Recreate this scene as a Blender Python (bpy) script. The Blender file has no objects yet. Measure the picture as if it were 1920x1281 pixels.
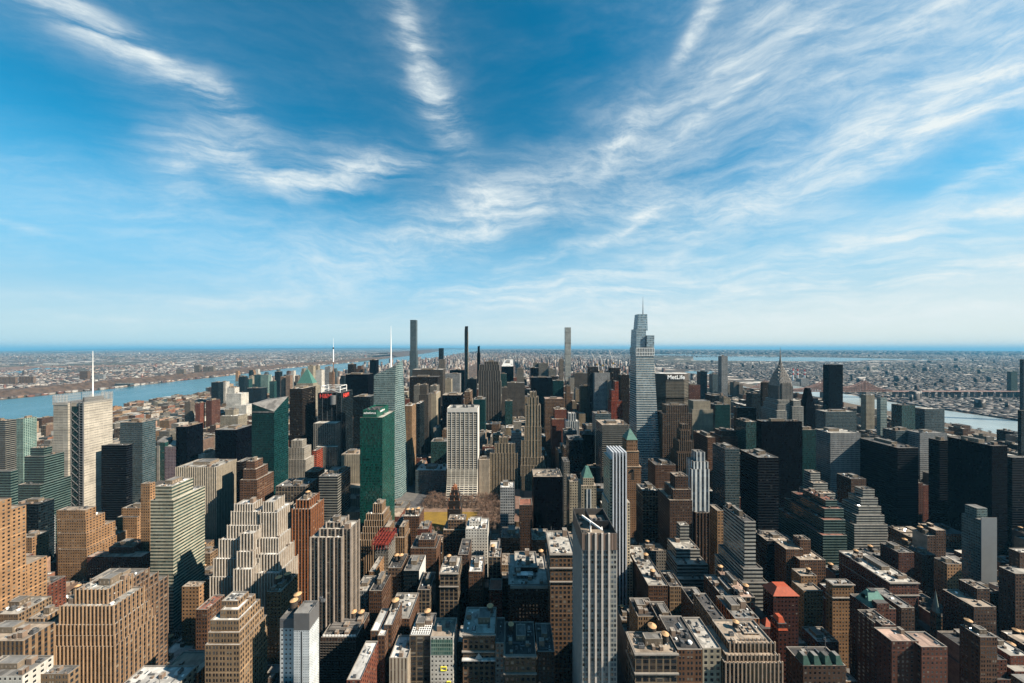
import bpy, bmesh, math, random
import numpy as np
from mathutils import Vector
SC = bpy.context.scene
COL = SC.collection
R = math.radians
# ------------------------------------------------------------------ camera (an observation deck 320 m above the streets)
F, CX, CY, H = 625.0, 960.0, 648.0, 320.0     # focal length in px of the 1920 px photograph, vanishing point, eye height
RE = 7.4e6                                    # effective radius of the earth
cam = bpy.data.objects.new('camera', bpy.data.cameras.new('camera'))
COL.objects.link(cam)
cam.location = (0, 0, H); cam.rotation_euler = (R(90), 0, 0)
cam.data.sensor_width = 36; cam.data.lens = 36*F/1920
cam.data.shift_y = (CY-640.5)/1920
cam.data.clip_start = 1; cam.data.clip_end = 200000
SC.camera = cam
# ------------------------------------------------------------------ sun, sky, exposure
SUN_AZ, SUN_EL = 107.5, 39.0                  # azimuth clockwise from the avenues' direction (+Y)
sd = Vector((math.sin(R(SUN_AZ))*math.cos(R(SUN_EL)), math.cos(R(SUN_AZ))*math.cos(R(SUN_EL)), math.sin(R(SUN_EL))))
sun = bpy.data.objects.new('sun', bpy.data.lights.new('sun', 'SUN'))
sun.data.energy = 5.0; sun.data.angle = R(0.5); sun.data.color = (1.0, 0.87, 0.71)
sun.rotation_euler = (-sd).to_track_quat('-Z', 'Y').to_euler()
sun.location = (0, 0, 3000)
COL.objects.link(sun)
SC.view_settings.view_transform = 'Standard'; SC.view_settings.look = 'None'
SC.view_settings.exposure = 1.4; SC.view_settings.gamma = 1.0
SC.view_settings.use_curve_mapping = False
cy = SC.cycles
cy.max_bounces = 5; cy.diffuse_bounces = 1; cy.glossy_bounces = 3; cy.transmission_bounces = 2; cy.volume_bounces = 0
cy.caustics_reflective = False; cy.caustics_refractive = False; cy.sample_clamp_indirect = 3.0; cy.sample_clamp_direct = 12.0

class NT:
    """small helper to wire shader nodes"""
    def __init__(s, tree): s.t = tree; s.n = tree.nodes; s.l = tree.links
    def node(s, typ, **kw):
        n = s.n.new(typ)
        for k, v in kw.items(): setattr(n, k, v)
        return n
    def put(s, sock, v):
        if isinstance(v, bpy.types.NodeSocket): s.l.new(v, sock)
        elif v is not None:
            if hasattr(sock.default_value, '__len__') and not hasattr(v, '__len__'): v = (v,)*len(sock.default_value)
            if hasattr(v, '__len__') and len(v) == 3 and len(sock.default_value) == 4: v = (*v, 1)
            sock.default_value = v
    def m(s, op, a, b=None, c=None, clamp=False):
        n = s.node('ShaderNodeMath', operation=op, use_clamp=clamp)
        s.put(n.inputs[0], a)
        if b is not None: s.put(n.inputs[1], b)
        if c is not None: s.put(n.inputs[2], c)
        return n.outputs[0]
    def vm(s, op, a, b=None):
        n = s.node('ShaderNodeVectorMath', operation=op)
        s.put(n.inputs[0], a)
        if b is not None: s.put(n.inputs[1], b)
        return n.outputs['Value'] if op in ('LENGTH', 'DOT_PRODUCT') else n.outputs[0]
    def mix(s, f, a, b, typ='MIX'):
        n = s.node('ShaderNodeMix', data_type='RGBA', blend_type=typ)
        s.put(n.inputs[0], f); s.put(n.inputs[6], a); s.put(n.inputs[7], b)
        return n.outputs[2]
    def noise(s, vec, scale, detail=3, rough=.5, dist=0.0, dims='3D'):
        n = s.node('ShaderNodeTexNoise', noise_dimensions=dims)
        if vec is not None: s.put(n.inputs['Vector'], vec)
        n.inputs['Scale'].default_value = scale; n.inputs['Detail'].default_value = detail
        n.inputs['Roughness'].default_value = rough; n.inputs['Distortion'].default_value = dist
        return n.outputs[0]
    def ramp(s, v, a, b, c=0.0, d=1.0, smooth=True):
        n = s.node('ShaderNodeMapRange', interpolation_type='SMOOTHSTEP' if smooth else 'LINEAR')
        s.put(n.inputs[0], v); n.inputs[1].default_value = a; n.inputs[2].default_value = b
        n.inputs[3].default_value = c; n.inputs[4].default_value = d
        return n.outputs[0]
    def xyz(s, v):
        n = s.node('ShaderNodeSeparateXYZ'); s.put(n.inputs[0], v); return n.outputs
    def comb(s, x, y, z=0.0):
        n = s.node('ShaderNodeCombineXYZ')
        for i, v in enumerate((x, y, z)): s.put(n.inputs[i], v)
        return n.outputs[0]

def stereo(px, py):
    d = Vector(((px-CX)/F, 1, (CY-py)/F)).normalized()
    return d.x/(1+d.y), d.z/(1+d.y)

world = bpy.data.worlds.new('World'); SC.world = world; world.use_nodes = True
w = NT(world.node_tree); w.n.clear()
sky = w.node('ShaderNodeTexSky', sky_type='NISHITA', sun_disc=False, sun_elevation=R(SUN_EL), sun_rotation=R(SUN_AZ),
             altitude=0.0, air_density=1.0, dust_density=0.3, ozone_density=2.5)
tc = w.node('ShaderNodeTexCoord').outputs['Generated']
dx, dy, dz = w.xyz(tc)
den = w.m('MAXIMUM', w.m('ADD', dy, 1.0), 0.02)
P = w.comb(w.m('DIVIDE', dx, den), w.m('DIVIDE', dz, den))
# broad thin veils: noise on a flat layer high above, so they crowd together towards the horizon
zz = w.m('ADD', w.m('MAXIMUM', dz, 0.0), 0.07)
LAY = w.comb(w.m('DIVIDE', dx, zz), w.m('DIVIDE', dy, zz))
def rot(vec, ang, sx, sy, loc=(0, 0)):
    n = w.node('ShaderNodeMapping', vector_type='POINT')
    w.put(n.inputs['Vector'], vec); n.inputs['Rotation'].default_value = (0, 0, ang)
    n.inputs['Scale'].default_value = (sx, sy, 1); n.inputs['Location'].default_value = (*loc, 0)
    return n.outputs[0]
WISPS = [  # x, y in px of the photograph, angle (deg, up to the right), half length, half width, amount, streakiness, softness
    (330, 150, -31, 150, 20, .95, 5, 0), (420, 195, -24, 50, 22, .75, 3, 0), (200, 75, -35, 120, 30, .70, 4, 0), (100, 10, -36, 110, 34, .70, 4, 0), (260, 120, -30, 260, 75, .22, 3, 1),
    (765, 60, -78, 90, 20, .60, 4, 0), (795, 150, -66, 80, 34, .78, 3, 0), (845, 225, -55, 80, 32, .50, 4, 0), (800, 140, -66, 210, 90, .20, 3, 1),
    (350, 315, 62, 75, 40, .55, 3, 0), (420, 290, 8, 90, 34, .65, 3, 0), (480, 335, -32, 90, 28, .62, 3, 0), (575, 355, 2, 100, 20, .85, 4, 0), (690, 328, 12, 110, 24, .80, 4, 0), (640, 300, 6, 120, 36, .35, 3, 1), (375, 370, -35, 60, 30, .40, 3, 1),
    (925, 400, 22, 75, 48, .85, 2, 0), (860, 415, 26, 190, 62, .55, 3, 1), (700, 470, 24, 240, 54, .60, 3, 1), (560, 500, 10, 220, 52, .42, 3, 1), (1080, 320, 32, 230, 62, .48, 3, 1), (1260, 250, 30, 260, 90, .42, 3, 1),
    (1180, 235, 30, 62, 17, .85, 4, 0), (1120, 300, 50, 50, 22, .40, 3, 0),
    (1165, 425, 40, 58, 9, .95, 5, 0), (1205, 385, 34, 48, 18, .95, 3, 0), (1260, 368, 12, 52, 14, .45, 4, 0),
    (1285, 50, 56, 75, 18, .70, 4, 0), (1320, 15, 50, 60, 16, .45, 4, 0), (1380, 170, 33, 120, 10, .75, 5, 0), (1340, 140, 55, 70, 22, .45, 4, 0), (1420, 60, 50, 150, 46, .40, 4, 0), (1500, 60, 25, 110, 12, .40, 5, 0),
    (1740, 45, 28, 150, 18, .55, 5, 0), (1700, 90, 40, 90, 14, .35, 5, 0), (1640, 120, 26, 330, 110, .40, 3, 1), (1850, 120, 26, 260, 90, .50, 3, 1),
    (1780, 245, 24, 170, 26, .85, 4, 0), (1640, 260, 26, 300, 60, .45, 3, 1), (1500, 330, 20, 420, 60, .45, 3, 1), (1850, 330, 28, 90, 16, .85, 4, 0), (1895, 180, 28, 160, 50, .55, 3, 1),
    (1800, 412, 15, 170, 16, .95, 5, 0), (1600, 445, 16, 330, 18, .50, 6, 0), (1350, 430, 20, 320, 34, .34, 4, 1),
    (1000, 535, 11, 170, 10, .70, 6, 0), (1180, 510, 10, 250, 14, .60, 6, 0), (1500, 480, 8, 420, 20, .62, 6, 0), (1750, 470, 9, 340, 18, .75, 6, 0), (1150, 550, 4, 330, 10, .80, 7, 0), (1500, 535, 4, 500, 16, .85, 7, 0), (1800, 510, 6, 300, 26, .75, 5, 0),
    (1100, 580, 1, 380, 9, .60, 8, 0), (1600, 585, 1, 600, 24, .72, 6, 1), (1450, 620, 0, 800, 26, .45, 4, 1), (1850, 560, 2, 300, 40, .6, 4, 1),
    (1050, 480, 18, 230, 16, .45, 5, 0), (880, 545, 6, 170, 12, .35, 5, 0),
    (210, 440, 6, 330, 60, .26, 3, 1), (300, 545, 1, 420, 12, .32, 8, 0), (150, 575, 0, 420, 12, .30, 8, 0), (120, 350, -22, 240, 60, .24, 3, 1), (30, 410, -18, 60, 8, .35, 5, 0), (450, 400, -8, 230, 70, .24, 3, 1), (620, 540, 8, 260, 24, .35, 5, 1),
]
acc = None
ppx = 0.5/F       # stereographic units per px near the centre
def warpv(scale, detail):
    n_ = w.node('ShaderNodeTexNoise', noise_dimensions='2D'); w.put(n_.inputs['Vector'], P); n_.inputs['Scale'].default_value = scale; n_.inputs['Detail'].default_value = detail
    return w.vm('SUBTRACT', n_.outputs['Color'], (.5, .5, .5))
Pw = w.vm('ADD', P, w.vm('ADD', w.vm('MULTIPLY', warpv(3.5, 2), (.085, .07, 0)), w.vm('MULTIPLY', warpv(14, 5), (.020, .020, 0))))
ANG = (-68, -34, -4, 6, 24, 52)          # the fibres run along a few shared directions
FIB = {}
for c_ in ANG:
    st_ = 9.0 if c_ in (-4, 6) else 6.5
    n_ = w.noise(rot(Pw, R(-c_), 1/st_, 1.0, (c_*.37, c_*.11)), 38 if c_ not in (-4, 6) else 60, 9, .62, .15, '2D')
    FIB[c_] = (w.ramp(n_, .28, .70, .02, 1), w.ramp(n_, .26, .72, .32, 1))
for i, (px, py, ang, hl, hw, amt, st, soft) in enumerate(WISPS):
    sx, sy = stereo(px, py)
    k = 1/(1+((px-CX)/F)**2+((CY-py)/F)**2)**.35
    ca, sa = math.cos(R(ang)), math.sin(R(ang))
    o = w.vm('SUBTRACT', Pw, (sx, sy, 0))
    a = w.vm('DOT_PRODUCT', o, (ca/(hl*ppx*k), sa/(hl*ppx*k), 0))
    b = w.vm('DOT_PRODUCT', o, (-sa/(hw*ppx*k), ca/(hw*ppx*k), 0))
    g = w.m('ADD', w.m('MULTIPLY', a, a), w.m('MULTIPLY', b, b))
    e = w.m('POWER', 2.718, w.m('MULTIPLY', g, -1.1))
    v = w.m('MULTIPLY', w.m('MULTIPLY', e, FIB[min(ANG, key=lambda c_: abs(c_-ang))][soft]), amt*((.70 if px < 1000 else 1.0) if soft else 1.0))
    acc = v if acc is None else w.m('SUBTRACT', w.m('ADD', acc, v), w.m('MULTIPLY', acc, v))
fine = w.noise(rot(LAY, R(-28), .35, 1.0), 1.1, 7, .62, .5, '2D')
veil = w.m('MULTIPLY', w.ramp(fine, .32, .76), w.m('ADD', .12, w.ramp(dx, -.6, .8, 0, .26)))
acc = w.m('SUBTRACT', w.m('ADD', acc, veil), w.m('MULTIPLY', acc, veil))
grain = w.noise(rot(Pw, R(-24), 7, 20), 3.4, 8, .66, .2, '2D')
acc = w.m('MULTIPLY', acc, w.ramp(grain, .25, .75, .60, 1.22), clamp=True)
SKYTINT = w.ramp(dz, 0.0, .34)
base = w.mix(1.0, sky.outputs[0], w.mix(SKYTINT, (.86, 1.10, 1.22), (.07, 1.18, 1.36)), 'MULTIPLY')
base = w.mix(1.0, base, w.mix(w.ramp(dz, .02, .7), (1, 1, 1), (.85, .92, .92)), 'MULTIPLY')
lowc = w.mix(w.ramp(dx, -.6, .7), (4.5, 6.2, 7.2), (6.6, 7.2, 7.3))
lowc = w.mix(w.ramp(dz, .02, .19), lowc, w.mix(w.ramp(dx, -.6, .8), (1.9, 5.0, 7.4), (3.4, 5.8, 7.4)))
base = w.mix(w.ramp(dz, .42, .09, 0, .92), base, lowc)
cloud = w.mix(w.ramp(dz, 0, .3), (7.0, 7.6, 7.9), (7.3, 7.8, 8.1))
low = w.ramp(dz, .0, .05, .22, 1)
col = w.mix(w.m('MULTIPLY', acc, low), base, cloud)
col = w.mix(w.ramp(dz, -.012, -.002), (2.2, 3.6, 4.4), col)
bg = w.node('ShaderNodeBackground'); w.put(bg.inputs[0], w.vm('MULTIPLY', col, (.87, .89, .87))); bg.inputs[1].default_value = 0.05
out = w.node('ShaderNodeOutputWorld'); w.l.new(bg.outputs[0], out.inputs[0])
world.cycles.sampling_method = 'MANUAL'; world.cycles.sample_map_resolution = 512
# ------------------------------------------------------------------ helpers
def px2x(px, Y): return (px-CX)*Y/F
def py2z(py, Y): return H-(py-CY)*Y/F
def ground(px, py):
    """point of the curved ground seen at a pixel"""
    Y = F*H/max(py-CY, .01)
    for _ in range(6):
        X = px2x(px, Y); Y = F*(H+(X*X+Y*Y)/(2*RE))/(py-CY)
    return px2x(px, Y), Y
def gz(x, y): return -(x*x+y*y)/(2*RE)

class MB:
    """mesh builder: faces with UVs (u in bays, v in storeys) and material slots"""
    def __init__(s): s.v = []; s.f = []; s.uv = []; s.m = []; s.seed = random.randint(0, 400)
    def face(s, pts, uv=None, m=0):
        k = len(s.v); s.v.extend(pts); s.f.append(tuple(range(k, k+len(pts))))
        s.uv.extend(uv if uv else [(p[0], p[1]) for p in pts]); s.m.append(m)
    def prism(s, poly, z0, z1, bay=3.0, flo=3.6, wm=0, rm=1, par=0.0, top=None, cap=True, bottom=False):
        """walls round a CCW polygon; top = polygon at z1 when the walls lean; par = parapet height above the roof"""
        n = len(poly); top = top or poly; off = s.seed*101+len(s.f)*7
        nv = max(1, round((z1-z0)/flo)); v1 = 500.0; v0 = v1-nv
        for i in range(n):
            a, b = poly[i], poly[(i+1) % n]; c, d = top[(i+1) % n], top[i]
            L = math.hypot(b[0]-a[0], b[1]-a[1])
            if L < .01 and math.hypot(c[0]-d[0], c[1]-d[1]) < .01: continue
            nb = max(1, round(max(L, math.hypot(c[0]-d[0], c[1]-d[1]))/bay)); o = off+i*53
            s.face([(*a, z0), (*b, z0), (*c, z1), (*d, z1)], [(o, v0), (o+nb, v0), (o+nb, v1), (o, v1)], wm)
        if par > 0:
            cxm = sum(p[0] for p in top)/n; cym = sum(p[1] for p in top)/n
            inn = []
            for p in top:
                L = max(math.hypot(p[0]-cxm, p[1]-cym), .1); k = max(0, 1-0.62/L*1.2)
                inn.append((cxm+(p[0]-cxm)*k, cym+(p[1]-cym)*k))
            for i in range(n):
                j = (i+1) % n
                s.face([(*top[i], z1), (*top[j], z1), (*inn[j], z1), (*inn[i], z1)], None, rm+1)
                s.face([(*inn[i], z1), (*inn[j], z1), (*inn[j], z1-par), (*inn[i], z1-par)], None, rm+1)
            s.inner = inn
        elif cap: s.face([(*p, z1) for p in top], None, rm)
        if bottom: s.face([(*p, z0) for p in reversed(poly)], None, wm)
    def box(s, x0, x1, y0, y1, z0, z1, **k):
        s.prism([(x0, y0), (x1, y0), (x1, y1), (x0, y1)], z0, z1, **k)
    def tube(s, cx, cy, z0, z1, r0, r1, n=12, m=0, cap=True):
        P0 = [(cx+r0*math.cos(2*math.pi*i/n), cy+r0*math.sin(2*math.pi*i/n)) for i in range(n)]
        P1 = [(cx+r1*math.cos(2*math.pi*i/n), cy+r1*math.sin(2*math.pi*i/n)) for i in range(n)]
        for i in range(n):
            j = (i+1) % n
            if r1 > 1e-3: s.face([(*P0[i], z0), (*P0[j], z0), (*P1[j], z1), (*P1[i], z1)], None, m)
            else: s.face([(*P0[i], z0), (*P0[j], z0), (cx, cy, z1)], None, m)
        if cap and r1 > 1e-3: s.face([(*p, z1) for p in P1], None, m)
    def bar(s, a, b, r=.3, m=0):
        a = Vector(a); b = Vector(b); d = (b-a).normalized()
        u = d.cross(Vector((0, 0, 1)) if abs(d.z) < .9 else Vector((1, 0, 0))).normalized()*r; v = d.cross(u).normalized()*r
        A = [a+u+v, a-u+v, a-u-v, a+u-v]; B = [p+(b-a) for p in A]
        for i in range(4):
            j = (i+1) % 4; s.face([tuple(A[j]), tuple(A[i]), tuple(B[i]), tuple(B[j])], None, m)
        s.face([tuple(p) for p in A], None, m); s.face([tuple(p) for p in reversed(B)], None, m)
    def pyramid(s, x0, x1, y0, y1, z0, z1, k=0.0, m=0):
        """hipped roof; k = share of the plan left flat at the top"""
        cx, cyy = (x0+x1)/2, (y0+y1)/2
        lo = [(x0, y0), (x1, y0), (x1, y1), (x0, y1)]
        if k <= 0:
            for i in range(4): s.face([(*lo[i], z0), (*lo[(i+1) % 4], z0), (cx, cyy, z1)], None, m)
        else:
            hi = [(cx+(p[0]-cx)*k, cyy+(p[1]-cyy)*k) for p in lo]
            for i in range(4):
                j = (i+1) % 4; s.face([(*lo[i], z0), (*lo[j], z0), (*hi[j], z1), (*hi[i], z1)], None, m)
            s.face([(*p, z1) for p in hi], None, m)
    def mesh(s, name, mats):
        me = bpy.data.meshes.new(name)
        me.from_pydata(s.v, [], s.f)
        uvl = me.uv_layers.new(name='UVMap')
        uvl.data.foreach_set('uv', np.array(s.uv, dtype=np.float32).ravel())
        for m in mats: me.materials.append(m)
        me.polygons.foreach_set('material_index', s.m)
        me.update()
        return me
    def build(s, name, mats, parent=None, loc=(0, 0, 0)):
        if not isinstance(mats, (list, tuple)): mats = [mats]
        o = bpy.data.objects.new(name, s.mesh(name, mats)); COL.objects.link(o)
        o.parent = parent; o.location = loc
        return o

def tag(o, label=None, cat=None, group=None, kind=None):
    if label: o['label'] = label
    if cat: o['category'] = cat
    if group: o['group'] = group
    if kind: o['kind'] = kind
    return o
def empty(name, loc=(0, 0, 0), label=None, cat=None, group=None):
    o = bpy.data.objects.new(name, None); COL.objects.link(o); o.location = loc; o.empty_display_size = 1
    return tag(o, label, cat, group)
def copy_tree(o, parent=None):
    c = o.copy(); COL.objects.link(c); c.parent = parent
    for ch in o.children: copy_tree(ch, c)
    return c

# ------------------------------------------------------------------ materials
MATS = {}
def principled(name, build):
    if name in MATS: return MATS[name]
    m = bpy.data.materials.new(name); m.use_nodes = True
    t = NT(m.node_tree); b = t.n['Principled BSDF']; build(t, b); MATS[name] = m
    return m
KA, KR = .40, .47     # darken the colours below to deepen the shade; roofs less, keeping their highlights
def plain(name, c, rough=.8, var=.25, scale=.15, metal=0.0, ior=1.45):
    c = tuple(q*KA for q in c)
    def f(t, b):
        p = t.node('ShaderNodeNewGeometry').outputs['Position']
        n = t.noise(p, scale, 4, .65); n2 = t.noise(p, scale*9, 2, .6)
        k = t.m('ADD', t.ramp(n, .3, .7, 1-var, 1+var*.6), t.ramp(n2, .3, .7, -var*.3, var*.3))
        t.put(b.inputs['Base Color'], t.vm('MULTIPLY', c, t.comb(k, k, k)))
        b.inputs['Roughness'].default_value = rough; b.inputs['Metallic'].default_value = metal; b.inputs['IOR'].default_value = ior
    return principled(name, f)
def facade(name, wall, glass=(.02, .025, .03), ww=.5, wh=.5, span=None, lit=.12, rough=.12, ior=1.6, blind=(.34, .30, .24), mull=0.0, var=.22, mech=0, wallrough=.85, jit=.5, pair=False, belt=0, spec=.5):
    """a wall of windows, one per UV cell; span = colour between windows one above the other (None: the wall's)
    ww, wh = window share of the cell; lit = share of windows with pale blinds; mech = every n-th storey is blank and dark"""
    wall = tuple(q*KA*(.94 if i == 2 else 1) for i, q in enumerate(wall)); span = tuple(q*KA*.85 for q in span) if span else span; blind = tuple(q*KA for q in blind); glass = tuple(q*.6 for q in glass)
    def f(t, b):
        u, v, _ = t.xyz(t.node('ShaderNodeTexCoord').outputs['UV'])
        pos = t.node('ShaderNodeNewGeometry').outputs['Position']
        fu, fv = t.m('FRACT', u), t.m('FRACT', v)
        cu, cv = t.m('FLOOR', u), t.m('FLOOR', v)
        ua = t.m('ABSOLUTE', t.m('SUBTRACT', fu, .5))
        if pair: ua = t.m('MULTIPLY', t.m('ABSOLUTE', t.m('SUBTRACT', ua, .21)), 2.0)
        inu = t.m('LESS_THAN', ua, ww/2) if ww < 1 else None
        inv = t.m('LESS_THAN', t.m('ABSOLUTE', t.m('SUBTRACT', fv, .5)), wh/2) if wh < 1 else None
        wn = t.node('ShaderNodeTexWhiteNoise', noise_dimensions='3D'); t.put(wn.inputs[0], t.comb(cu, cv, 1.0))
        rnd = wn.outputs[0]
        wn2 = t.node('ShaderNodeTexWhiteNoise', noise_dimensions='3D'); t.put(wn2.inputs[0], t.comb(cu, cv, 7.0))
        # wall colour: weathering, tonal drift from building to building and streaks below the sills
        oi = t.node('ShaderNodeObjectInfo').outputs['Random']
        n1 = t.noise(pos, .045, 4, .6); n2 = t.noise(t.vm('MULTIPLY', pos, (1, 1, .12)), .55, 3, .6)
        k = t.m('MULTIPLY', t.ramp(n1, .3, .7, 1-var, 1+var*.5), t.ramp(n2, .25, .75, 1-var*.6, 1+var*.35))
        k = t.m('MULTIPLY', k, t.ramp(oi, 0, 1, .84, 1.14, False))
        wr = t.node('ShaderNodeTexWhiteNoise', noise_dimensions='1D'); t.put(wr.inputs['W'], t.m('ADD', cv, .3))
        wc_ = t.node('ShaderNodeTexWhiteNoise', noise_dimensions='1D'); t.put(wc_.inputs['W'], t.m('ADD', cu, .7))
        k = t.m('MULTIPLY', k, t.m('MULTIPLY', t.ramp(wr.outputs[0], 0, 1, .90, 1.09, False), t.ramp(wc_.outputs[0], 0, 1, .92, 1.07, False)))
        wc = t.vm('MULTIPLY', wall, t.comb(k, k, k))
        wc0 = wc
        if span is not None:
            sc = t.vm('MULTIPLY', span, t.comb(k, k, k))
            wc = t.mix(inu if inu is not None else 1.0, wc, sc) if inu is not None else sc
        if belt:
            bm = t.m('MULTIPLY', t.m('LESS_THAN', t.m('MODULO', t.m('ADD', cv, t.m('FLOOR', t.m('MULTIPLY', oi, 5.0))), float(belt)), .5), t.m('GREATER_THAN', fv, .80))
            wc = t.mix(bm, wc, t.vm('MULTIPLY', wc0, (1.7, 1.7, 1.7)))
        if wh < .6 and ww < .9 and not pair and span is None:
            sl = t.m('MULTIPLY', t.m('LESS_THAN', t.m('ABSOLUTE', t.m('SUBTRACT', fv, .5-wh/2-.045)), .045), t.m('LESS_THAN', ua, ww/2+.05))
            wc = t.mix(sl, wc, t.vm('MULTIPLY', wc0, (1.45, 1.45, 1.45)))
        # glass: each pane a little different, some with blinds drawn part of the way down
        gk = t.ramp(rnd, 0, 1, 1-jit, 1+jit, False)
        gc = t.vm('MULTIPLY', glass, t.comb(gk, gk, gk))
        if lit > 0:
            drawn = t.m('GREATER_THAN', fv, t.m('MULTIPLY_ADD', wn2.outputs[0], .5, .25))
            isl = t.m('MULTIPLY', t.m('GREATER_THAN', rnd, 1-lit), drawn)
            gc = t.mix(isl, gc, blind)
        mask = inu if inv is None else (inv if inu is None else t.m('MULTIPLY', inu, inv))
        if mask is None: mask = 1.0
        if mull > 0:
            e = t.m('MINIMUM', t.m('MINIMUM', fu, t.m('SUBTRACT', 1, fu)), t.m('MINIMUM', fv, t.m('SUBTRACT', 1, fv)))
            mk = t.m('GREATER_THAN', e, mull)
            mask = t.m('MULTIPLY', mask, mk)
        if mech:
            mm = t.m('GREATER_THAN', t.m('MODULO', cv, float(mech)), .5); mask = t.m('MULTIPLY', mask, mm)
            wc = t.mix(mm, t.vm('MULTIPLY', wc0, (.45, .45, .45)), wc)
        t.put(b.inputs['Base Color'], t.mix(mask, wc, gc))
        t.put(b.inputs['Roughness'], t.m('MULTIPLY_ADD', mask, rough-wallrough, wallrough))
        b.inputs['IOR'].default_value = ior
        hgt = t.m('MULTIPLY', mask, -1.0)
        bump = t.node('ShaderNodeBump'); bump.inputs['Strength'].default_value = .35; bump.inputs['Distance'].default_value = .35
        t.put(bump.inputs['Height'], hgt); t.l.new(bump.outputs[0], b.inputs['Normal'])
        gn = t.node('ShaderNodeNewGeometry').outputs['Normal']; mk_ = t.m('MULTIPLY', mask, .075)
        jn = t.vm('MULTIPLY', t.vm('SUBTRACT', wn2.outputs['Color'], (.5, .5, .5)), t.comb(mk_, mk_, mk_))
        t.put(bump.inputs['Normal'], t.vm('NORMALIZE', t.vm('ADD', gn, jn)))
        t.put(b.inputs['Specular IOR Level'], t.m('MULTIPLY_ADD', mask, spec-min(.12, spec), min(.12, spec)))
    return principled(name, f)

S = {}
def style(key, words, bay, flo, *a, **k): S[key] = (facade('facade_'+key, *a, **k), bay, flo, words)
style('wheat', 'tan brick', 3.2, 3.6, (.49, .285, .155), ww=.44, wh=.5, lit=.18, belt=9)
style('wheatpier', 'tan brick', 3.0, 3.6, (.51, .325, .19), ww=.5, wh=.62, span=(.20, .12, .075), lit=.1)
style('tan', 'tan stone', 4.6, 3.8, (.42, .28, .175), ww=.5, wh=.58, lit=.12, pair=True, belt=8)
style('beige', 'beige stone', 3.3, 3.7, (.54, .43, .30), ww=.52, wh=.62, span=(.16, .12, .09), lit=.12)
style('cream', 'cream stone', 2.2, 3.7, (.62, .55, .44), ww=.48, wh=.72, span=(.26, .22, .17), lit=.25)
style('creamflat', 'cream stone', 3.6, 3.9, (.55, .48, .38), ww=.5, wh=.55, lit=.1)
style('brown', 'brown brick', 5.0, 3.6, (.20, .105, .065), ww=.5, wh=.56, lit=.1, pair=True, belt=7)
style('brownstone', 'brown stone', 3.8, 4.0, (.27, .165, .105), ww=.6, wh=.6, lit=.1, belt=6)
style('darkbrown', 'dark brown brick', 3.2, 3.6, (.12, .07, .05), ww=.45, wh=.52, lit=.08, belt=11)
style('brick', 'red brick', 3.0, 3.3, (.25, .085, .055), ww=.42, wh=.5, lit=.14)
style('redbrown', 'red-brown brick', 3.2, 3.3, (.17, .07, .05), ww=.42, wh=.5, lit=.14, belt=10)
style('orange', 'orange brick', 3.4, 3.5, (.44, .17, .065), ww=.52, wh=.62, span=(.17, .06, .03), lit=.06)
style('grey', 'grey stone', 3.0, 3.7, (.30, .28, .26), ww=.5, wh=.52, lit=.12, belt=8)
style('greypier', 'grey stone', 2.8, 3.7, (.36, .335, .30), ww=.5, wh=.8, span=(.15, .14, .13), lit=.1)
style('loft', 'grey-brown stone', 4.6, 4.0, (.31, .235, .165), ww=.78, wh=.62, lit=.1, span=(.17, .13, .10), belt=5)
style('white', 'white brick', 3.2, 3.4, (.92, .88, .84), ww=.4, wh=.46, lit=.12)
style('whitepier', 'white brick', 2.8, 3.5, (.70, .64, .57), ww=.5, wh=.7, span=(.20, .17, .15), lit=.12)
style('palepier', 'pale brick', 3.4, 3.0, (.52, .43, .35), ww=.66, wh=.55, span=(.13, .10, .085), lit=.06)
style('bronze', 'dark bronze', 2.2, 3.8, (.040, .030, .024), glass=(.006, .006, .007), ww=.8, wh=.7, lit=.02, spec=.12)
style('black', 'black glass', 1.8, 3.8, (.0035, .004, .007), glass=(.002, .003, .006), ww=.86, wh=.7, lit=.03, blind=(.03, .03, .03), ior=1.35, jit=.9, spec=.05, rough=.22)
style('blackband', 'black glass', 3.0, 3.8, (.024, .028, .034), glass=(.002, .003, .006), ww=1, wh=.66, lit=.03, blind=(.06, .06, .06), ior=1.4, spec=.1, rough=.2)
style('darkglass', 'dark glass', 2.2, 3.9, (.022, .030, .036), glass=(.004, .010, .014), ww=.9, wh=.74, lit=.06, blind=(.07, .09, .09), ior=1.5, jit=.8, spec=.22)
style('teal', 'teal glass', 2.0, 3.8, (.05, .11, .11), glass=(.008, .045, .045), ww=.86, wh=.72, lit=.16, blind=(.06, .14, .13), ior=1.6, jit=.8)
style('green', 'green glass', 1.7, 3.9, (.010, .085, .070), glass=(.003, .055, .046), ww=.86, wh=.74, lit=.10, blind=(.010, .15, .115), ior=1.55, jit=.55, spec=.5)
style('deepteal', 'dark teal glass', 1.8, 3.7, (.012, .06, .062), glass=(.002, .030, .034), ww=.84, wh=.70, lit=.16, blind=(.015, .09, .09), ior=1.5, jit=.5, spec=.25)
style('bluegrey', 'blue-grey glass', 2.4, 3.9, (.14, .18, .20), glass=(.02, .05, .065), ww=.84, wh=.6, lit=.12, blind=(.15, .18, .2), ior=1.7)
style('paleglass', 'pale glass', 2.4, 4.2, (.42, .50, .50), glass=(.10, .17, .18), ww=1, wh=.5, lit=.10, blind=(.3, .35, .35), ior=1.9)
style('tealwhite', 'teal and white', 2.6, 3.3, (.42, .60, .56), glass=(.01, .045, .05), ww=.58, wh=.62, lit=.06)
style('greenband', 'cream and green banded', 3.0, 3.7, (.62, .58, .47), glass=(.05, .08, .07), ww=1, wh=.52, lit=.0)
style('whiteband', 'white banded', 3.0, 3.7, (.62, .61, .58), glass=(.015, .02, .026), ww=1, wh=.46, lit=.0)
style('greyband', 'grey banded', 3.0, 3.7, (.30, .29, .27), glass=(.012, .016, .02), ww=1, wh=.54, lit=.0)
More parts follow.
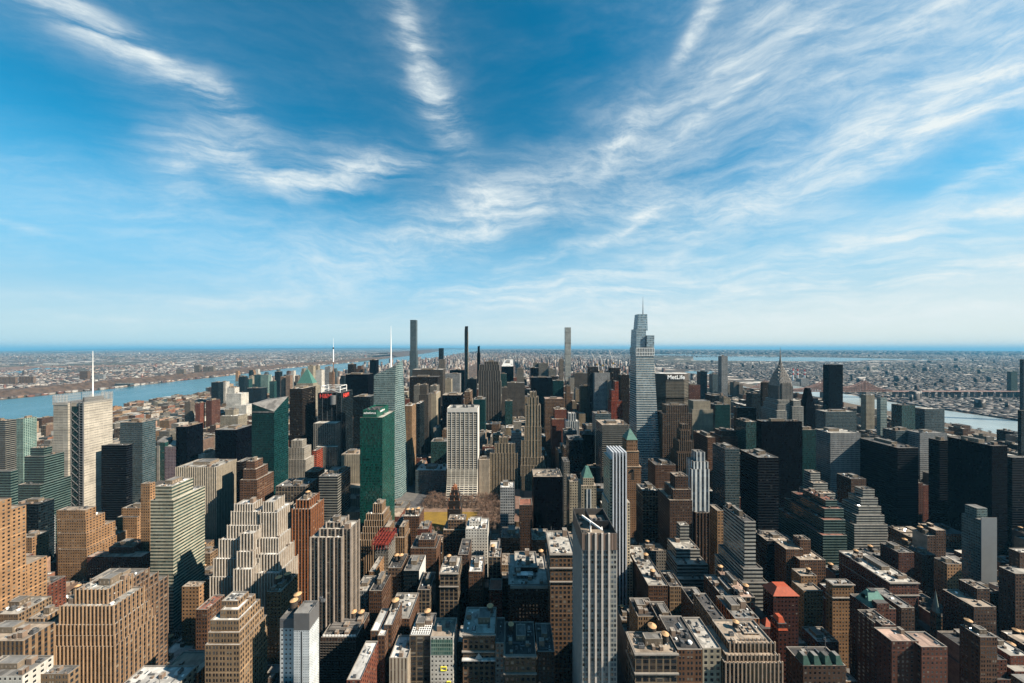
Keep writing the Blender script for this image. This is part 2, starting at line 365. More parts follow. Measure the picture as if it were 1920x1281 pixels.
style('bronzeband', 'bronze banded', 3.2, 3.8, (.23, .205, .17), glass=(.02, .022, .024), ww=1, wh=.42, lit=.0)
style('tealband', 'teal banded', 3.0, 3.6, (.16, .24, .23), glass=(.006, .018, .02), ww=1, wh=.55, lit=.0)
style('slat', 'pale grey screened', 7.0, 4.2, (.72, .66, .59), glass=(.10, .10, .10), ww=.93, wh=.17, lit=.42, blind=(.5, .47, .42), rough=.6, ior=1.45, jit=.3)
style('grace', 'white travertine', 8.2, 3.9, (1.1, 1.04, .95), glass=(.012, .014, .018), ww=.84, wh=.56, lit=.0)
style('grid', 'pale grid', 2.4, 3.8, (.50, .51, .54), glass=(.02, .03, .04), ww=.62, wh=.62, lit=.04)
style('stonefin', 'pale limestone', 2.9, 9.0, (.74, .64, .53), glass=(.14, .10, .075), ww=.40, wh=.84, lit=.10, span=(.34, .27, .21))
style('darkfin', 'dark striped', 2.4, 5.0, (.22, .19, .165), glass=(.010, .011, .014), ww=.62, wh=.96, lit=.0)
style('creamfin', 'cream striped', 2.9, 3.7, (.66, .58, .46), glass=(.10, .08, .06), ww=.34, wh=1, lit=.0, rough=.5)
style('vone', 'pale terracotta banded', 3.0, 4.9, (.80, .83, .84), glass=(.06, .12, .155), ww=1, wh=.6, lit=.0, ior=2.1, jit=.2, spec=.7)
style('crownglass', 'blue-grey glass', 1.8, 4.4, (.55, .68, .78), glass=(.16, .27, .34), ww=.86, wh=.72, lit=.2, blind=(.2, .26, .3), ior=1.9)
style('boa', 'pale green glass', 2.0, 4.4, (.31, .40, .41), glass=(.055, .11, .12), ww=.94, wh=.62, lit=.12, blind=(.3, .4, .38), ior=1.9)
style('steelframe', 'open steel framed', 5.0, 4.2, (.22, .07, .04), glass=(.012, .01, .01), ww=.8, wh=.8, lit=.05)
style('redframe', 'red scaffolded', 3.6, 3.8, (.48, .10, .055), glass=(.05, .02, .015), ww=.72, wh=.6, lit=.1)
style('litrib', 'white and steel striped', 5.4, 3.3, (.95, .98, 1.02), glass=(.05, .075, .10), ww=.55, wh=1, lit=.0, rough=.25)
style('quay', 'pale brick', 3.0, 3.0, (.34, .23, .17), ww=.5, wh=.5, lit=.1)
def roofmat(name, c, rough=.9):
    c = tuple(q*KR for q in c)
    def f(t, b):
        p = t.node('ShaderNodeNewGeometry').outputs['Position']
        oi = t.node('ShaderNodeObjectInfo').outputs['Random']
        q = t.vm('ADD', p, t.comb(t.m('MULTIPLY', oi, 31.0), t.m('MULTIPLY', oi, 17.0)))
        v = t.node('ShaderNodeTexVoronoi', distance='MANHATTAN', feature='F1'); t.put(v.inputs['Vector'], t.vm('MULTIPLY', q, (.13, .09, 0))); v.inputs['Scale'].default_value = 1.0
        r0 = t.xyz(v.outputs['Color'])[0]
        n = t.noise(p, .12, 5, .7); n2 = t.noise(t.vm('MULTIPLY', p, (1, .2, 1)), .9, 3, .6)
        k = t.m('MULTIPLY', t.ramp(n, .3, .7, .66, 1.22), t.ramp(n2, .3, .7, .9, 1.08))
        k = t.m('MULTIPLY', k, t.ramp(r0, .6, .62, 1.0, .62, False)); k = t.m('MULTIPLY', k, t.ramp(oi, 0, 1, .8, 1.18, False))
        t.put(b.inputs['Base Color'], t.vm('MULTIPLY', c, t.comb(k, k, k))); b.inputs['Roughness'].default_value = rough
    return principled(name, f)
ROOFS = {
    'tar': roofmat('roof_tar', (.045, .045, .048)), 'dark': roofmat('roof_dark', (.095, .09, .088)), 'grey': roofmat('roof_grey', (.25, .245, .235)),
    'tan': roofmat('roof_tan', (.50, .41, .32)), 'pale': roofmat('roof_pale', (.64, .61, .55)), 'white': roofmat('roof_white', (.95, .94, .90), .7),
    'red': roofmat('roof_red', (.36, .14, .09)), 'pink': roofmat('roof_pink', (.56, .39, .31))}
COPING = plain('coping_stone', (.46, .42, .37), .8, .2)
COPING2 = plain('coping_dark', (.10, .095, .09), .8, .2)
COPPER = plain('copper_green', (.10, .29, .24), .7, .25, .3)
STEEL = plain('steel_grey', (.34, .35, .36), .45, .2, .5, .4)
DARKSTEEL = plain('steel_dark', (.045, .047, .05), .5, .2, .5, .3)
WHITEPAINT = plain('paint_white', (1.6, 1.6, 1.55), .5, .1)
REDPAINT = plain('paint_red', (1.3, .13, .09), .6, .2)
TANKWOOD = plain('tank_wood', (.13, .095, .07), .85, .3, 1.0)
TANKTOP = plain('tank_top', (.95, .58, .29), .8, .25, .5)
CONCRETE = plain('concrete', (.33, .30, .27), .85, .25, .2)
# ------------------------------------------------------------------ buildings
HERO = []
def fac(k): return S[k][0]
rnd = random.Random(11)
def unit_mesh(kind):
    b = MB()
    if kind == 'air_handler':
        b.box(-1, 1, -.6, .6, .25, 1.3, wm=0, rm=0); b.box(-.9, -.7, -.5, .5, 0, .26, wm=1, rm=1); b.box(.7, .9, -.5, .5, 0, .26, wm=1, rm=1)
        b.tube(-.45, 0, 1.3, 1.45, .36, .36, 10, 1); b.tube(.45, 0, 1.3, 1.45, .36, .36, 10, 1)
        return b.mesh(kind, [STEEL, DARKSTEEL])
    if kind == 'cooling_tower':
        b.box(-1, 1, -1, 1, 0, 1.6, wm=0, rm=1); b.tube(0, 0, 1.6, 2.1, .8, .7, 14, 0)
        return b.mesh(kind, [plain('louvre_grey', (.16, .165, .17), .6), DARKSTEEL])
    if kind == 'stair_bulkhead':
        b.box(-1, 1, -.8, .8, 0, 1.5, wm=0, rm=1, par=.12); b.face([(*p, 1.38) for p in b.inner], None, 1); b.box(-.3, .1, -.86, -.79, 0, 1.1, wm=3, rm=3)
        return b.mesh(kind, [plain('bulkhead_brick', (.30, .20, .14), .9), ROOFS['pale'], COPING, DARKSTEEL])
    if kind == 'vent_duct':
        b.box(-1.6, 1.6, -.25, .25, .25, .75, wm=0, rm=0); b.box(1.1, 1.6, -.25, .25, 0, .25, wm=0, rm=0); b.box(-1.6, -1.2, -.25, 1.2, .25, .75, wm=0, rm=0)
        return b.mesh(kind, [STEEL])
    if kind == 'skylight':
        b.box(-1, 1, -.7, .7, 0, .3, wm=0, rm=0); b.prism([(-1, -.7), (1, -.7), (1, .7), (-1, .7)], .3, .8, top=[(-.9, -.05), (.9, -.05), (.9, .05), (-.9, .05)], wm=1, rm=0)
        return b.mesh(kind, [WHITEPAINT, plain('skylight_glass', (.16, .2, .22), .2)])
def small_mesh(kind):
    b = MB()
    if kind == 'pipe_run': b.bar((-2.6, 0, .4), (2.2, 0, .4), .09); b.bar((-2.6, .5, .4), (1.2, .5, .4), .07); b.bar((2.2, 0, .4), (2.2, 1.6, .4), .09); b.bar((2.2, 1.6, 0), (2.2, 1.6, .9), .09); return b.mesh(kind, [STEEL])
    if kind == 'roof_mast': b.bar((0, 0, 0), (0, 0, 4.5), .07); b.bar((-.6, 0, 3.6), (.6, 0, 3.6), .05); b.bar((-.4, 0, 4.1), (.4, 0, 4.1), .05); return b.mesh(kind, [STEEL])
    if kind == 'exhaust_fan': b.tube(0, 0, 0, .7, .5, .5, 12); b.tube(0, 0, .7, 1.0, .75, .55, 12); return b.mesh(kind, [WHITEPAINT])
    if kind == 'elevator_house': b.box(-1.1, 1.1, -1.3, 1.3, 0, 2.6, wm=0, rm=1, par=.15); b.face([(*p, 2.45) for p in b.inner], None, 1); b.box(-.35, .35, 1.31, 1.36, .1, 1.5, wm=3, rm=3); return b.mesh(kind, [plain('elevator_brick', (.40, .28, .20), .9), ROOFS['tan'], COPING, DARKSTEEL])
UNITS = {k: unit_mesh(k) for k in ('air_handler', 'cooling_tower', 'stair_bulkhead', 'vent_duct', 'skylight')}
UNITS.update({k: small_mesh(k) for k in ('pipe_run', 'roof_mast', 'exhaust_fan', 'elevator_house')})
def unit(kind, x, y, z, s, parent, rz=0.0):
    o = bpy.data.objects.new(kind, UNITS[kind]); COL.objects.link(o)
    o.parent = parent; o.location = (x, y, z); o.scale = (s, s, s*rnd.uniform(.8, 1.25)); o.rotation_euler = (0, 0, rz)
    return o

def De(Y0, c, e):
    """north-south depth of a side wall that runs from px c to px e"""
    return Y0*(abs(c-CX)/abs(e-CX)-1)
def make(root, boxes, st, roof, units=3, pent=True, cop=None, par=1.1, ph=4.5, partmax=99, usize=(1.6, 2.8), party=0, partymat=None):
    """boxes: (x0, x1, y0, y1, ztop) in metres, tallest first; one wall mesh, one roof mesh per level, rooftop gear on the roofs"""
    mat, bay, flo, _ = S[st] if isinstance(st, str) else st
    cop = cop or COPING
    wl = MB(); caps = []
    for i, (x0, x1, y0, y1, z) in enumerate(boxes):
        j = .04*i; x0 -= j; x1 += j; y0 -= j; y1 += j
        wl.box(x0, x1, y0, y1, -3, z, bay=bay, flo=flo, rm=0, par=par)
        caps.append((list(wl.inner), z-par, (x0, x1, y0, y1)))
    wl.m = [min(m, 1) for m in wl.m]
    if party:
        k_ = 0
        for fi, uvm in enumerate(wl.m):
            if uvm == 0:
                if k_ % 4 in (1, 3) and (party == 3 or k_ % 4 == party): wl.m[fi] = 2
                k_ += 1
    ox, oy = root.location.x, root.location.y
    def shift(b): b.v = [(p[0]-ox, p[1]-oy, p[2]) for p in b.v]
    shift(wl); wl.build('wall', [mat, cop]+([partymat] if party else []), root)
    k = 0
    for i, (inn, z, bb) in enumerate(caps):
        rb = MB(); rb.face([(*p, z) for p in inn], None, 0); shift(rb)
        ro = rb.build('roof', ROOFS[roof], root)
        x0, x1, y0, y1 = bb; wx, wy = x1-x0, y1-y0
        free = [c for c in boxes[:i]]
        def ok(x, y, r): return all(not (a0-r < x < a1+r and b0-r < y < b1+r) for a0, a1, b0, b1, zz in free if zz > z)
        if i == 0 and pent and min(wx, wy) > 11:
            pw, pd = wx*rnd.uniform(.26, .45), wy*rnd.uniform(.3, .5); px_, py_ = x0+wx*rnd.uniform(.35, .65), y0+wy*rnd.uniform(.45, .65)
            ph_ = ph*rnd.uniform(.8, 1.3)
            pb = MB(); pb.box(px_-pw/2, px_+pw/2, py_-pd/2, py_+pd/2, z, z+ph_, bay=3, flo=4, rm=1, par=.5); pb.m = [min(m, 1) for m in pb.m]
            inn2 = list(pb.inner); shift(pb); po = pb.build('penthouse', [MATS['bulk_'+('a', 'b', 'c')[k % 3]], cop], root)
            rb2 = MB(); rb2.face([(*p, z+ph_-.5) for p in inn2], None, 0); shift(rb2); rb2.build('roof', ROOFS[roof if k % 2 else 'grey'], po)
            free.append((px_-pw/2, px_+pw/2, py_-pd/2, py_+pd/2, 1e4))
        n = units if i == 0 else max(0, min(units-1, int(wx*wy/110)))
        for q in range(n):
            if min(wx, wy) < 5 or k > partmax: break
            for _ in range(6):
                s = rnd.uniform(*usize)*rnd.uniform(.55, 1)*min(1, min(wx, wy)/16); m = s*1.5+.7
                if wx < 2*m or wy < 2*m: break
                x = rnd.uniform(x0+m, x1-m); y = rnd.uniform(y0+m, y1-m)
                if ok(x, y, s*1.4):
                    kind = rnd.choice(['air_handler', 'air_handler', 'cooling_tower', 'stair_bulkhead', 'vent_duct', 'skylight', 'pipe_run', 'exhaust_fan', 'elevator_house', 'elevator_house', 'roof_mast'])
                    unit(kind, x-ox, y-oy, z, s, ro, rnd.choice([0, math.pi/2])); free.append((x-s, x+s, y-s, y+s, 1e4)); k += 1; break
    return root
for kk, cc in (('a', (.34, .27, .21)), ('b', (.20, .19, .18)), ('c', (.46, .44, .41))):
    facade('bulk_'+kk, cc, ww=.3, wh=.3, lit=0, glass=cc)
    MATS['bulk_'+kk] = MATS.get('bulk_'+kk) or plain('bulk_'+kk, cc)

def B(label, cat, st, roof, vb, boxes, name=None, ref=None, group=None, **kw):
    """boxes as seen in the photograph: (left px, right px, top px of the south wall, distance Y of the south wall, depth or ('e', far px)), tallest first"""
    W = []
    for (a, b, t, Y, D) in boxes:
        if isinstance(D, tuple):
            c = b if (a+b)/2 < CX else a
            D = De(Y, c, D[1])
        W.append((px2x(a, Y), px2x(b, Y), Y, Y+D, py2z(t, Y)))
    x0 = min(q[0] for q in W); x1 = max(q[1] for q in W); y0 = min(q[2] for q in W)
    root = empty(name or cat.replace(' ', '_'), ((x0+x1)/2, y0, 0), label, cat, group)
    if W[0][2] < 560 and kw.get('units', 3) > 0: kw['units'] = int(kw.get('units', 3)*2.6+4); kw.setdefault('usize', (.9, 2.6))
    if st: make(root, W, st, roof, **kw)
    HERO.append(dict(root=root, ref=ref, vb=vb, W=W, px=(min(q[0] for q in boxes), max(q[1] for q in boxes)), py=min(q[2] for q in boxes), label=label))
    return root, W
def part(mb, name, mats, root, parent=None):
    ox, oy = root.location.x, root.location.y
    mb.v = [(p[0]-ox, p[1]-oy, p[2]) for p in mb.v]
    return mb.build(name, mats, parent or root)

# --- wooden water tanks: barrel on a steel frame under a shallow cone
TANKS = []
def tank_proto():
    r = empty('water_tank')
    b = MB(); b.tube(0, 0, 2.4, 6.4, 2.1, 2.0, 18, 0)
    for z in (2.9, 3.7, 4.5, 5.3, 6.0): b.tube(0, 0, z, z+.12, 2.14, 2.14, 18, 1)
    b.build('barrel', [TANKWOOD, DARKSTEEL], r)
    c = MB(); c.tube(0, 0, 6.4, 7.7, 2.35, 0, 18, 0); c.face([(2.35*math.cos(-2*math.pi*i/18), 2.35*math.sin(-2*math.pi*i/18), 6.4) for i in range(18)], None, 0)
    c.build('conical_roof', TANKTOP, r)
    s = MB()
    for sx in (-1.3, 1.3):
        for sy in (-1.3, 1.3): s.box(sx-.15, sx+.15, sy-.15, sy+.15, 0, 2.3)
    for sx in (-1.3, 1.3): s.box(sx-.16, sx+.16, -1.9, 1.9, 2.1, 2.4)
    for sy in (-1.3, 1.3): s.box(-1.9, 1.9, sy-.16, sy+.16, 2.08, 2.38)
    s.build('support_frame', DARKSTEEL, r)
    return r
TANK = tank_proto(); tank_used = [False]
def tank(x, y, z, s, label):
    t = TANK if not tank_used[0] else copy_tree(TANK); tank_used[0] = True
    t.location = (x, y, z); t.scale = (s, s, s)
    tag(t, label, 'water tank', 'wooden water tanks on the roofs'); TANKS.append(t); return t

def slopebox(mb, x0, x1, y0, y1, z, bay, flo, wm=0, rm=1, z0=-3):
    """box whose four top corners (SW, SE, NE, NW) have their own heights"""
    P = [(x0, y0), (x1, y0), (x1, y1), (x0, y1)]; off = mb.seed*101+len(mb.f)*7
    for i in range(4):
        j = (i+1) % 4; L = math.dist(P[i], P[j]); nb = max(1, round(L/bay)); o = off+i*53
        mb.face([(*P[i], z0), (*P[j], z0), (*P[j], z[j]), (*P[i], z[i])], [(o, 500+z0/flo), (o+nb, 500+z0/flo), (o+nb, 500+z[j]/flo), (o, 500+z[i]/flo)], wm)
    mb.face([(*P[i], z[i]) for i in range(4)], None, rm)
# ------------------------------------------------------------------ the buildings one can name in the photograph, left part
B('slim tower with teal left edge and white window grid at the left edge', 'office tower', 'tealwhite', 'grey', 905, [(31, 44, 785, 660, ('e', 69))], ref='teal white-grid tower')
B('grey slatted tower with a dark south side at the far left edge', 'office tower', 'greyband', 'tan', 880, [(-26, 10, 789, 610, ('e', 31))])
B('stepped dark teal banded tower left of the pale screened tower', 'office tower', 'tealband', 'dark', 960, [(57, 82, 840, 500, ('e', 98)), (46, 83, 856, 494, 22), (33, 75, 909, 486, 34)], ref='stepped teal tower')
B('low teal banded block at the left edge', 'office building', 'tealband', 'dark', 945, [(-40, 20, 884, 440, ('e', 34))])
B('low dark building with teal bands below the stepped teal tower', 'office building', 'darkglass', 'dark', 962, [(22, 72, 945, 462, 16)])
B('dark glass tower with fine vertical mullions right of the pale screened tower', 'office tower', 'bluegrey', 'tan', 945, [(225, 267, 792, 640, ('e', 292))], ref='dark mullioned tower')
B('lower dark banded tower against the right side of the pale screened tower', 'office tower', 'blackband', 'dark', 945, [(190, 237, 835, 560, 9)])
B('dark brown glass tower with a slanted top near the river piers', 'office tower', 'black', 'pink', 868, [(330, 351, 800, 720, ('e', 381))], ref='slant-topped brown tower')
B('wide black glass tower with a thin pale edge stripe', 'office tower', 'black', 'grey', 888, [(403, 443, 806, 700, ('e', 472))], ref='wide black glass tower')
B('tan twin-slab apartment tower by the river piers', 'apartment tower', 'palepier', 'tan', 788, [(346, 357, 753, 1100, ('e', 365))])
B('red-brown mid-rise blocks beside the tan riverside slab', 'apartment tower', 'brick', 'grey', 785, [(366, 375, 756, 1080, ('e', 384))])
B('red brick and glass mid-rise right of the riverside slabs', 'apartment tower', 'redbrown', 'grey', 782, [(386, 397, 751, 1090, ('e', 413))])
B('cream stepped hotel block in front of the white river tower', 'hotel', 'cream', 'white', 795, [(422, 438, 768, 1040, 20), (413, 446, 780, 1030, 36)])
B('blocky white tower near the river with a lower wing', 'apartment tower', 'white', 'white', 765, [(426, 440, 727, 1400, 24), (424, 452, 738, 1390, 40), (436, 462, 760, 1376, 44)], ref='blocky white river tower')
B('slender white tower behind the blocky white one', 'apartment tower', 'white', 'white', 740, [(412, 423, 716, 1700, 24)])
B('dark square tower left of the slender white tower', 'apartment tower', 'darkglass', 'dark', 735, [(396, 409, 717, 1650, 30)])
B('tall cream slab with fine vertical fins and a white roof', 'office tower', 'creamfin', 'pale', 1010, [(330, 406, 876, 520, ('e', 443))], ref='cream finned slab', units=5)
B('cream and green banded tower with a stepped top and white roof', 'office tower', 'greenband', 'white', 1188, [(291, 322, 912, 372, 25), (282, 325, 938, 370, ('e', 384))], ref='green-banded tower', units=2)
B('small tan setback block tucked left of the green-banded tower', 'office building', 'wheat', 'tan', 975, [(264, 281, 907, 440, ('e', 291))])
B('tall tan brick hotel stepping down at the left edge', 'hotel', 'wheat', 'tan', 1165, [(-120, -42, 928, 290, 11), (-119, -40, 952, 292, 19), (-118, -38, 975, 294, 28), (-117, -36, 1098, 296, 42)], ref='tan brick hotel', group=None)
B('red-brown block with a wide dark roof right of the tan hotel', 'office building', 'brick', 'dark', 1142, [(3, 62, 1112, 340, ('e', 124))], ref='dark-roofed red block', units=7)
B('stepped tan brick tower with a shaded south side', 'office building', 'wheat', 'tan', 1088, [(106, 160, 957, 430, 11), (107, 161, 975, 428, 20), (108, 162, 1000, 426, 31), (109, 163, 1030, 424, 44)], ref='shaded-front tan tower')
B('tan stepped block with a bulky rooftop left of the green-banded tower', 'office building', 'wheat', 'dark', 1012, [(228, 262, 953, 474, 12), (219, 257, 970, 468, ('e', 281))], ref='bulky-topped tan block')
B('low red brick block with a pink-roofed penthouse', 'office building', 'brick', 'pink', 1078, [(204, 248, 1026, 428, 18), (163, 265, 1044, 420, ('e', 283))], units=5, ref='pink-roofed brick block')
B('blue-grey gridded low office left of the stepped tan tower', 'office building', 'grid', 'pale', 1010, [(48, 86, 972, 480, 10)])
B('tan low block with bulkheads under the blue-grey office', 'loft building', 'wheat', 'pale', 1035, [(30, 60, 1008, 440, 16)])
B('brown loft strip behind the tan low block', 'loft building', 'brown', 'tan', 1005, [(30, 50, 966, 470, 9)])
B('huge tan brick building stepped in five ribbed tiers with a pale penthouse', 'office building', 'wheatpier', 'pale', 1281,
  [(142, 202, 1106, 262, 17), (113, 213, 1137, 258, 21), (104, 214, 1172, 256, 24), (97, 215, 1192, 254.5, 26), (92, 215.5, 1212, 253, 28)], ref='five-tiered tan building', units=4)
B('grey-brown stepped building right behind the five-tiered tan one', 'office building', 'brownstone', 'grey', 1240, [(170, 246, 1086, 287, 14), (171, 247, 1104, 285, 21), (172, 248, 1124, 283, 29)], ref='grey-brown stepped building', units=3)
B('low tan ribbed wing at the bottom left corner', 'office building', 'wheatpier', 'tan', 1281, [(-70, 44, 1202, 232, 16)], units=4)
B('tan ribbed block with a raised middle left of the five-tiered building', 'office building', 'wheatpier', 'tan', 1281, [(52, 82, 1160, 274, 12), (42, 93, 1196, 262, 24)], units=4)
B('pale flat-roofed low block at the left edge above the ribbed wing', 'loft building', 'tan', 'pale', 1200, [(-30, 34, 1152, 300, 22)], units=4)
B('tan block with a grey roof cut off by the bottom left corner', 'office building', 'tan', 'grey', 1281, [(40, 128, 1264, 214, 6)], units=4)
B('grey roofed building at the very bottom left', 'office building', 'white', 'grey', 1281, [(-60, 42, 1268, 206, 14)], units=2)
B('long low building with a white roof between two tan towers', 'warehouse', 'creamflat', 'white', 1243, [(283, 392, 1243, 311, 44)], units=8, ref='long white roof', pent=False)
B('white roofed building with a rounded corner at the bottom edge', 'office building', 'creamflat', 'white', 1281, [(214, 322, 1296, 235, 19)], units=5, pent=False)
B('orange brick building with rooftop bulkheads at the bottom edge', 'loft building', 'orange', 'tan', 1281, [(330, 372, 1240, 268, 10), (300, 371, 1262, 252, 18)], units=5)
B('small tan building with a dark blank roof left of the pale stepped complex', 'loft building', 'wheat', 'dark', 1160, [(384, 409, 1086, 362, ('e', 424))], units=2)
B('narrow tan block in front of the small dark-roofed one', 'loft building', 'wheat', 'tan', 1175, [(341, 373, 1100, 330, ('e', 386))], units=2)
B('narrow brown block with a red roof', 'loft building', 'brown', 'red', 1240, [(367, 389, 1143, 300, 18)], units=2)
B('big tan building stepping up to a white rooftop house at bottom left', 'office building', 'tan', 'white', 1281,
  [(415, 446, 1127, 246, 10), (413, 447, 1144, 242, 16), (394, 448, 1163, 239, 20), (390, 449, 1186, 237, 23), (385, 449.5, 1209, 235, 26)], ref='white-housed tan building', units=3)
B('tan corner building with a dark cooling plant behind the white-housed one', 'office building', 'wheat', 'tan', 1195, [(500, 527, 1110, 318, 26)], units=4, ref='tan corner building')
# the pale stepped complex: many ribbed setbacks
B('vast pale building of ribbed setbacks piled like a wedding cake', 'office building', 'stonefin', 'white', 1102,
  [(440, 474, 946, 352, 12), (494, 513, 942, 352, 16), (434, 484, 960, 349, 17), (489, 520, 962, 348, 24), (427, 486, 986, 345, 22), (452, 475, 1001, 337, 20), (488, 522, 1010, 343, 30),
   (412, 486, 1012, 341, 27), (446, 474, 1035, 333, 25), (485, 523, 1040, 338, 36), (402, 486, 1048, 337, 31), (440, 471, 1068, 328, 30), (476, 523, 1075, 333, 42), (396, 486, 1082, 334, 36)], ref='pale wedding-cake building', units=1, pent=False)
B('tall orange brick tower with pale belt lines and a white top', 'office tower', 'orange', 'pale', 1128, [(556, 580, 938, 366, 18), (548, 583, 955, 362, ('e', 606))], ref='orange brick tower', units=4)
B('grey-beige apartment tower with balconies and a stepped rooftop', 'apartment tower', 'palepier', 'pale', 1195, [(612, 640, 980, 304, 12), (600, 658, 992, 300, 15), (583, 641, 1008, 296, ('e', 665))], ref='grey-beige balcony tower', units=2)
B('grey narrow tower between the orange brick one and the dark stepped hotel', 'office building', 'greypier', 'dark', 1030, [(538, 552, 955, 400, 20)])
B('dark grey banded block with ducts on its roof', 'office building', 'greyband', 'grey', 985, [(598, 633, 893, 480, ('e', 657))], ref='duct-roofed grey block', units=8)
B('tall pale gridded tower rising from white steps', 'office tower', 'creamfin', 'tan', 1000, [(640, 676, 852, 560, 28), (645, 684, 915, 540, 44), (640, 694, 935, 520, 60), (638, 704, 960, 500, 60)], ref='pale stepped gridded tower', units=2)
B('tan brick building stepped in ribbed tiers with a bright side wall', 'office building', 'wheatpier', 'tan', 1070,
  [(700, 716, 945, 452, 14), (687, 719, 964, 447, 22), (684, 719.5, 976, 444, 26), (681, 720, 988, 441, 29), (677, 720.5, 1000, 438, 32), (674, 721, 1013, 435, 35)], ref='ribbed tan stepped building', units=1)
B('narrow tan block with two bright notched wings', 'office building', 'wheatpier', 'tan', 1030, [(749, 759, 988, 436, 17), (721, 731, 988, 436, 17), (721, 759, 1008, 432, 22)], units=2, pent=False)
B('blue-white punched-window tower with a blank grey crown', 'hotel', ('x', 0, 0, 0), 'grey', 1281, [(525, 557, 1160, 237, 24), (556, 580, 1150, 235, ('e', 598))] , ref='grey-crowned white tower') if 0 else None
B('white ornate tower with a stepped crown beside the dark teal slab', 'office building', 'whitepier', 'pale', 900, [(546, 566, 826, 622, 14), (538, 570, 840, 618, 22), (536, 573, 862, 614, 32)], ref='ornate white tower', units=1, pent=False)
B('tan stepped theatre tower narrowing to a clock crown', 'office building', 'wheat', 'tan', 845, [(562, 567, 797, 860, 12), (558, 572, 805, 855, 18), (553, 577, 820, 848, 26), (551, 582, 834, 840, 34), (549, 586, 850, 832, 44)], ref='tan clock-crowned tower', units=1, pent=False)
B('low stone block with wide windows and a grey roof', 'office building', 'loft', 'grey', 950, [(517, 573, 912, 500, 30)], units=5)
B('tan brick stepped hotel in shade left of the sloped teal slab', 'hotel', 'brown', 'pale', 945, [(462, 478, 865, 500, 16), (456, 480, 880, 496, 24), (450, 482, 900, 492, 34)], ref='shaded brick hotel', units=2)
B('dark narrow slab beside the shaded brick hotel', 'office building', 'bronze', 'grey', 940, [(443, 455, 866, 520, 20)])
B('red brick narrow building under the tan clock-crowned tower', 'theatre', 'redframe', 'grey', 880, [(586, 594, 845, 640, 20)])
B('brown low block with a round tank left of the duct-roofed block', 'loft building', 'brown', 'tan', 905, [(572, 596, 885, 540, 20)], units=3)
B('dark tan glass tower beside the copper pyramid tower', 'office tower', 'bronze', 'pale', 860, [(543, 567, 729, 760, ('e', 592))], ref='dark tan glass tower')
B('wide black slab below the far river', 'office tower', 'black', 'dark', 735, [(648, 690, 702, 1050, 40)])
B('dark glass tower between the antenna tower and the crystal tower', 'office tower', 'darkglass', 'grey', 840, [(662, 694, 744, 880, 40)], ref='spired dark tower')
B('brown tower right behind the pale faceted tower', 'office tower', 'wheatpier', 'white', 895, [(757, 772, 761, 760, ('e', 780))])
B('dark glass slab with a white rooftop between two brown slabs', 'office tower', 'darkglass', 'white', 850, [(779, 787, 757, 850, ('e', 796))])
B('reddish dark tower with vertical ribs and a boxy cap', 'office tower', 'darkfin', 'dark', 850, [(787, 800, 722, 930, 24), (785, 803, 740, 925, 36)], ref='ribbed reddish tower')
B('broad grey-brown slab across the avenue block', 'office tower', 'darkfin', 'pale', 720, [(773, 830, 693, 1250, ('e', 835))], ref='broad grey-brown slab')
B('flat dark brown slab in front of the broad grey-brown one', 'office tower', 'bronze', 'dark', 725, [(768, 821, 707, 1150, ('e', 826))])
B('grey blank-sided tower with a pale rim', 'office tower', 'greypier', 'pale', 745, [(776, 788, 723, 1050, 30)])
B('tan blank slab with a bright narrow side', 'office tower', 'greypier', 'pale', 780, [(806, 819, 724, 1040, ('e', 824))])
B('black and cream striped slab beside the reddish tower', 'office tower', 'creamfin', 'pale', 790, [(807, 818, 738, 960, ('e', 826))])
B('grey framed glass tower with a grid top', 'office tower', 'grid', 'grey', 735, [(834, 862, 701, 1500, 40)])
B('small pale striped tower before the grey framed glass one', 'office tower', 'creamfin', 'grey', 730, [(834, 846, 711, 1380, 30)])
B('black slab behind the grey framed glass tower', 'office tower', 'black', 'dark', 735, [(843, 870, 694, 1600, 40)])
B('black tower with a cream roof plant and white penthouse', 'office tower', 'black', 'tan', 800, [(829, 864, 741, 980, ('e', 869))], ref='cream-roofed black tower')
B('brown small tower with a mast beside the black one', 'office building', 'brownstone', 'tan', 745, [(871, 882, 735, 900, ('e', 886))])
B('dark tower with diagonal lattice behind the white gridded slab', 'office tower', 'deepteal', 'grey', 800, [(888, 909, 749, 880, 40)], ref='latticed dark tower')
B('dark vertical striped slab beside the tall limestone slab', 'office tower', 'darkfin', 'tan', 745, [(876, 893, 711, 1280, 30)])
B('tall grey limestone slab stepping down at its right side', 'office tower', 'darkfin', 'grey', 790, [(908, 934, 678, 1250, 22), (899, 936, 684, 1248, 25), (898, 937.5, 695, 1246, 28), (897.5, 939, 715, 1244, 32)], ref='grey limestone slab', units=1)
B('black slab with a white roof', 'office tower', 'black', 'white', 735, [(940, 963, 687, 1520, ('e', 962))])
B('blue glass small tower in front of the pale-edged black slab', 'office tower', 'teal', 'grey', 735, [(938, 950, 701, 1400, 24)])
B('pale ribbed tower right of the pale-edged black slab', 'office tower', 'greypier', 'grey', 720, [(969, 982, 691, 1480, 30)])
B('broad grey ribbed stone slab behind the beige stepped skyscraper', 'office tower', 'darkfin', 'grey', 780, [(951, 984, 718, 1120, 30)])
B('grey lower stone slab left of the broad ribbed one', 'office tower', 'darkfin', 'grey', 780, [(941, 952, 727, 1180, 20)])
B('small teal tower with a pink top', 'office tower', 'teal', 'tan', 785, [(947, 961, 752, 1000, 20)])
B('white travertine slab gridded with dark windows', 'office tower', 'grace', 'white', 925, [(838, 896.5, 765, 700, ('e', 900))], ref='white gridded slab', pent=False, units=4) if 0 else None
B('square teal glass block by the bare trees', 'office building', 'bluegrey', 'white', 925, [(779, 836, 882, 720, 40)], ref='teal block by the park', units=9)
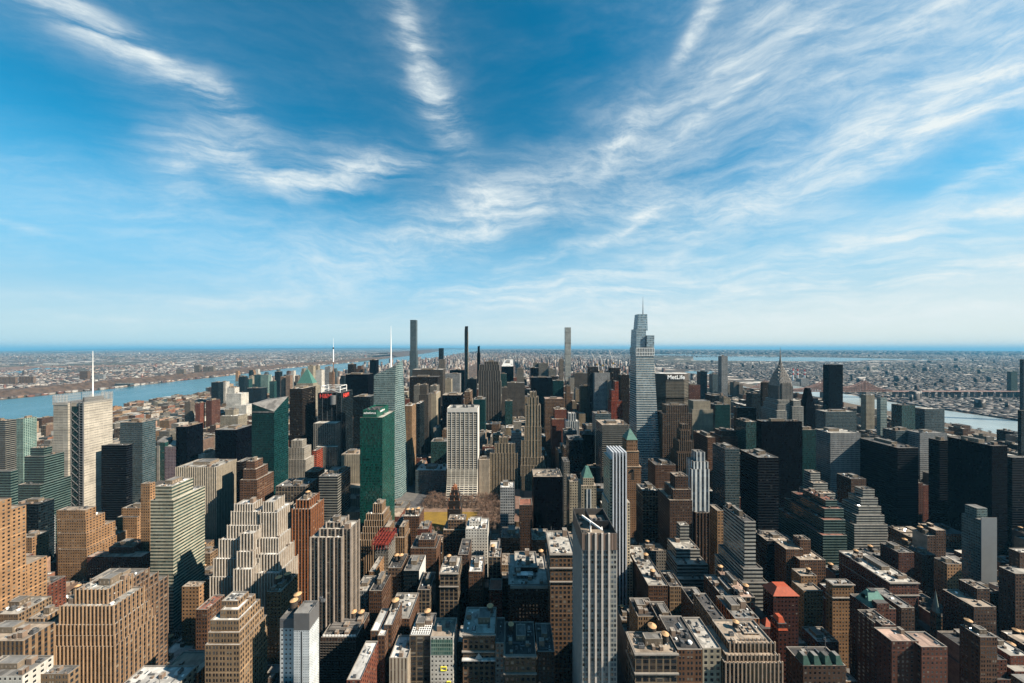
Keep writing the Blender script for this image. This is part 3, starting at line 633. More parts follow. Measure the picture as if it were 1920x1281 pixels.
B('teal block stacked behind the square one by the park', 'office building', 'teal', 'grey', 872, [(808, 838, 828, 800, 30)], units=4)
B('tan columned block right of the white gridded slab', 'office building', 'stonefin', 'tan', 922, [(898, 918, 862, 705, 22)], units=2)
B('beige stepped tower with a raised centre facing the library', 'office building', 'beige', 'tan', 925, [(936, 952, 820, 722, 14), (928, 965, 832, 718, 20), (919, 970, 850, 714, 28)], ref='beige stepped tower', units=2, pent=False)
B('pale grey office behind the beige stepped tower', 'office building', 'grid', 'white', 870, [(959, 978, 812, 800, 24)], units=3)
B('tan small block above the beige stepped tower', 'office building', 'beige', 'tan', 830, [(924, 944, 815, 830, 24)], units=2)
B('slender beige stepped skyscraper with a tall centre shaft', 'skyscraper', 'beige', 'tan', 922,
  [(994, 1005, 735, 724, 16), (990, 1009, 745, 722, 18), (986, 1013, 760, 719, 22), (984, 1014, 800, 717, 26), (978, 1014, 826, 715, 28), (977.5, 1019, 858, 713, 32), (977, 1022, 873, 711, 34)], ref='slender beige skyscraper', units=1, pent=False)
# the middle distance on the right of the avenue's vanishing point
B('black curved slab in the cluster left of the slender gridded spire', 'office tower', 'black', 'dark', 800, [(996, 1035, 708, 1250, 40)], ref='black avenue slab')
B('black tall slab at the left of the dark cluster', 'office tower', 'black', 'dark', 720, [(995, 1010, 690, 1500, 40)])
B('cream slab with a pale top rising from the dark cluster', 'office tower', 'greypier', 'pale', 705, [(1000, 1011, 681, 1800, 20), (1010, 1028, 681, 1780, 30)])
B('grey tower with a white roof in the dark cluster', 'office tower', 'greypier', 'white', 710, [(1029, 1042, 692, 1650, 30)])
B('dark brown broad slab in the dark cluster', 'office tower', 'bronze', 'dark', 740, [(1030, 1046, 706, 1400, 30)])
B('dark green glass slab above the brown banded block', 'office tower', 'deepteal', 'grey', 745, [(1037, 1057, 714, 1200, 30)], ref='dark green slab')
B('brown banded block below the dark green slab', 'office building', 'brownstone', 'pink', 810, [(1022, 1057, 748, 950, 36)], ref='brown banded block')
B('brown slim tower right of the dark green slab', 'office tower', 'brownstone', 'dark', 770, [(1062, 1070, 724, 1180, 24)])
B('tall pale slab just left of the slender gridded spire', 'office tower', 'palepier', 'grey', 712, [(1049, 1057, 674, 1750, 30)])
B('white slab tower in front of the slender gridded spire', 'office tower', 'whitepier', 'white', 735, [(1068, 1077, 708, 1500, 30)])
B('grey-green tower behind the bronze ribbed tower', 'office tower', 'darkfin', 'grey', 722, [(1077, 1104, 700, 1500, 30)])
B('bronze ribbed tower with a flat light cap', 'office tower', 'wheatpier', 'dark', 770, [(1088, 1106, 724, 1100, ('e', 1086))], ref='bronze ribbed tower')
B('red brick block with a pale roof beside the glass stepped one', 'office building', 'brick', 'tan', 828, [(1040, 1062, 768, 860, 30), (1035, 1061, 786, 850, 34)], ref='red brick midtown block')
B('glass block stepped with pale vertical fins', 'office building', 'litrib', 'white', 820, [(1066, 1080, 775, 820, 16), (1061, 1086, 790, 814, 24)], units=2, pent=False, ref='finned glass block')
B('tall pale green glass tower with a lit cream side strip', 'office tower', 'grid', 'grey', 785, [(1115, 1144, 699, 1020, 34)], ref='pale green glass tower')
B('cream edged slab attached to the pale green glass tower', 'office tower', 'whitepier', 'grey', 785, [(1139.5, 1147, 713, 1012, 30)])
B('banded tower with a wide cream roof left of the tapered tower', 'office tower', 'greyband', 'tan', 905, [(1129, 1179, 797, 600, ('e', 1117))], ref='cream-roofed banded tower', units=5)
B('grey boxy rooftop block behind the cream-roofed banded tower', 'office building', 'bluegrey', 'grey', 800, [(1116, 1146, 776, 690, 26)], units=2)
B('black office tower with speckled windows in the dim avenue', 'office tower', 'darkglass', 'grey', 900, [(1067, 1094, 825, 640, 34)], ref='speckled black tower', units=3)
B('black glass block right of the speckled black tower', 'office tower', 'black', 'dark', 870, [(1092, 1117, 815, 700, 30)])
B('grey slab cap behind the speckled black tower', 'office tower', 'bluegrey', 'grey', 830, [(1058, 1082, 808, 720, 24)])
B('flat-topped black tower with a cream roof and silver ducts', 'office tower', 'black', 'tan', 995, [(1000, 1054.5, 894, 462, 29)], ref='cream-topped black tower', units=7, pent=False)
B('white framed tower with blue-grey glass before the library', 'office tower', 'litgrid' if 0 else 'grid', 'white', 992, [(938, 964.5, 914, 470, 20)], ref='white framed tower', units=1)
B('tan hotel block left of the small green pyramid', 'hotel', 'creamflat', 'tan', 960, [(1068, 1086, 903, 470, 26)], units=3)
B('grey hotel block behind the small green pyramid tower', 'hotel', 'grey', 'grey', 950, [(1057, 1068, 866, 520, 22)], units=2)
B('dark narrow clubhouse with a red roof left of the cream-topped black tower', 'clubhouse', 'darkbrown', 'red', 993, [(974, 998, 947, 440, 20)], units=0, pent=False)
B('brown gothic-topped office with ribbed flanks right of the tapered tower', 'office building', 'brownstone', 'grey', 920, [(1250, 1290, 760, 690, 20), (1243, 1297, 776, 684, 34)], ref='brown ribbed office', units=1)
B('brown gothic needle tower before the brown ribbed office', 'office building', 'brownstone', 'tan', 900, [(1279, 1290, 796, 560, 8), (1277, 1293, 808, 556, 14), (1274, 1299, 828, 552, 20), (1272, 1302, 850, 548, 26)], ref='brown gothic needle', units=1, pent=False)
B('white arched-top striped tower behind the brown gothic needle', 'office building', 'creamfin', 'grey', 810, [(1300, 1332, 752, 800, 24), (1298, 1337, 768, 792, 32)], ref='striped arched-top tower', units=2, pent=False)
B('brown station-side block with a tan top edge', 'office building', 'brown', 'tan', 860, [(1327, 1341, 820, 640, ('e', 1300))], units=3)
B('orange-brown hotel with stepped rooftop', 'hotel', 'brown', 'pink', 832, [(1352, 1380, 808, 690, 22), (1350, 1384, 818, 684, 36)], units=4, ref='orange-brown stepped hotel')
B('dark maroon slab behind the octagonal signed tower', 'office tower', 'redbrown', 'dark', 750, [(1292, 1313, 722, 1080, 36)])
B('dark office slab right of the striped arched-top tower', 'office tower', 'darkglass', 'grey', 800, [(1335, 1362, 742, 980, 36)])
B('dark teal office with a stepped top', 'office tower', 'deepteal', 'grey', 805, [(1341, 1369, 759, 860, 30)], units=2)
B('cream blank wall slab in the shaded middle', 'office tower', 'creamflat', 'pale', 770, [(1357, 1370, 746, 930, 20)])
B('dark bronze slab with a cluttered roof left of the chrome spire', 'office tower', 'bronze', 'dark', 820, [(1382, 1418, 765, 760, ('e', 1376))], ref='cluttered bronze slab', units=5)
B('teal banded block in front of the cluttered bronze slab', 'office building', 'teal', 'tan', 838, [(1399, 1421, 791, 660, 30)], ref='teal banded block')
B('black tower against the left side of the chrome-crowned tower', 'office tower', 'bronze', 'dark', 775, [(1430, 1449, 717, 880, ('e', 1426))])
B('black gabled tower right of the chrome-crowned tower', 'office tower', 'black', 'dark', 800, [(1511, 1529, 764, 820, 18)], ref='black gabled tower', pent=False, units=0)
B('huge black tower with a ragged roofline below the chrome crown', 'office tower', 'black', 'dark', 960, [(1428, 1504, 790, 560, ('e', 1418))], ref='huge ragged black tower', units=8)
B('very tall plain black glass tower by the river', 'skyscraper', 'black', 'dark', 772, [(1554, 1580.5, 684, 1120, 21)], ref='plain black riverside tower', pent=False)
B('grey gridded tower with a ribbed top band', 'office tower', 'grid', 'pale', 950, [(1557, 1614, 812, 620, ('e', 1527))], ref='grey gridded tower', units=5)
B('black slab behind and left of the grey gridded tower', 'office tower', 'deepteal', 'tan', 880, [(1505, 1530, 806, 600, 24)], units=2)
B('black tower with dim horizontal bands', 'office tower', 'blackband', 'dark', 985, [(1683, 1722, 840, 560, ('e', 1611))], ref='dim banded black tower', units=6)
B('broad black tower with a long shaded west wall', 'office tower', 'black', 'dark', 1040, [(1860, 1889, 836, 500, ('e', 1777))], ref='broad black tower', units=4)
B('black block with a tan roof left of the broad black tower', 'office tower', 'blackband', 'tan', 980, [(1762, 1782, 826, 560, 15)], units=3)
B('blue-grey square glass tower near the river', 'office tower', 'bluegrey', 'pale', 812, [(1734, 1771, 767, 800, 24)], ref='square riverside glass tower', pent=False)
B('blue-green glass slab joined to the square riverside tower', 'office tower', 'teal', 'dark', 815, [(1691, 1716, 760, 790, 22)], pent=False)
B('low grey gridded block before the square riverside tower', 'office building', 'grid', 'grey', 838, [(1725, 1776, 812, 640, 24)], units=5)
B('grey block left of the low gridded one', 'office building', 'bluegrey', 'grey', 820, [(1680, 1722, 808, 660, 24)], units=4)
B('slender green curved-edge glass tower near the river', 'office tower', 'paleglass', 'grey', 812, [(1651, 1663, 745, 860, 9)], pent=False)
B('cream banded slab with a dark side near the river', 'apartment tower', 'creamflat', 'grey', 797, [(1624, 1640, 741, 980, ('e', 1614))], pent=False)
B('low blue-grey building in front of the plain black tower', 'office building', 'bluegrey', 'pale', 790, [(1548, 1606, 772, 900, 30)], units=6)
B('tall dark tower cut by the right edge of the view', 'apartment tower', 'darkglass', 'dark', 745, [(1918, 1960, 674, 1400, 9)], pent=False)
B('teal tower across the river near the right edge', 'apartment tower', 'teal', 'grey', 742, [(1896, 1908, 697, 2050, 18)], pent=False)
B('dark teal glass tower on the right edge above the black ones', 'office tower', 'darkglass', 'dark', 838, [(1915, 1975, 770, 700, 5)], pent=False)
B('dark tower in the right corner of the river bend', 'office tower', 'blackband', 'grey', 900, [(1898, 1990, 858, 520, 8)], units=4)
B('slim pale gridded tower behind the shaded middle', 'apartment tower', 'grid', 'dark', 735, [(1353, 1364.5, 668, 1560, 26)], ref='slim pale gridded tower', pent=False)
B('black tower left of the slim gridded one', 'apartment tower', 'darkglass', 'dark', 735, [(1313, 1326, 697, 1600, 30)])
B('grey-blue tower by the upper river bend', 'apartment tower', 'bluegrey', 'grey', 735, [(1336, 1352, 702, 1700, 30)])
B('pale twin slabs right of the slim gridded tower', 'apartment tower', 'palepier', 'grey', 735, [(1376, 1386, 717, 1650, 30), (1386, 1393, 721, 1640, 30)])
B('grey slab with pale side left of the pale twin slabs', 'apartment tower', 'greypier', 'grey', 735, [(1365, 1375, 721, 1700, 30)])
B('dark wide block left of the chrome-crowned tower', 'office building', 'darkglass', 'dark', 770, [(1410, 1426, 738, 1100, 28)])
B('dark tall grey block next to the octagonal tower', 'office tower', 'bronze', 'grey', 760, [(1165, 1180, 703, 980, 30)])
B('grey banded tower peeping out left of the tapered tower', 'office tower', 'greyband', 'grey', 745, [(1168, 1181, 703, 1150, 26)]) if 0 else None
# the near right part
B('white ribbed tower with a crenellated top and dark vertical strips', 'office building', 'litrib', 'grey', 1000, [(1306, 1322, 848, 442, 12), (1301, 1328, 866, 438, 18), (1297, 1330, 880, 435, ('e', 1292))], ref='white ribbed tower', units=1, pent=False)
B('brown setback block with pale corner lines before the gothic needle', 'office building', 'darkbrown', 'tan', 990, [(1266, 1290, 893, 420, 14), (1262, 1296, 918, 416, 24), (1256, 1298, 938, 412, 34)], ref='brown corner-lined block', units=2, pent=False)
B('grey-brown loft with a pale roof below the tapered tower', 'office building', 'loft', 'pale', 965, [(1205, 1235, 920, 470, 24)], units=2)
B('brown office with a wide ledge behind the grey-brown loft', 'office building', 'brown', 'dark', 920, [(1229, 1267, 872, 540, 30)], units=4)
B('blue-grey glass tower with a pale lit parapet and blank west wall', 'office tower', 'bluegrey', 'dark', 940, [(1359, 1387, 842, 520, ('e', 1336))], ref='blank-sided blue-grey tower', units=4)
B('black banded tower with a gravel roof and thin parapet', 'office tower', 'blackband', 'grey', 1048, [(1421, 1460, 858, 470, ('e', 1388))], ref='gravel-roofed black tower', units=4)
B('white topped terraces of a stepped apartment block', 'apartment building', 'whiteband', 'tan', 930, [(1520, 1538, 886, 520, 12), (1525, 1552, 906, 512, 18), (1528, 1566, 925, 504, 26), (1530, 1578, 944, 496, 32)], ref='white terraced block', units=1, pent=False)
B('dark green glass ziggurat stepping down towards the street', 'office building', 'tealband', 'red', 1058, [(1548, 1570, 938, 470, ('e', 1505)), (1546, 1582, 954, 464, 55), (1545, 1585, 975, 458, 66), (1543, 1588, 1004, 452, 76)], ref='green glass ziggurat', units=3, pent=False)
B('white banded pyramid of narrow setbacks', 'office building', 'whiteband', 'grey', 1025, [(1618, 1640, 918, 486, 12), (1614, 1646, 934, 482, 18), (1610, 1652, 950, 478, 24), (1606, 1658, 966, 474, 30), (1602, 1664, 984, 470, 36)], ref='white banded ziggurat', units=1, pent=False)
B('dark stone gothic block left of the dim banded tower', 'office building', 'darkbrown', 'dark', 985, [(1596, 1624, 898, 540, 24)], units=2)
B('white slab with a long ribbed west flank and stepped foot', 'office building', 'whiteband', 'dark', 1118, [(1396, 1417, 978, 330, ('e', 1356)), (1394, 1430, 1066, 326, 40), (1392, 1440, 1092, 322, 44)], ref='white ribbed-flank slab', units=4)
B('white banded block stepping down in front of the brown towers', 'office building', 'whiteband', 'pale', 1105, [(1275, 1292, 985, 392, 8), (1268, 1312, 1030, 376, 22), (1270, 1327, 1058, 366, 26), (1272, 1327.5, 1086, 360, 30)], ref='white banded step block', units=3, pent=False)
B('tan slim tower left of the white ribbed-flank slab', 'office building', 'wheat', 'tan', 1040, [(1345, 1357, 958, 400, 16)], units=0)
B('brown ribbed stepped tower behind the tan slim one', 'office building', 'darkbrown', 'dark', 1045, [(1305, 1342, 962, 430, 34)], units=4, ref='brown ribbed setback tower')
B('low black pavilion roof below the gravel-roofed black tower', 'office building', 'blackband', 'tan', 1075, [(1438, 1482, 1014, 420, 24)], units=3)
B('pink-tan block with a square roof tower', 'apartment building', 'brown', 'tan', 1090, [(1500, 1520, 1012, 406, 10), (1474, 1506, 1030, 402, 26), (1500, 1548, 1050, 394, 30)], ref='pink-tan roof-tower block', units=3, pent=False)
B('tan gridded hotel with a small cornice', 'hotel', 'wheat', 'white', 1172, [(1561, 1601, 1095, 330, ('e', 1548))], ref='tan gridded hotel', units=3)
B('tan hotel with corner bays left of the tan gridded one', 'hotel', 'wheat', 'tan', 1165, [(1502, 1532, 1080, 352, 12), (1507, 1543, 1108, 340, ('e', 1484))], ref='tan bay-windowed hotel', units=2, pent=False)
B('long dark red brick block with a white cornice line', 'apartment building', 'redbrown', 'pale', 1142, [(1668, 1722, 1092, 352, ('e', 1573))], ref='long white-corniced brick block', units=10)
B('dark red brick tower with a flat cap behind the long brick block', 'apartment building', 'redbrown', 'grey', 1060, [(1685, 1714, 1036, 398, 20)], units=3)
B('tan orange apartment block right of the long brick block', 'apartment building', 'wheat', 'dark', 1112, [(1776, 1803, 1058, 380, 12)], ref='tan-orange apartment block', units=4)
B('dark brick apartment block behind the tan-orange one', 'apartment building', 'darkbrown', 'dark', 1085, [(1728, 1754, 1040, 420, 16)], units=3)
B('glass and grey concrete tower standing alone at right', 'apartment tower', 'teal', 'grey', 1090, [(1806, 1838, 950, 402, 24), (1803, 1839, 975, 398, 34)], pent=False, units=2) if 0 else None
B('red brick hall under a green copper mansard', 'office building', 'redbrown', 'dark', 1240, [(1632, 1680, 1142, 300, ('e', 1593))], ref='copper mansard hall', pent=False, units=0)
B('narrow dark apartment block with a grey roof beside the copper mansard', 'apartment building', 'darkbrown', 'grey', 1190, [(1690, 1715, 1140, 318, 26)], units=2, pent=False)
B('big red-brown brick apartment house at the bottom right', 'apartment building', 'redbrown', 'pink', 1281, [(1654, 1680, 1172, 258, 5), (1690, 1716, 1196, 250, 5), (1672, 1722, 1202, 244, 12), (1728, 1776, 1213, 240, 13)], ref='big red-brown apartment house', units=5, pent=False)
B('brown brick apartment house with a white rooftop house', 'apartment building', 'brown', 'grey', 1262, [(1838, 1870, 1195, 268, ('e', 1799))], ref='white-topped brown apartment house', units=4)
B('dark stepped brick tower left of the right edge', 'apartment building', 'darkbrown', 'tan', 1165, [(1832, 1856, 1104, 340, 14), (1826, 1868, 1138, 330, 24)], units=2, pent=False)
B('dark brick block at the right edge with terraces', 'apartment building', 'darkbrown', 'pale', 1180, [(1912, 1980, 1036, 360, 8), (1904, 1980, 1076, 350, 12)], units=3)
B('flat building with a pinkish terrace roof', 'loft building', 'loft', 'pink', 1190, [(1390, 1416, 1120, 300, 38)], units=4, ref='pink terrace building')
B('low tan roofs block beside the terrace building', 'loft building', 'brown', 'pale', 1195, [(1360, 1392, 1125, 304, 34)], units=5)
B('cream gridded building with a broad tan roof at the bottom', 'office building', 'loft', 'tan', 1281, [(1191, 1270, 1224, 222, ('e', 1175))], ref='broad tan-roofed building', units=6)
B('brown loft with a green-black roof beside the broad tan-roofed building', 'loft building', 'brown', 'dark', 1281, [(1270.5, 1317, 1218, 223, 28)], units=7, pent=False)
B('cream loft with a curved parapet next to the green-black roof', 'loft building', 'creamflat', 'pale', 1281, [(1317.5, 1352, 1216, 224, 26)], units=5, pent=False)
B('ornate tan art deco building with vertical ribs and many setbacks', 'office building', 'wheatpier', 'tan', 1281,
  [(1396, 1424, 1188, 236, 10), (1388, 1434, 1200, 232, 14), (1368, 1452, 1207, 228, 20), (1363, 1460, 1230, 224, 24), (1360, 1466, 1244, 221, 28)], ref='ribbed art deco building', units=2, pent=False)
B('orange-brown loft behind the ribbed art deco building', 'loft building', 'orange', 'grey', 1190, [(1378, 1424, 1160, 262, 24)], units=6)
B('long pinkish west wall block left of the orange-brown loft', 'loft building', 'tan', 'dark', 1220, [(1352, 1378, 1183, 248, 38)], units=4)
B('tall ochre block at the left of the striped tower street', 'office building', 'loft', 'pale', 1100, [(1217, 1247, 1105, 330, 60)], units=6, pent=False) if 0 else None
B('long dark-sided block with rooftop skylights beside the avenue', 'loft building', 'brown', 'pale', 1118, [(1216, 1252, 1098, 330, 66)], units=8, pent=False, ref='skylit avenue block')
B('ochre low block right of the skylit avenue block', 'loft building', 'tan', 'dark', 1120, [(1256, 1280, 1100, 330, 24)], units=2)
B('low tan block with a black roof right of the grey striped tower', 'loft building', 'tan', 'tar', 1190, [(1196, 1235, 1156, 268, 20)], units=5)
B('low tan brick block with a black roof above the broad tan-roofed building', 'loft building', 'wheat', 'tar', 1200, [(1236, 1266, 1164, 262, 20)], units=5)
B('dark roofed loft with two tanks above the bottom middle', 'loft building', 'brown', 'tar', 1195, [(1306, 1336, 1142, 284, 26)], units=4)
# centre bottom
B('white tower with small square punched windows', 'hotel', 'white', 'white', 1080, [(880, 902, 978, 408, 12), (873, 914, 992, 400, 26)], ref='white punched tower', units=3, pent=False)
B('cream ornate loft tower with large bays', 'loft building', 'loft', 'pale', 1170, [(825, 859, 1074, 330, 26)], ref='cream large-bay loft', units=6)
B('brown narrow block with a white rooftop', 'loft building', 'brown', 'white', 1130, [(879, 905, 1072, 340, 26)], units=5, ref='white-roofed narrow block')
B('dark block left of the white-roofed narrow block', 'loft building', 'darkbrown', 'dark', 1140, [(859, 878, 1040, 360, 30)], units=3)
B('wide department store with a white roof and skylight', 'department store', 'darkbrown', 'pale', 1200, [(965, 1008, 1064, 330, 26), (953, 1029, 1096, 312, 46)], ref='wide white-roofed store', units=10, pent=False)
B('tall brown stone building with cornices left of the grey striped tower', 'office building', 'brownstone', 'pale', 1281, [(1032, 1078, 1038, 292, 36)], ref='tall corniced brown building', units=9, pent=False)
B('brown block with vents behind the wide white-roofed store', 'loft building', 'brown', 'tan', 1045, [(998, 1030, 1012, 400, 24)], units=7)
B('low tan block behind the wide store', 'loft building', 'brown', 'grey', 1035, [(940, 975, 1008, 410, 24)], units=8)
B('small red brick house with a red roof in the shade of the avenue', 'townhouse', 'brick', 'red', 1165, [(917, 941, 1106, 330, 16)], units=0, pent=False)
B('brown loft with a glass grid roof at the bottom', 'loft building', 'loft', 'grey', 1281, [(768, 807, 1192, 258, 22)], ref='glass-gridded roof loft', units=1)
B('white hotel with yellow framed windows at the bottom', 'hotel', 'white', 'tan', 1281, [(807, 850, 1194, 256, 18)], ref='yellow-framed hotel', units=2, pent=False)
B('ornate brown building with a white gabled balcony', 'office building', 'brownstone', 'pale', 1281, [(868, 928, 1188, 256, 26)], ref='gabled balcony building', units=5)
B('brown gothic-windowed loft left of the corniced brown building', 'loft building', 'brownstone', 'dark', 1281, [(946, 1005, 1228, 248, 30)], ref='gothic-windowed loft', units=9)
B('narrow dark loft with a dark roof left of the corniced brown building', 'loft building', 'darkbrown', 'dark', 1281, [(1008, 1040, 1222, 250, 26)], units=6)
B('slim grey loft between the balcony building and the gothic loft', 'loft building', 'grey', 'dark', 1281, [(929, 945, 1206, 252, 24)], units=1, pent=False)
B('tall dark corniced tower left of the white punched tower', 'office building', 'brownstone', 'tan', 1068, [(840, 872, 975, 424, 14), (831, 872.5, 994, 420, 22)], ref='corniced dark tower', units=5, pent=False)
B('black glass office with a white side wall', 'office building', 'darkglass', 'grey', 1130, [(757, 786, 1070, 346, 26)], ref='black white-sided office', units=2, party=1, partymat=plain('party_white', (1, .98, .93), .85, .1))
B('brown loft with a wide blank penthouse', 'loft building', 'brown', 'dark', 1078, [(785, 815, 1012, 392, 14), (770, 818, 1028, 388, 26)], units=5, ref='blank-penthouse loft', pent=False)
B('brown brick block with rooftop tanks near the lawn', 'loft building', 'brown', 'pale', 1005, [(757, 786, 968, 470, 26)], units=6, ref='tank-topped brick block')
B('red brick block with a grey roof near the lawn', 'loft building', 'brick', 'grey', 1010, [(783, 803, 992, 440, 20)], units=4)
B('brown narrow office with stacked tanks below the red steel frame', 'loft building', 'brownstone', 'dark', 1135, [(728, 752, 1065, 350, 24)], units=3, ref='stacked-tank narrow office', pent=False)
B('building under construction topped by a red steel frame', 'construction site', 'grey', 'dark', 1080, [(703, 728, 1028, 396, 24)], ref='red steel-framed building', units=0, pent=False)
B('long narrow tan loft with a pale roof left of the red steel frame', 'loft building', 'wheat', 'pale', 1110, [(692, 702, 1072, 368, 30)], units=2, pent=False)
B('grey modern block right of the balcony tower', 'office building', 'grid', 'pale', 1165, [(664, 690, 1108, 330, 22)], units=3)
B('tan low block with a green cornice', 'loft building', 'brown', 'tar', 1160, [(692, 716, 1108, 326, 26)], units=4)
B('cream low loft below the black white-sided office', 'loft building', 'loft', 'tar', 1150, [(783, 806, 1106, 328, 26)], units=3)
B('scaffolded dark building with a ribbed grey roof', 'construction site', 'darkbrown', 'grey', 1245, [(602, 668, 1195, 282, 26)], ref='scaffolded building', units=8, pent=False)
B('brown stepped tower with white ledges at the bottom middle', 'loft building', 'brown', 'white', 1281, [(720, 735, 1172, 262, 24), (708, 722, 1192, 256, 24), (695, 710, 1183, 258, 22)], ref='white-ledged brown tower', units=2, pent=False)
B('small pale ribbed loft with a white roof at the bottom middle', 'loft building', 'stonefin', 'white', 1281, [(730, 764, 1234, 250, 20)], units=3, pent=False)
B('broad dark roof plaza block above the bottom middle', 'loft building', 'brown', 'pale', 1190, [(722, 768, 1160, 286, 30)], units=10, pent=False)
B('long pale roofed loft at the bottom left of the middle', 'loft building', 'brick', 'white', 1281, [(650, 676, 1275, 226, 30)], units=2, pent=False)

def H_(ref): return [h for h in HERO if h['ref'] == ref][0]
# lattice over the glass roof, yellow window frames, skylight and canopy, scaffolding
h = H_('glass-gridded roof loft'); x0, x1, y0, y1, z = h['W'][0]; b = MB()
for i in range(9): x = x0+1+(x1-x0-2)*i/8; b.box(x-.18, x+.18, y0+.8, y0+11, z+.2, z+.6)
for i in range(6): y = y0+.8+10*i/5; b.box(x0+1, x1-1, y-.18, y+.18, z+.22, z+.62)
part(b, 'roof_lattice', WHITEPAINT, h['root'])
h = H_('yellow-framed hotel'); x0, x1, y0, y1, z = h['W'][0]; yel = plain('frame_yellow', (1.7, 1.5, .10), .6, .05)
for (fx, zz, ww_, hh_) in ((.58, z-26, 4.6, 3.2), (.66, z-44, 2.4, 3.2), (.80, z-37, 3.0, 3.0)):
    b = MB(); xc = x0+(x1-x0)*fx
    b.box(xc-ww_/2, xc+ww_/2, y0-.5, y0-.05, zz+hh_-.5, zz+hh_); b.box(xc-ww_/2, xc+ww_/2, y0-.5, y0-.05, zz, zz+.5); b.box(xc-ww_/2, xc-ww_/2+.5, y0-.5, y0-.05, zz+.5, zz+hh_-.5); b.box(xc+ww_/2-.5, xc+ww_/2, y0-.5, y0-.05, zz+.5, zz+hh_-.5)
    part(b, 'window_frame', yel, h['root'])
b = MB(); b.box(x0+.5, x1-.5, y0-.12, y0-.04, z-14, z-2, bay=1.6, flo=3.2); part(b, 'glazed_top', [facade('facade_green_glass', (.30, .42, .36), (.05, .12, .10), ww=.8, wh=.7, lit=.2, blind=(.2, .3, .26)), STEEL], h['root'])
h = H_('scaffolded building'); x0, x1, y0, y1, z = h['W'][0]; b = MB()
for i in range(13): x = x0+(x1-x0)*i/12; b.bar((x, y0-1.6, 0), (x, y0-1.6, z+1), .12)
for k in range(int(z/2.2)): b.box(x0, x1, y0-2.0, y0-.8, k*2.2, k*2.2+.12)
part(b, 'scaffolding', plain('scaffold_steel', (.12, .105, .09), .7, .3, .6), h['root'])
b = MB()
for i in range(14): y = y0+6+i*1.35; b.box(x0+3, x1-2, y, y+.95, z+1.2+(i % 2)*.25, z+1.5+(i % 2)*.25)
part(b, 'roof_sheeting', plain('sheeting', (.30, .28, .26), .7), h['root'])
for q in range(11):
    b = MB(); x = x0+2+(x1-x0-4)*q/10; b.box(x-.9, x+.9, y0+.6, y0+1.3, z-.9, z+1.1); part(b, 'parapet_block', WHITEPAINT, h['root'])
h = H_('wide white-roofed store'); x0, x1, y0, y1, z = h['W'][1]
b = MB(); b.box(x0+8, x1-14, y0+9, y0+15, z-1, z+2.2, bay=3, flo=3); part(b, 'skylight_box', [fac('bluegrey'), ROOFS['white']], h['root'])
b = MB(); b.box(x0+2, x1-.5, y0-1.4, y0-.06, z-3, z-.4); part(b, 'cornice', [COPING, COPING], h['root'])
for ref in ('tall corniced brown building', 'gabled balcony building', 'broad tan-roofed building', 'gothic-windowed loft', 'cream large-bay loft', 'long white-corniced brick block', 'corniced dark tower' if 0 else 'tan gridded hotel'):
    h = H_(ref); x0, x1, y0, y1, z = h['W'][0]
    for dz_ in ((.2, 12, 24) if ref == 'tall corniced brown building' else (.2, 13)):
        b = MB(); b.box(x0-.7, x1+.7, y0-1.1, y0-.05, z-dz_-.9, z-dz_, bay=9, flo=9); b.box(x0-.72, x0-.06, y0-.04, y1, z-dz_-.9, z-dz_, bay=9, flo=9); part(b, 'cornice', [COPING, COPING], h['root'])
h = H_('ribbed art deco building')
for (x0, x1, y0, y1, z) in h['W'][1:]:
    b = MB(); n = max(4, int((x1-x0)/2.6))
    for i in range(n+1):
        x = x0+(x1-x0)*i/n; b.box(x-.42, x+.42, y0-.75, y0-.05, z-24, z+1.6, bay=9, flo=99)
    part(b, 'stone_rib', [plain('rib_stone', (.56, .41, .29), .8, .2)]*2, h['root'])
h = H_('gabled balcony building'); x0, x1, y0, y1, z = h['W'][0]; b = MB(); xm = (x0+x1)/2
b.box(x0-.5, x1+.5, y0-2.4, y0-.1, z-19.2, z-18.4, bay=9, flo=9); part(b, 'balcony', [ROOFS['white'], ROOFS['white']], h['root'])
b = MB(); b.face([(xm-3, y0-1.6, z-18.3), (xm+3, y0-1.6, z-18.3), (xm, y0-1.6, z-14)]); b.face([(xm-3, y0-.9, z-18.3), (xm, y0-.9, z-14), (xm+3, y0-.9, z-18.3)]); b.face([(xm+3, y0-1.6, z-18.3), (xm+3, y0-.9, z-18.3), (xm, y0-.9, z-14), (xm, y0-1.6, z-14)]); b.face([(xm-3, y0-.9, z-18.3), (xm-3, y0-1.6, z-18.3), (xm, y0-1.6, z-14), (xm, y0-.9, z-14)]); part(b, 'gable', ROOFS['white'], h['root'])
h = H_('black gabled tower'); x0, x1, y0, y1, z = h['W'][0]; b = MB(); xm = (x0+x1)/2
b.prism([(x0, y0), (x1, y0), (x1, y1), (x0, y1)], z-1, py2z(728, y0), top=[(xm-3, y0+4), (xm+3, y0+4), (xm+3, y1-4), (xm-3, y1-4)], bay=1.8, flo=3.8); part(b, 'sloped_crown', [fac('black'), ROOFS['dark']], h['root'])
h = H_('striped arched-top tower' if 0 else 'pale green glass tower')

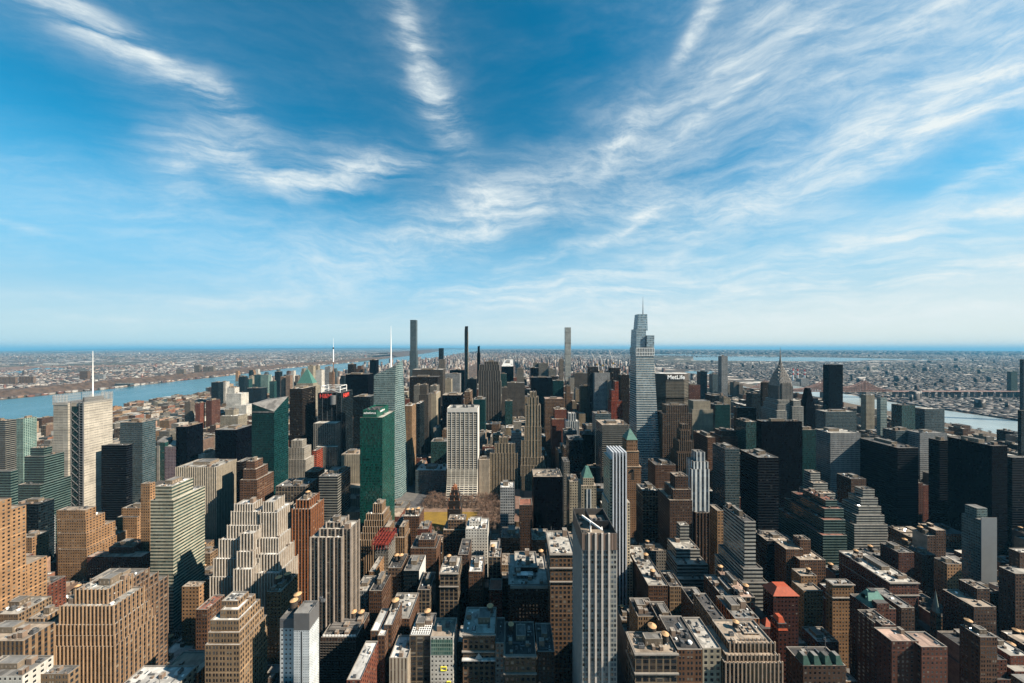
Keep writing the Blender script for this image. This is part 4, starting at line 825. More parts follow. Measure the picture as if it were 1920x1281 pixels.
B('dark slate-roofed block behind the big red-brown apartment house', 'apartment building', 'redbrown', 'tar', 1172, [(1640, 1672, 1168, 276, 14)], units=5, pent=False)
r = empty('mansard_row', ((px2x(1500, 236)+px2x(1588, 236))/2, 236, 0), 'old dark building with green copper corner mansards and pale flat decks at the bottom edge', 'apartment building')
Y0 = 236; x0, x1 = px2x(1506, Y0), px2x(1586, Y0); zt = py2z(1248, Y0)
make(r, [(x0, x1, Y0, Y0+15, zt)], 'darkbrown', 'tar', units=6, pent=False)
HERO.append(dict(root=r, ref='green mansard row', vb=1281, W=[(x0, x1, Y0, Y0+15, zt)], px=(1500, 1590), py=1215, label='x'))
for k in range(4):
    xa = x0+.3+k*(x1-x0-7)/3; b = MB(); b.prism([(xa, Y0+.1), (xa+5.2, Y0+.1), (xa+5.2, Y0+7), (xa, Y0+7)], zt, zt+5.5, top=[(xa+1.2, Y0+1.6), (xa+4.0, Y0+1.6), (xa+4.0, Y0+5.4), (xa+1.2, Y0+5.4)], wm=0, rm=1); part(b, 'mansard_roof', [plain('mansard_dark_green', (.045, .13, .10), .65, .35, .5), ROOFS['grey']], r)
r = empty('church_tower', (px2x(1760, 345), 345, 0), 'small pale stone church with a slim green-grey spire among brown blocks', 'church')
xm = px2x(1760, 345); b = MB(); b.box(xm-2.6, xm+2.6, 345, 350.2, -3, py2z(1150, 345), bay=5, flo=8); b.box(xm-5, xm+5, 350.4, 372, -3, 20, bay=5, flo=9); part(b, 'wall', [fac('tan'), ROOFS['dark']], r)
b = MB(); b.tube(xm, 347.6, py2z(1150, 345), py2z(1110, 345), 2.9, .1, 8); part(b, 'spire', plain('spire_green', (.30, .38, .34), .7), r)
HERO.append(dict(root=r, ref=None, vb=1180, W=[(xm-5, xm+5, 345, 372, 20)], px=(1752, 1768), py=1110, label='church'))
r = empty('striped_hotel', (px2x(312, 720), 720, 0), 'multicoloured striped hotel tower with teal, purple and white vertical bands', 'hotel')
Y0 = 720; zt = py2z(834, Y0); D = De(Y0, 336, 353)
HERO.append(dict(root=r, ref='multicoloured striped tower', vb=900, W=[(px2x(285, Y0), px2x(336, Y0), Y0, Y0+D, zt)], px=(285, 353), py=825, label='striped'))
for (a_, c_, t_, wl_, gl_, w_, y_) in ((285, 289, 838, (.60, .60, .57), (.03, .05, .05), .3, 0), (289, 294, 840, (.10, .22, .20), (.01, .04, .04), .6, .4), (294, 299, 836, (.62, .58, .54), (.05, .04, .05), .3, 0), (299, 309, 830, (.03, .12, .11), (.01, .05, .05), .8, .5),
        (309, 336, 838, (.44, .36, .42), (.05, .025, .05), .55, 0)):
    b = MB(); b.box(px2x(a_, Y0)+.05, px2x(c_, Y0), Y0+y_, Y0+D-y_, -3, py2z(t_, Y0), bay=3.2, flo=3.3)
    fm = facade('facade_stripe_%d' % a_, wl_, gl_, ww=w_, wh=.7, lit=.1); part(b, 'wall', [fm, ROOFS['grey']], r)
for k, (c0, gc) in enumerate((((.10, .26, .20), (.02, .08, .06)), ((.50, .42, .30), (.06, .05, .04)), ((.12, .28, .20), (.02, .08, .05)), ((.55, .54, .50), (.05, .06, .06)))):
    ya, yc = Y0+.3+k*(D-.4)/4, Y0+.3+(k+1)*(D-.4)/4; b = MB(); x_ = px2x(336, Y0); b.box(x_+.03, x_+1.2, ya, yc-.1, -3, py2z(836, Y0), bay=2.4, flo=3.3); part(b, 'side_stripe', [facade('facade_side_%d' % k, c0, gc, ww=.6, wh=.6, lit=.1), ROOFS['grey']], r)
b = MB(); slopebox(b, px2x(311, Y0), px2x(334, Y0), Y0+4, Y0+D-4, [py2z(838, Y0)+1, py2z(838, Y0)+4, py2z(826, Y0), py2z(830, Y0)], 3, 3, z0=py2z(839, Y0)) ; part(b, 'roof_screen', [ROOFS['pale'], ROOFS['pale']], r)
b = MB(); slopebox(b, px2x(292, Y0), px2x(308, Y0), Y0+2, Y0+D-2, [py2z(828, Y0), py2z(830, Y0), py2z(824, Y0), py2z(822, Y0)], 3, 3, z0=py2z(832, Y0)) ; part(b, 'roof_screen', [ROOFS['grey'], ROOFS['grey']], r)

def ribs(ref, col, gap=3.0, w=.5, d=.55, up=.9, sides='SE', bays=None):
    """vertical piers standing proud of the walls, one mesh per wall"""
    h = H_(ref); m = plain('pier_'+ref.replace(' ', '_')[:30], col, .85, .22, .2)
    for i, (x0, x1, y0, y1, z) in enumerate(h['W']):
        j = .04*i; x0 -= j; x1 += j; y0 -= j; y1 += j
        if 'S' in sides:
            b = MB(); n = max(2, round((x1-x0)/gap))
            for q in range(n+1):
                x = x0+(x1-x0)*q/n; b.box(x-w/2, x+w/2, y0-d, y0-.01, -3, z+up, bay=9, flo=99)
            part(b, 'wall_pier', [m, m], h['root'])
        if 'E' in sides or 'W' in sides:
            b = MB(); n = max(2, round((y1-y0)/gap)); xa, xb_ = (x1+.01, x1+d) if 'E' in sides else (x0-d, x0-.01)
            for q in range(n+1):
                y = y0+(y1-y0)*q/n; b.box(xa, xb_, y-w/2+.001, y+w/2, -3, z+up, bay=9, flo=99)
            part(b, 'wall_pier', [m, m], h['root'])
ribs('five-tiered tan building', (.53, .35, .21), 3.0, .62, .6)
ribs('ribbed tan stepped building', (.50, .35, .22), 3.0, .6, .6, sides='S')
ribs('pale wedding-cake building', (.80, .72, .62), 2.9, .75, .5, up=1.2)
ribs('orange brick tower', (.46, .18, .07), 3.4, .7, .5)
ribs('grey-beige balcony tower', (.56, .47, .39), 6.8, .9, 1.0)
ribs('cream finned slab', (.70, .62, .50), 2.9, .5, .7, up=.3)
ribs('grey limestone slab', (.42, .37, .31), 9.0, 1.0, .9, up=.3)
ribs('slender beige skyscraper', (.60, .49, .35), 6.6, 1.2, .8)
ribs('beige stepped tower', (.56, .46, .33), 6.6, 1.0, .7)
ribs('grey-brown stepped building', (.30, .21, .15), 4.0, .6, .5)
ribs('brown gothic needle', (.30, .19, .12), 3.2, .7, .7, up=3.0, sides='SW')
ribs('brown ribbed office', (.28, .185, .125), 3.8, .6, .6, up=2.0, sides='SW')
ribs('brown ribbed setback tower', (.20, .12, .08), 4.2, .7, .6, sides='SW')
# ------------------------------------------------------------------ buildings with shapes of their own
def custom(label, cat, pxl, pxr, pyt, Y, D, vb, name=None, ref=None):
    x0, x1 = px2x(pxl, Y), px2x(pxr, Y)
    root = empty(name or cat.replace(' ', '_'), ((x0+x1)/2, Y, 0), label, cat)
    HERO.append(dict(root=root, ref=ref, vb=vb, W=[(x0, x1, Y, Y+D, py2z(pyt, Y))], px=(pxl, pxr), py=pyt, label=label))
    return root
def text(root, s, loc, size, rotz, mat, name='lettering', ext=.15, bold=0.0):
    c = bpy.data.curves.new(name, 'FONT'); c.body = s; c.size = size; c.extrude = ext; c.align_x = 'CENTER'; c.align_y = 'CENTER'; c.offset = bold
    t_ = bpy.data.objects.new('tmp', c); COL.objects.link(t_); bpy.context.view_layer.update()
    me = bpy.data.meshes.new_from_object(t_); bpy.data.objects.remove(t_); me.materials.clear(); me.materials.append(mat)
    o = bpy.data.objects.new(name, me); COL.objects.link(o)
    o.parent = root; o.location = (loc[0]-root.location.x, loc[1]-root.location.y, loc[2]); o.rotation_euler = (R(90), 0, rotz)
    return o

# pale screened tower with a mast (left)
r = custom('pale tower wrapped in grey screens with a white mast and open screens on top', 'skyscraper', 100, 157, 745, 545, 46, 985, ref='pale screened tower')
X0, X1, X2, Y0 = px2x(100, 545), px2x(127.5, 545), px2x(157, 549), 545
zt = py2z(756, 545)
b = MB(); b.box(X0, X1, Y0, Y0+50, -3, zt, bay=7, flo=4.2); b.box(X1+.05, X2, Y0+4.5, De(549, 157, 211)+549, -3, zt, bay=7, flo=4.2)
YN = De(549, 157, 211)+549
part(b, 'wall', [fac('slat'), ROOFS['grey']], r)
b = MB(); b.box(X1+.1, X2-1.2, Y0+3.6, Y0+4.4, -3, zt-6, bay=2.2, flo=4.2); part(b, 'recessed_glass', [fac('deepteal'), ROOFS['dark']], r)
b = MB()
for i in range(17):
    z = i*12.5; b.bar((X1+.6, Y0+3.2, z), (X2-6, Y0+3.2, z+12.5), .35); b.bar((X2-6, Y0+3.2, z), (X1+.6, Y0+3.2, z+12.5), .35)
for z in np.arange(3, zt, 4.2): b.bar((X2-5.5, Y0+3.0, z), (X2, Y0+3.0, z), .55)
for x in (X1+.6, X2-6, X2): b.bar((x, Y0+3.1, 0), (x, Y0+3.1, zt+2), .5)
part(b, 'corner_bracing', STEEL, r)
scr = plain('screen_rods', (.62, .62, .60), .5, .1)
for nm, (xa, ya, xb, yb) in {'s': (X0-.3, Y0-.6, X1, Y0-.6), 'e': (X2+.5, Y0+5, X2+.5, YN), 'n': (X1, YN+.5, X2, YN+.5), 'w': (X0-.5, Y0, X0-.5, Y0+50)}.items():
    b = MB(); L = math.hypot(xb-xa, yb-ya); n = int(L/1.15)
    for i in range(n+1):
        t_ = i/n; x, y = xa+(xb-xa)*t_, ya+(yb-ya)*t_
        b.bar((x, y, zt-3), (x, y, zt+12+((i*7) % 5)*.5), .13)
    for z in (zt+1, zt+5.5, zt+10): b.bar((xa, ya, z), (xb, yb, z), .12)
    part(b, 'roof_screen', scr, r)
b = MB(); mx, my = X1+8, Y0+26; b.tube(mx, my, zt, zt+30, 1.0, .75, 10); b.tube(mx, my, zt+30, py2z(658, my), .75, .25, 10); part(b, 'mast', WHITEPAINT, r)
b = MB(); b.box(X1+6, X2-6, Y0+14, Y0+36, zt, zt+7, bay=3, flo=4); part(b, 'penthouse', [MATS['bulk_b'], ROOFS['grey']], r)

# dark teal slab with a sloping roof
r = custom('dark teal glass slab whose grey roof slopes across the top', 'skyscraper', 472, 514, 765, 560, 46, 955, ref='sloped teal slab')
Y0 = 560; x0, x1 = px2x(472, Y0), px2x(514, Y0); D = De(Y0, 514, 541)
b = MB(); slopebox(b, x0, x1, Y0, Y0+D, [py2z(757, Y0), py2z(772, Y0), py2z(746, Y0+D)+3, py2z(750, Y0+D)+2], 1.8, 3.7); part(b, 'wall', [fac('deepteal'), ROOFS['grey']], r)
b = MB(); b.box(x0+.2, x1-.2, Y0-.45, Y0-.05, py2z(773, Y0)-1, py2z(772, Y0)+.8, bay=3, flo=3); part(b, 'parapet_screen', [ROOFS['grey'], ROOFS['grey']], r)

# tower under a copper pyramid
r = custom('tan tower crowned by a green copper pyramid with a lantern', 'skyscraper', 549, 588, 718, 1300, 40, 745, ref='copper pyramid tower')
Y0 = 1300; x0, x1 = px2x(551, Y0), px2x(588, Y0); zt = py2z(724, Y0)
b = MB(); b.box(x0, x1, Y0, Y0+45, -3, zt, bay=3, flo=3.8); b.box(x0+6, x1-6, Y0+5, Y0+40, zt, zt+10, bay=3, flo=3.8); part(b, 'wall', [fac('cream'), ROOFS['tan']], r)
b = MB(); b.pyramid(x0+8, x1-8, Y0+7, Y0+38, zt+10, py2z(694, Y0), .12); part(b, 'pyramid_roof', COPPER, r)
b = MB(); xm = (x0+x1)/2; b.tube(xm, Y0+22, py2z(694, Y0), py2z(688, Y0), 1.8, 0, 8); part(b, 'lantern', COPPER, r)

# tower with red sign letters and a truss mast
r = custom('dark glass tower with red sign letters and a white antenna on a truss frame', 'skyscraper', 600, 655, 735, 760, 45, 880, ref='red-signed antenna tower')
Y0 = 760; x0, x1 = px2x(596, Y0), px2x(640, Y0); D = De(Y0, 640, 655); zt = py2z(737, Y0)
b = MB(); b.box(x0, x1, Y0, Y0+D+18, -3, zt, bay=2.2, flo=3.9); part(b, 'wall', [fac('darkglass'), ROOFS['dark']], r)
b = MB()
for x in np.linspace(x0, x1, 6): b.box(x-.25, x+.25, Y0-.4, Y0-.05, py2z(860, Y0), zt, bay=9, flo=9)
part(b, 'mullion_fins', STEEL, r)
b = MB(); b.box(x0+3, x1-1, Y0-22, Y0-.6, -3, py2z(794, Y0-22), bay=4.2, flo=4.2); b.box(x0+13, x1+6, Y0-30, Y0-22.05, -3, py2z(838, Y0-30), bay=3.4, flo=4.2); part(b, 'masonry_wall', [fac('greypier'), ROOFS['pale']], r)
b = MB(); cxx = x0+36; b.tube(cxx, Y0-1.2, py2z(758, Y0), py2z(741, Y0), 6.5, 6.5, 24); part(b, 'round_corner_drum', STEEL, r)
b = MB()
for sx in (x0+6, x1-5):
    for sy in (Y0+4, Y0+34): b.bar((sx, sy, zt), (sx, sy, zt+15), .6)
for z in (zt+7, zt+15):
    b.bar((x0+6, Y0+4, z), (x1-5, Y0+4, z), .5); b.bar((x0+6, Y0+34, z), (x1-5, Y0+34, z), .5)
    b.bar((x0+6, Y0+4, z), (x0+6, Y0+34, z), .5); b.bar((x1-5, Y0+4, z), (x1-5, Y0+34, z), .5)
b.bar((x0+6, Y0+4, zt), (x1-5, Y0+4, zt+15), .35); b.bar((x1-5, Y0+4, zt), (x0+6, Y0+4, zt+15), .35)
part(b, 'truss_frame', WHITEPAINT, r)
b = MB(); mx, my = px2x(625, Y0+19), Y0+19; z0 = zt
for i in range(4):
    a = math.pi/4+i*math.pi/2; c_, s_ = math.cos(a), math.sin(a)
    b.bar((mx+4.5*c_, my+4.5*s_, z0), (mx+1.2*c_, my+1.2*s_, z0+44), .35)
for k in range(9):
    z = z0+k*4.8; q = 4.5-3.3*k/9
    b.bar((mx-q*.7, my-q*.7, z), (mx+q*.7, my-q*.7, z+4.8), .22); b.bar((mx+q*.7, my-q*.7, z), (mx-q*.7, my-q*.7, z+4.8), .22)
b.tube(mx, my, z0+40, z0+86, 1.2, .9, 8); part(b, 'antenna_lattice', plain('antenna_brown', (.30, .17, .11), .6), r)
b = MB(); b.tube(mx, my, z0+70, z0+100, 1.3, 1.0, 10); b.tube(mx, my, z0+104, py2z(634, my), .45, .15, 8); part(b, 'antenna_tip', WHITEPAINT, r)
b = MB(); b.tube(mx, my, z0+100, z0+104, 1.6, 1.6, 10); part(b, 'antenna_ball', DARKSTEEL, r)
text(r, 'H&M', (px2x(611, Y0), Y0-.9, py2z(743, Y0)), 13, 0, REDPAINT, bold=.25)
text(r, 'H&M', (x1+.8, Y0+D*.55, py2z(742, Y0+10)), 13, R(90), REDPAINT, bold=.25)

# pale faceted tower with a white spire
r = custom('pale green faceted crystal tower with a slanted crown and white spire', 'skyscraper', 700, 765, 690, 690, 50, 915, ref='pale faceted crystal tower')
Y0 = 690; g = fac('boa')
xl, xm, xr = px2x(700, Y0), px2x(741, Y0), px2x(754, Y0+38)
zL, zM, zR = py2z(704, Y0), py2z(684, Y0), py2z(675, Y0+40)
b = MB()
def quad(pts, bay, flo, m=0):
    L = max(math.dist(pts[0][:2], pts[1][:2]), math.dist(pts[2][:2], pts[3][:2])); nb = max(1, round(L/bay)); o = b.seed*101+len(b.f)*53
    b.face(pts, [(o, pts[0][2]/flo), (o+nb, pts[1][2]/flo), (o+nb, pts[2][2]/flo), (o, pts[3][2]/flo)], m)
xb = px2x(766, Y0+46); xs = px2x(744, Y0-2)
quad([(xl-2, Y0, -3), (xs-9, Y0, -3), (xm, Y0+3, zM-2), (xl, Y0+3, zL)], 2, 4.4)
quad([(xs-9, Y0, -3), (xb-6, Y0+12, -3), (xr-3, Y0+30, zR-4), (xm, Y0+3, zM-2)], 2, 4.4)
quad([(xb-6, Y0+12, -3), (xb, Y0+46, -3), (xr, Y0+42, zR), (xr-3, Y0+30, zR-4)], 2, 4.4)
quad([(xb, Y0+46, -3), (xl-2, Y0+46, -3), (xl, Y0+42, zL-4), (xr, Y0+42, zR)], 2, 4.4)
quad([(xl-2, Y0+46, -3), (xl-2, Y0, -3), (xl, Y0+3, zL), (xl, Y0+42, zL-4)], 2, 4.4)
b.face([(xl, Y0+3, zL), (xm, Y0+3, zM-2), (xr-3, Y0+30, zR-4), (xr, Y0+42, zR), (xl, Y0+42, zL-4)], None, 1)
part(b, 'wall', [g, ROOFS['grey']], r)
b = MB(); sx = px2x(733, Y0+24); b.tube(sx, Y0+24, zL-5, zL+34, 2.6, 1.6, 8); b.tube(sx, Y0+24, zL+34, py2z(611, Y0+24), 1.6, .25, 8); part(b, 'spire', WHITEPAINT, r)
b = MB()
for k in range(5):
    b.bar((xl+4+k*8, Y0+8, zL+2), (xl+10+k*8, Y0+10, zL+8+k*3), .5)
part(b, 'rooftop_struts', STEEL, r)

# green glass tower with a lettered rooftop screen
r = custom('emerald green glass tower with a lettered green rooftop screen', 'skyscraper', 674, 740, 768, 480, 40, 942, ref='emerald green tower')
Y0 = 480; x0, x1 = px2x(675, Y0), px2x(717, Y0); D = De(Y0, 717, 740); zt = py2z(783, Y0)
make(r, [(x0, x1, Y0, Y0+D, zt)], 'green', 'pale', units=5, pent=False)
b = MB(); xa, xb_ = px2x(681, Y0+3), px2x(707, Y0+3); zc = py2z(770, Y0+3)+1; b.box(xa, xb_, Y0+2, Y0+D-3, zt-1, zc, bay=40, flo=40, par=2.5); b.m = [min(m, 1) for m in b.m]
b.face([(*p, zc-2.5) for p in b.inner], None, 2)
part(b, 'rooftop_screen', [plain('screen_green', (.004, .13, .085), .35, .1, ior=1.6), plain('screen_green', (.004, .13, .085)), ROOFS['dark']], r)
text(r, 'salesforce', ((xa+xb_)/2, Y0+1.8, (zt+zc)/2+1), 4.4, 0, WHITEPAINT, ext=.1, bold=.06)
text(r, 'salesforce', (xb_+.2, Y0+D*.45, (zt+zc)/2+1), 4.4, R(90), WHITEPAINT, ext=.1, bold=.06)
for q in range(5): unit('cooling_tower', xa+5+q*3.6-r.location.x, Y0+9-r.location.y+(q % 2)*5, zc-2.5, 1.8, r)

# white gridded slab whose foot flares out
r = custom('white travertine slab gridded with wide dark windows and a flared foot', 'skyscraper', 838, 900, 752, 700, 40, 925, ref='white gridded slab')
Y0 = 700; x0, x1 = px2x(838.5, Y0), px2x(895.5, Y0); zt = py2z(765, Y0); D = 36
b = MB(); flo = 3.9; nb = 7; o = 40
prof = [(0, -22, 0), (0, -17, 6), (0, -11, 16), (0, -6, 29), (0, -2, 45), (0, 0, 62)]
for (aa, y1_, z1_), (bb, y2_, z2_) in zip(prof, prof[1:]):
    b.face([(x0, Y0+y1_, z1_), (x1, Y0+y1_, z1_), (x1, Y0+y2_, z2_), (x0, Y0+y2_, z2_)], [(o, z1_/flo), (o+nb, z1_/flo), (o+nb, z2_/flo), (o, z2_/flo)], 0)
    for x in (x0, x1):
        q = [(x, Y0+y1_, z1_), (x, Y0+D, z1_), (x, Y0+D, z2_), (x, Y0+y2_, z2_)]
        b.face(q if x == x1 else q[::-1], None, 2)
b.face([(x0, Y0, 62), (x1, Y0, 62), (x1, Y0, zt-9), (x0, Y0, zt-9)], [(o, 62/flo), (o+nb, 62/flo), (o+nb, (zt-9)/flo), (o, (zt-9)/flo)], 0)
b.face([(x1, Y0, 62), (x1, Y0+D, 62), (x1, Y0+D, zt), (x1, Y0, zt)], None, 2); b.face([(x0, Y0+D, 62), (x0, Y0, 62), (x0, Y0, zt), (x0, Y0+D, zt)], None, 2)
b.face([(x1, Y0+D, 0), (x0, Y0+D, 0), (x0, Y0+D, zt), (x1, Y0+D, zt)], None, 2)
b.face([(x0, Y0, zt-9), (x1, Y0, zt-9), (x1, Y0, zt), (x0, Y0, zt)], None, 2)
b.box(x0+.6, x1-.6, Y0+.6, Y0+D-.6, zt-2.2, zt-2.0, wm=2, rm=1)
part(b, 'wall', [fac('grace'), ROOFS['pale'], plain('travertine', (1.15, 1.08, .98), .7, .1)], r)
b = MB()
for i in range(nb+1):
    x = x0+(x1-x0)*i/nb; b.box(x-.55, x+.55, Y0-.7, Y0-.02, 62, zt-9, bay=9, flo=999)
part(b, 'pier', plain('travertine', (.66, .62, .57)), r)
b = MB(); b.box(x0, x1, Y0-.75, Y0-.03, zt-8.9, zt+.02, bay=99, flo=99); part(b, 'crown_band', [plain('travertine', (.66, .62, .57))]*2, r)
for i, (fx, s) in enumerate(((.2, 3.4), (.5, 2.4), (.62, 2.4), (.8, 3.2))): unit('cooling_tower', x0+(x1-x0)*fx-r.location.x, 14+(i % 2)*6, zt-2, s, r)

# four super-slender towers far up the avenue
def slender(label, cat, px0, px1, pyt, Y, D, st, vb, ref, steps=()):
    r = custom(label, cat, px0, px1, pyt, Y, D, vb, ref=ref)
    x0, x1 = px2x(px0, Y), px2x(px1, Y)
    W = [(x0, x1, Y, Y+D, py2z(pyt, Y))]+[(px2x(a, Y), px2x(c, Y), Y-.5*k-.5, Y+D+.5*k, py2z(t, Y)) for k, (a, c, t) in enumerate(steps)]
    make(r, W, st, 'grey', units=0, pent=False); return r, x0, x1
slender('extremely tall blue glass tower with an offset upper half', 'skyscraper', 769, 780, 600, 1940, 30, 'bluegrey', 745, 'tallest blue tower', [(768, 781, 658)])
r, x0, x1 = slender('pencil-thin dark tower with a bronze side feathering to a point', 'skyscraper', 871, 877, 620, 1928, 18, 'darkglass', 738, 'pencil-thin dark tower')
b = MB()
for k in range(9): b.box(x0+.2, x1-.2, 1929+k*1.9, 1946, py2z(620, 1928)+k*2.9, py2z(620, 1928)+k*2.9+3, bay=2, flo=4)
part(b, 'feathered_crown', [fac('bronze'), ROOFS['dark']], r)
b = MB(); b.box(x1+.05, x1+1.6, 1930, 1944, 0, py2z(622, 1928), bay=2, flo=4); part(b, 'bronze_flank', [fac('creamflat'), ROOFS['tan']], r)
r, x0, x1 = slender('thin black tower with a sharp top behind the limestone slab', 'skyscraper', 894.5, 900, 662, 1560, 18, 'black', 690, 'thin black tower')
b = MB(); slopebox(b, x0+2, x1-2, 1562, 1576, [py2z(650, 1560), py2z(648, 1560), py2z(649, 1560), py2z(651, 1560)], 2, 4, z0=py2z(662, 1560)-1); part(b, 'tapered_top', [fac('black'), ROOFS['dark']], r)
r = custom('slender square white gridded tower standing above the skyline', 'skyscraper', 1060, 1070, 614, 1846, 28, 712, ref='slender gridded spire')
x0, x1 = px2x(1060, 1846), px2x(1070.6, 1846)
b = MB(); b.box(x0, x1, 1846, 1874, -3, py2z(614, 1846), bay=4.7, flo=4.7); part(b, 'wall', [facade('facade_window_grid', (.66, .66, .64), (.06, .09, .10), ww=.66, wh=.66, lit=.1, blind=(.3, .3, .3), mech=13, ior=1.7), ROOFS['grey']], r)
B('lone dark tower far up the city beside the upper river', 'apartment tower', 'darkglass', 'dark', 680, [(822.5, 831, 653, 2600, 26)], ref='lone far dark tower', units=0, pent=False)
B('pale tower standing in front of the lone far dark tower', 'apartment tower', 'palepier', 'grey', 690, [(823, 834, 674, 2200, 26)], units=0, pent=False)
B('dark twin slabs over the far west side', 'apartment tower', 'black', 'dark', 695, [(693, 705, 675, 1750, 36)], units=0)
B('dark brown tower near the far river', 'apartment tower', 'bronze', 'grey', 702, [(652, 663, 683, 1650, 30)], units=0)
B('stepped brown tower near the far river', 'apartment tower', 'brown', 'tan', 700, [(670, 677, 686, 1800, 20), (668, 679, 692, 1796, 28)], units=0, pent=False)
B('tall pale slab above the copper pyramid right side', 'apartment tower', 'creamflat', 'grey', 726, [(577, 587, 686, 1900, 24)], units=0)
B('second pale slab right of the one above the copper pyramid', 'apartment tower', 'creamflat', 'grey', 722, [(588, 596, 686, 1950, 24)], units=0)
B('white slab between the copper pyramid and the antenna', 'apartment tower', 'white', 'white', 728, [(592, 603, 694, 1500, 24)], units=0)
B('grey twin tower left of the antenna tower mast', 'apartment tower', 'grid', 'grey', 728, [(609, 619, 688, 1700, 24)], units=0)
B('pink-brown slim tower behind the truss frame mast', 'apartment tower', 'quay', 'tan', 728, [(617, 624, 698, 1600, 20)], units=0)
B('dark river tower group with a grey flank', 'apartment tower', 'darkglass', 'grey', 745, [(448, 458, 706, 1900, 26)], units=0)
B('teal riverside glass tower left of the dark group', 'apartment tower', 'teal', 'grey', 740, [(459, 467, 711, 1950, 26)], units=0)
B('pale narrow tower in the riverside group', 'apartment tower', 'cream', 'grey', 730, [(467, 472, 705, 2000, 20)], units=0)
B('tall teal glass tower in the riverside group', 'apartment tower', 'teal', 'grey', 735, [(474, 488, 703, 2050, 26)], units=0)
B('teal stepped tower with a bright edge in the riverside group', 'apartment tower', 'tealwhite', 'grey', 735, [(489, 503, 703, 1980, 26)], units=0)
B('dark blue tower tallest of the riverside group', 'apartment tower', 'darkglass', 'dark', 740, [(515, 524, 697, 1800, 24)], units=0)
B('lower teal block below the tallest riverside tower', 'apartment tower', 'teal', 'grey', 745, [(505, 514, 715, 1780, 24)], units=0)
B('two brown brick towers above the sloped teal slab', 'apartment tower', 'quay', 'tan', 735, [(526, 533, 706, 1700, 20), (536, 544, 704, 1690, 20)], units=0, pent=False)
B('long dark glass block in front of the riverside towers', 'apartment building', 'darkglass', 'dark', 745, [(462, 490, 728, 1700, 40)], units=0)

# tapering tower with terraced crown and spire
r = custom('tall tapering white-banded glass tower with a terraced crown and needle spire', 'skyscraper', 1178, 1240, 587, 700, 60, 940, name='tapered_skyscraper', ref='tapered banded tower')
Y0 = 700
def at(px, Y): return px2x(px, Y)
def tier(name, st, zb, zt, bl, br, tl, tr, yb0, yt0, yb1, yt1, bay=3.0, flo=4.9):
    """lean walls: left/right px at base and top, front/back distances"""
    b = MB()
    xw = lambda c, y: px2x(c, y)
    P = [(xw(bl, yb0), yb0), (xw(br, yb0), yb0), (xw(br, yb0)+1, yb1), (xw(bl, yb0), yb1)]
    T = [(xw(tl, yt0), yt0), (xw(tr, yt0), yt0), (xw(tr, yt0)+1, yt1), (xw(tl, yt0), yt1)]
    b.prism(P, zb, zt, bay=bay, flo=flo, top=T); return part(b, name, [fac(st), ROOFS['grey']], r)
tier('wall', 'vone', -3, py2z(664, 706), 1195, 1243, 1192.5, 1225.5, 694, 706, 694+De(694, 1195, 1178), 706+De(706, 1192.5, 1182))
tier('crown_collar', 'vone', py2z(664, 708), py2z(652, 708), 1193, 1226.5, 1193, 1227, 706, 706, 745, 745, 2, 3.5)
tier('crown_tier', 'crownglass', py2z(653, 712), py2z(617, 712), 1193, 1212, 1193.5, 1211, 713, 713, 748, 744)
tier('crown_tier', 'crownglass', py2z(653, 712), py2z(629, 709), 1212.5, 1226.5, 1213, 1227, 709, 709, 744, 742)
tier('crown_tier', 'crownglass', py2z(620, 720), py2z(589, 720), 1195.5, 1214.5, 1196.5, 1213.5, 720, 722, 746, 742)
b = MB(); sx = px2x(1205.5, 730); b.tube(sx, 730, py2z(592, 730), py2z(580, 730), 1.3, .9, 8); b.tube(sx, 730, py2z(580, 730), py2z(556, 730), .9, .15, 8); part(b, 'spire', STEEL, r)
b = MB(); xa, xc = px2x(1193, 704), px2x(1227, 704)
for i in range(12):
    x = xa+(xc-xa)*i/11; b.bar((x, 705, py2z(668, 705)), (x, 705, py2z(653, 705)), .35)
for p_ in (667, 661, 653): b.bar((xa, 705, py2z(p_, 705)), (xc, 705, py2z(p_, 705)), .4)
part(b, 'crown_lattice', WHITEPAINT, r)

# octagonal slab with lettering
r = custom('broad octagonal bronze-banded slab with white rooftop lettering', 'skyscraper', 1231, 1289, 701, 860, 40, 800, ref='octagonal lettered tower')
Y0 = 860; x0, x1 = px2x(1229, 880), px2x(1288.5, 880); zt = py2z(701, Y0); c = 14
P = [(x0, Y0+c), (x0+c*1.3, Y0), (x1-c*1.3, Y0), (x1, Y0+c), (x1, Y0+c+14), (x1-c*1.3, Y0+42), (x0+c*1.3, Y0+42), (x0, Y0+c+14)]
b = MB(); b.prism(P, -3, zt-18, bay=3.2, flo=3.8, cap=False); b.prism(P, zt-68, zt-62, cap=False, bay=3.2, flo=3)
part(b, 'wall', [fac('bronzeband'), ROOFS['grey']], r)
def grow(P, k): 
    mx = sum(p[0] for p in P)/len(P); my = sum(p[1] for p in P)/len(P)
    return [(mx+(p[0]-mx)*k, my+(p[1]-my)*k) for p in P]
b = MB(); b.prism(grow(P, 1.012), zt-18, zt, bay=60, flo=60); part(b, 'crown_band', [plain('crown_bronze', (.13, .11, .095), .6, .1), ROOFS['white']], r)
b = MB(); b.prism(grow(P, 1.006), zt-71, zt-65, bay=3.2, flo=6, cap=False, bottom=False); part(b, 'louvre_band', [facade('facade_louvre', (.2, .17, .14), (.004, .004, .004), ww=.7, wh=.9, lit=0), ROOFS['dark']], r)
text(r, 'MetLife', ((x0+x1)/2+2, Y0-1.4, zt-9), 15, 0, plain('sign_white', (2.1, 2.1, 2.05), .5, .05), ext=.3, bold=.2)

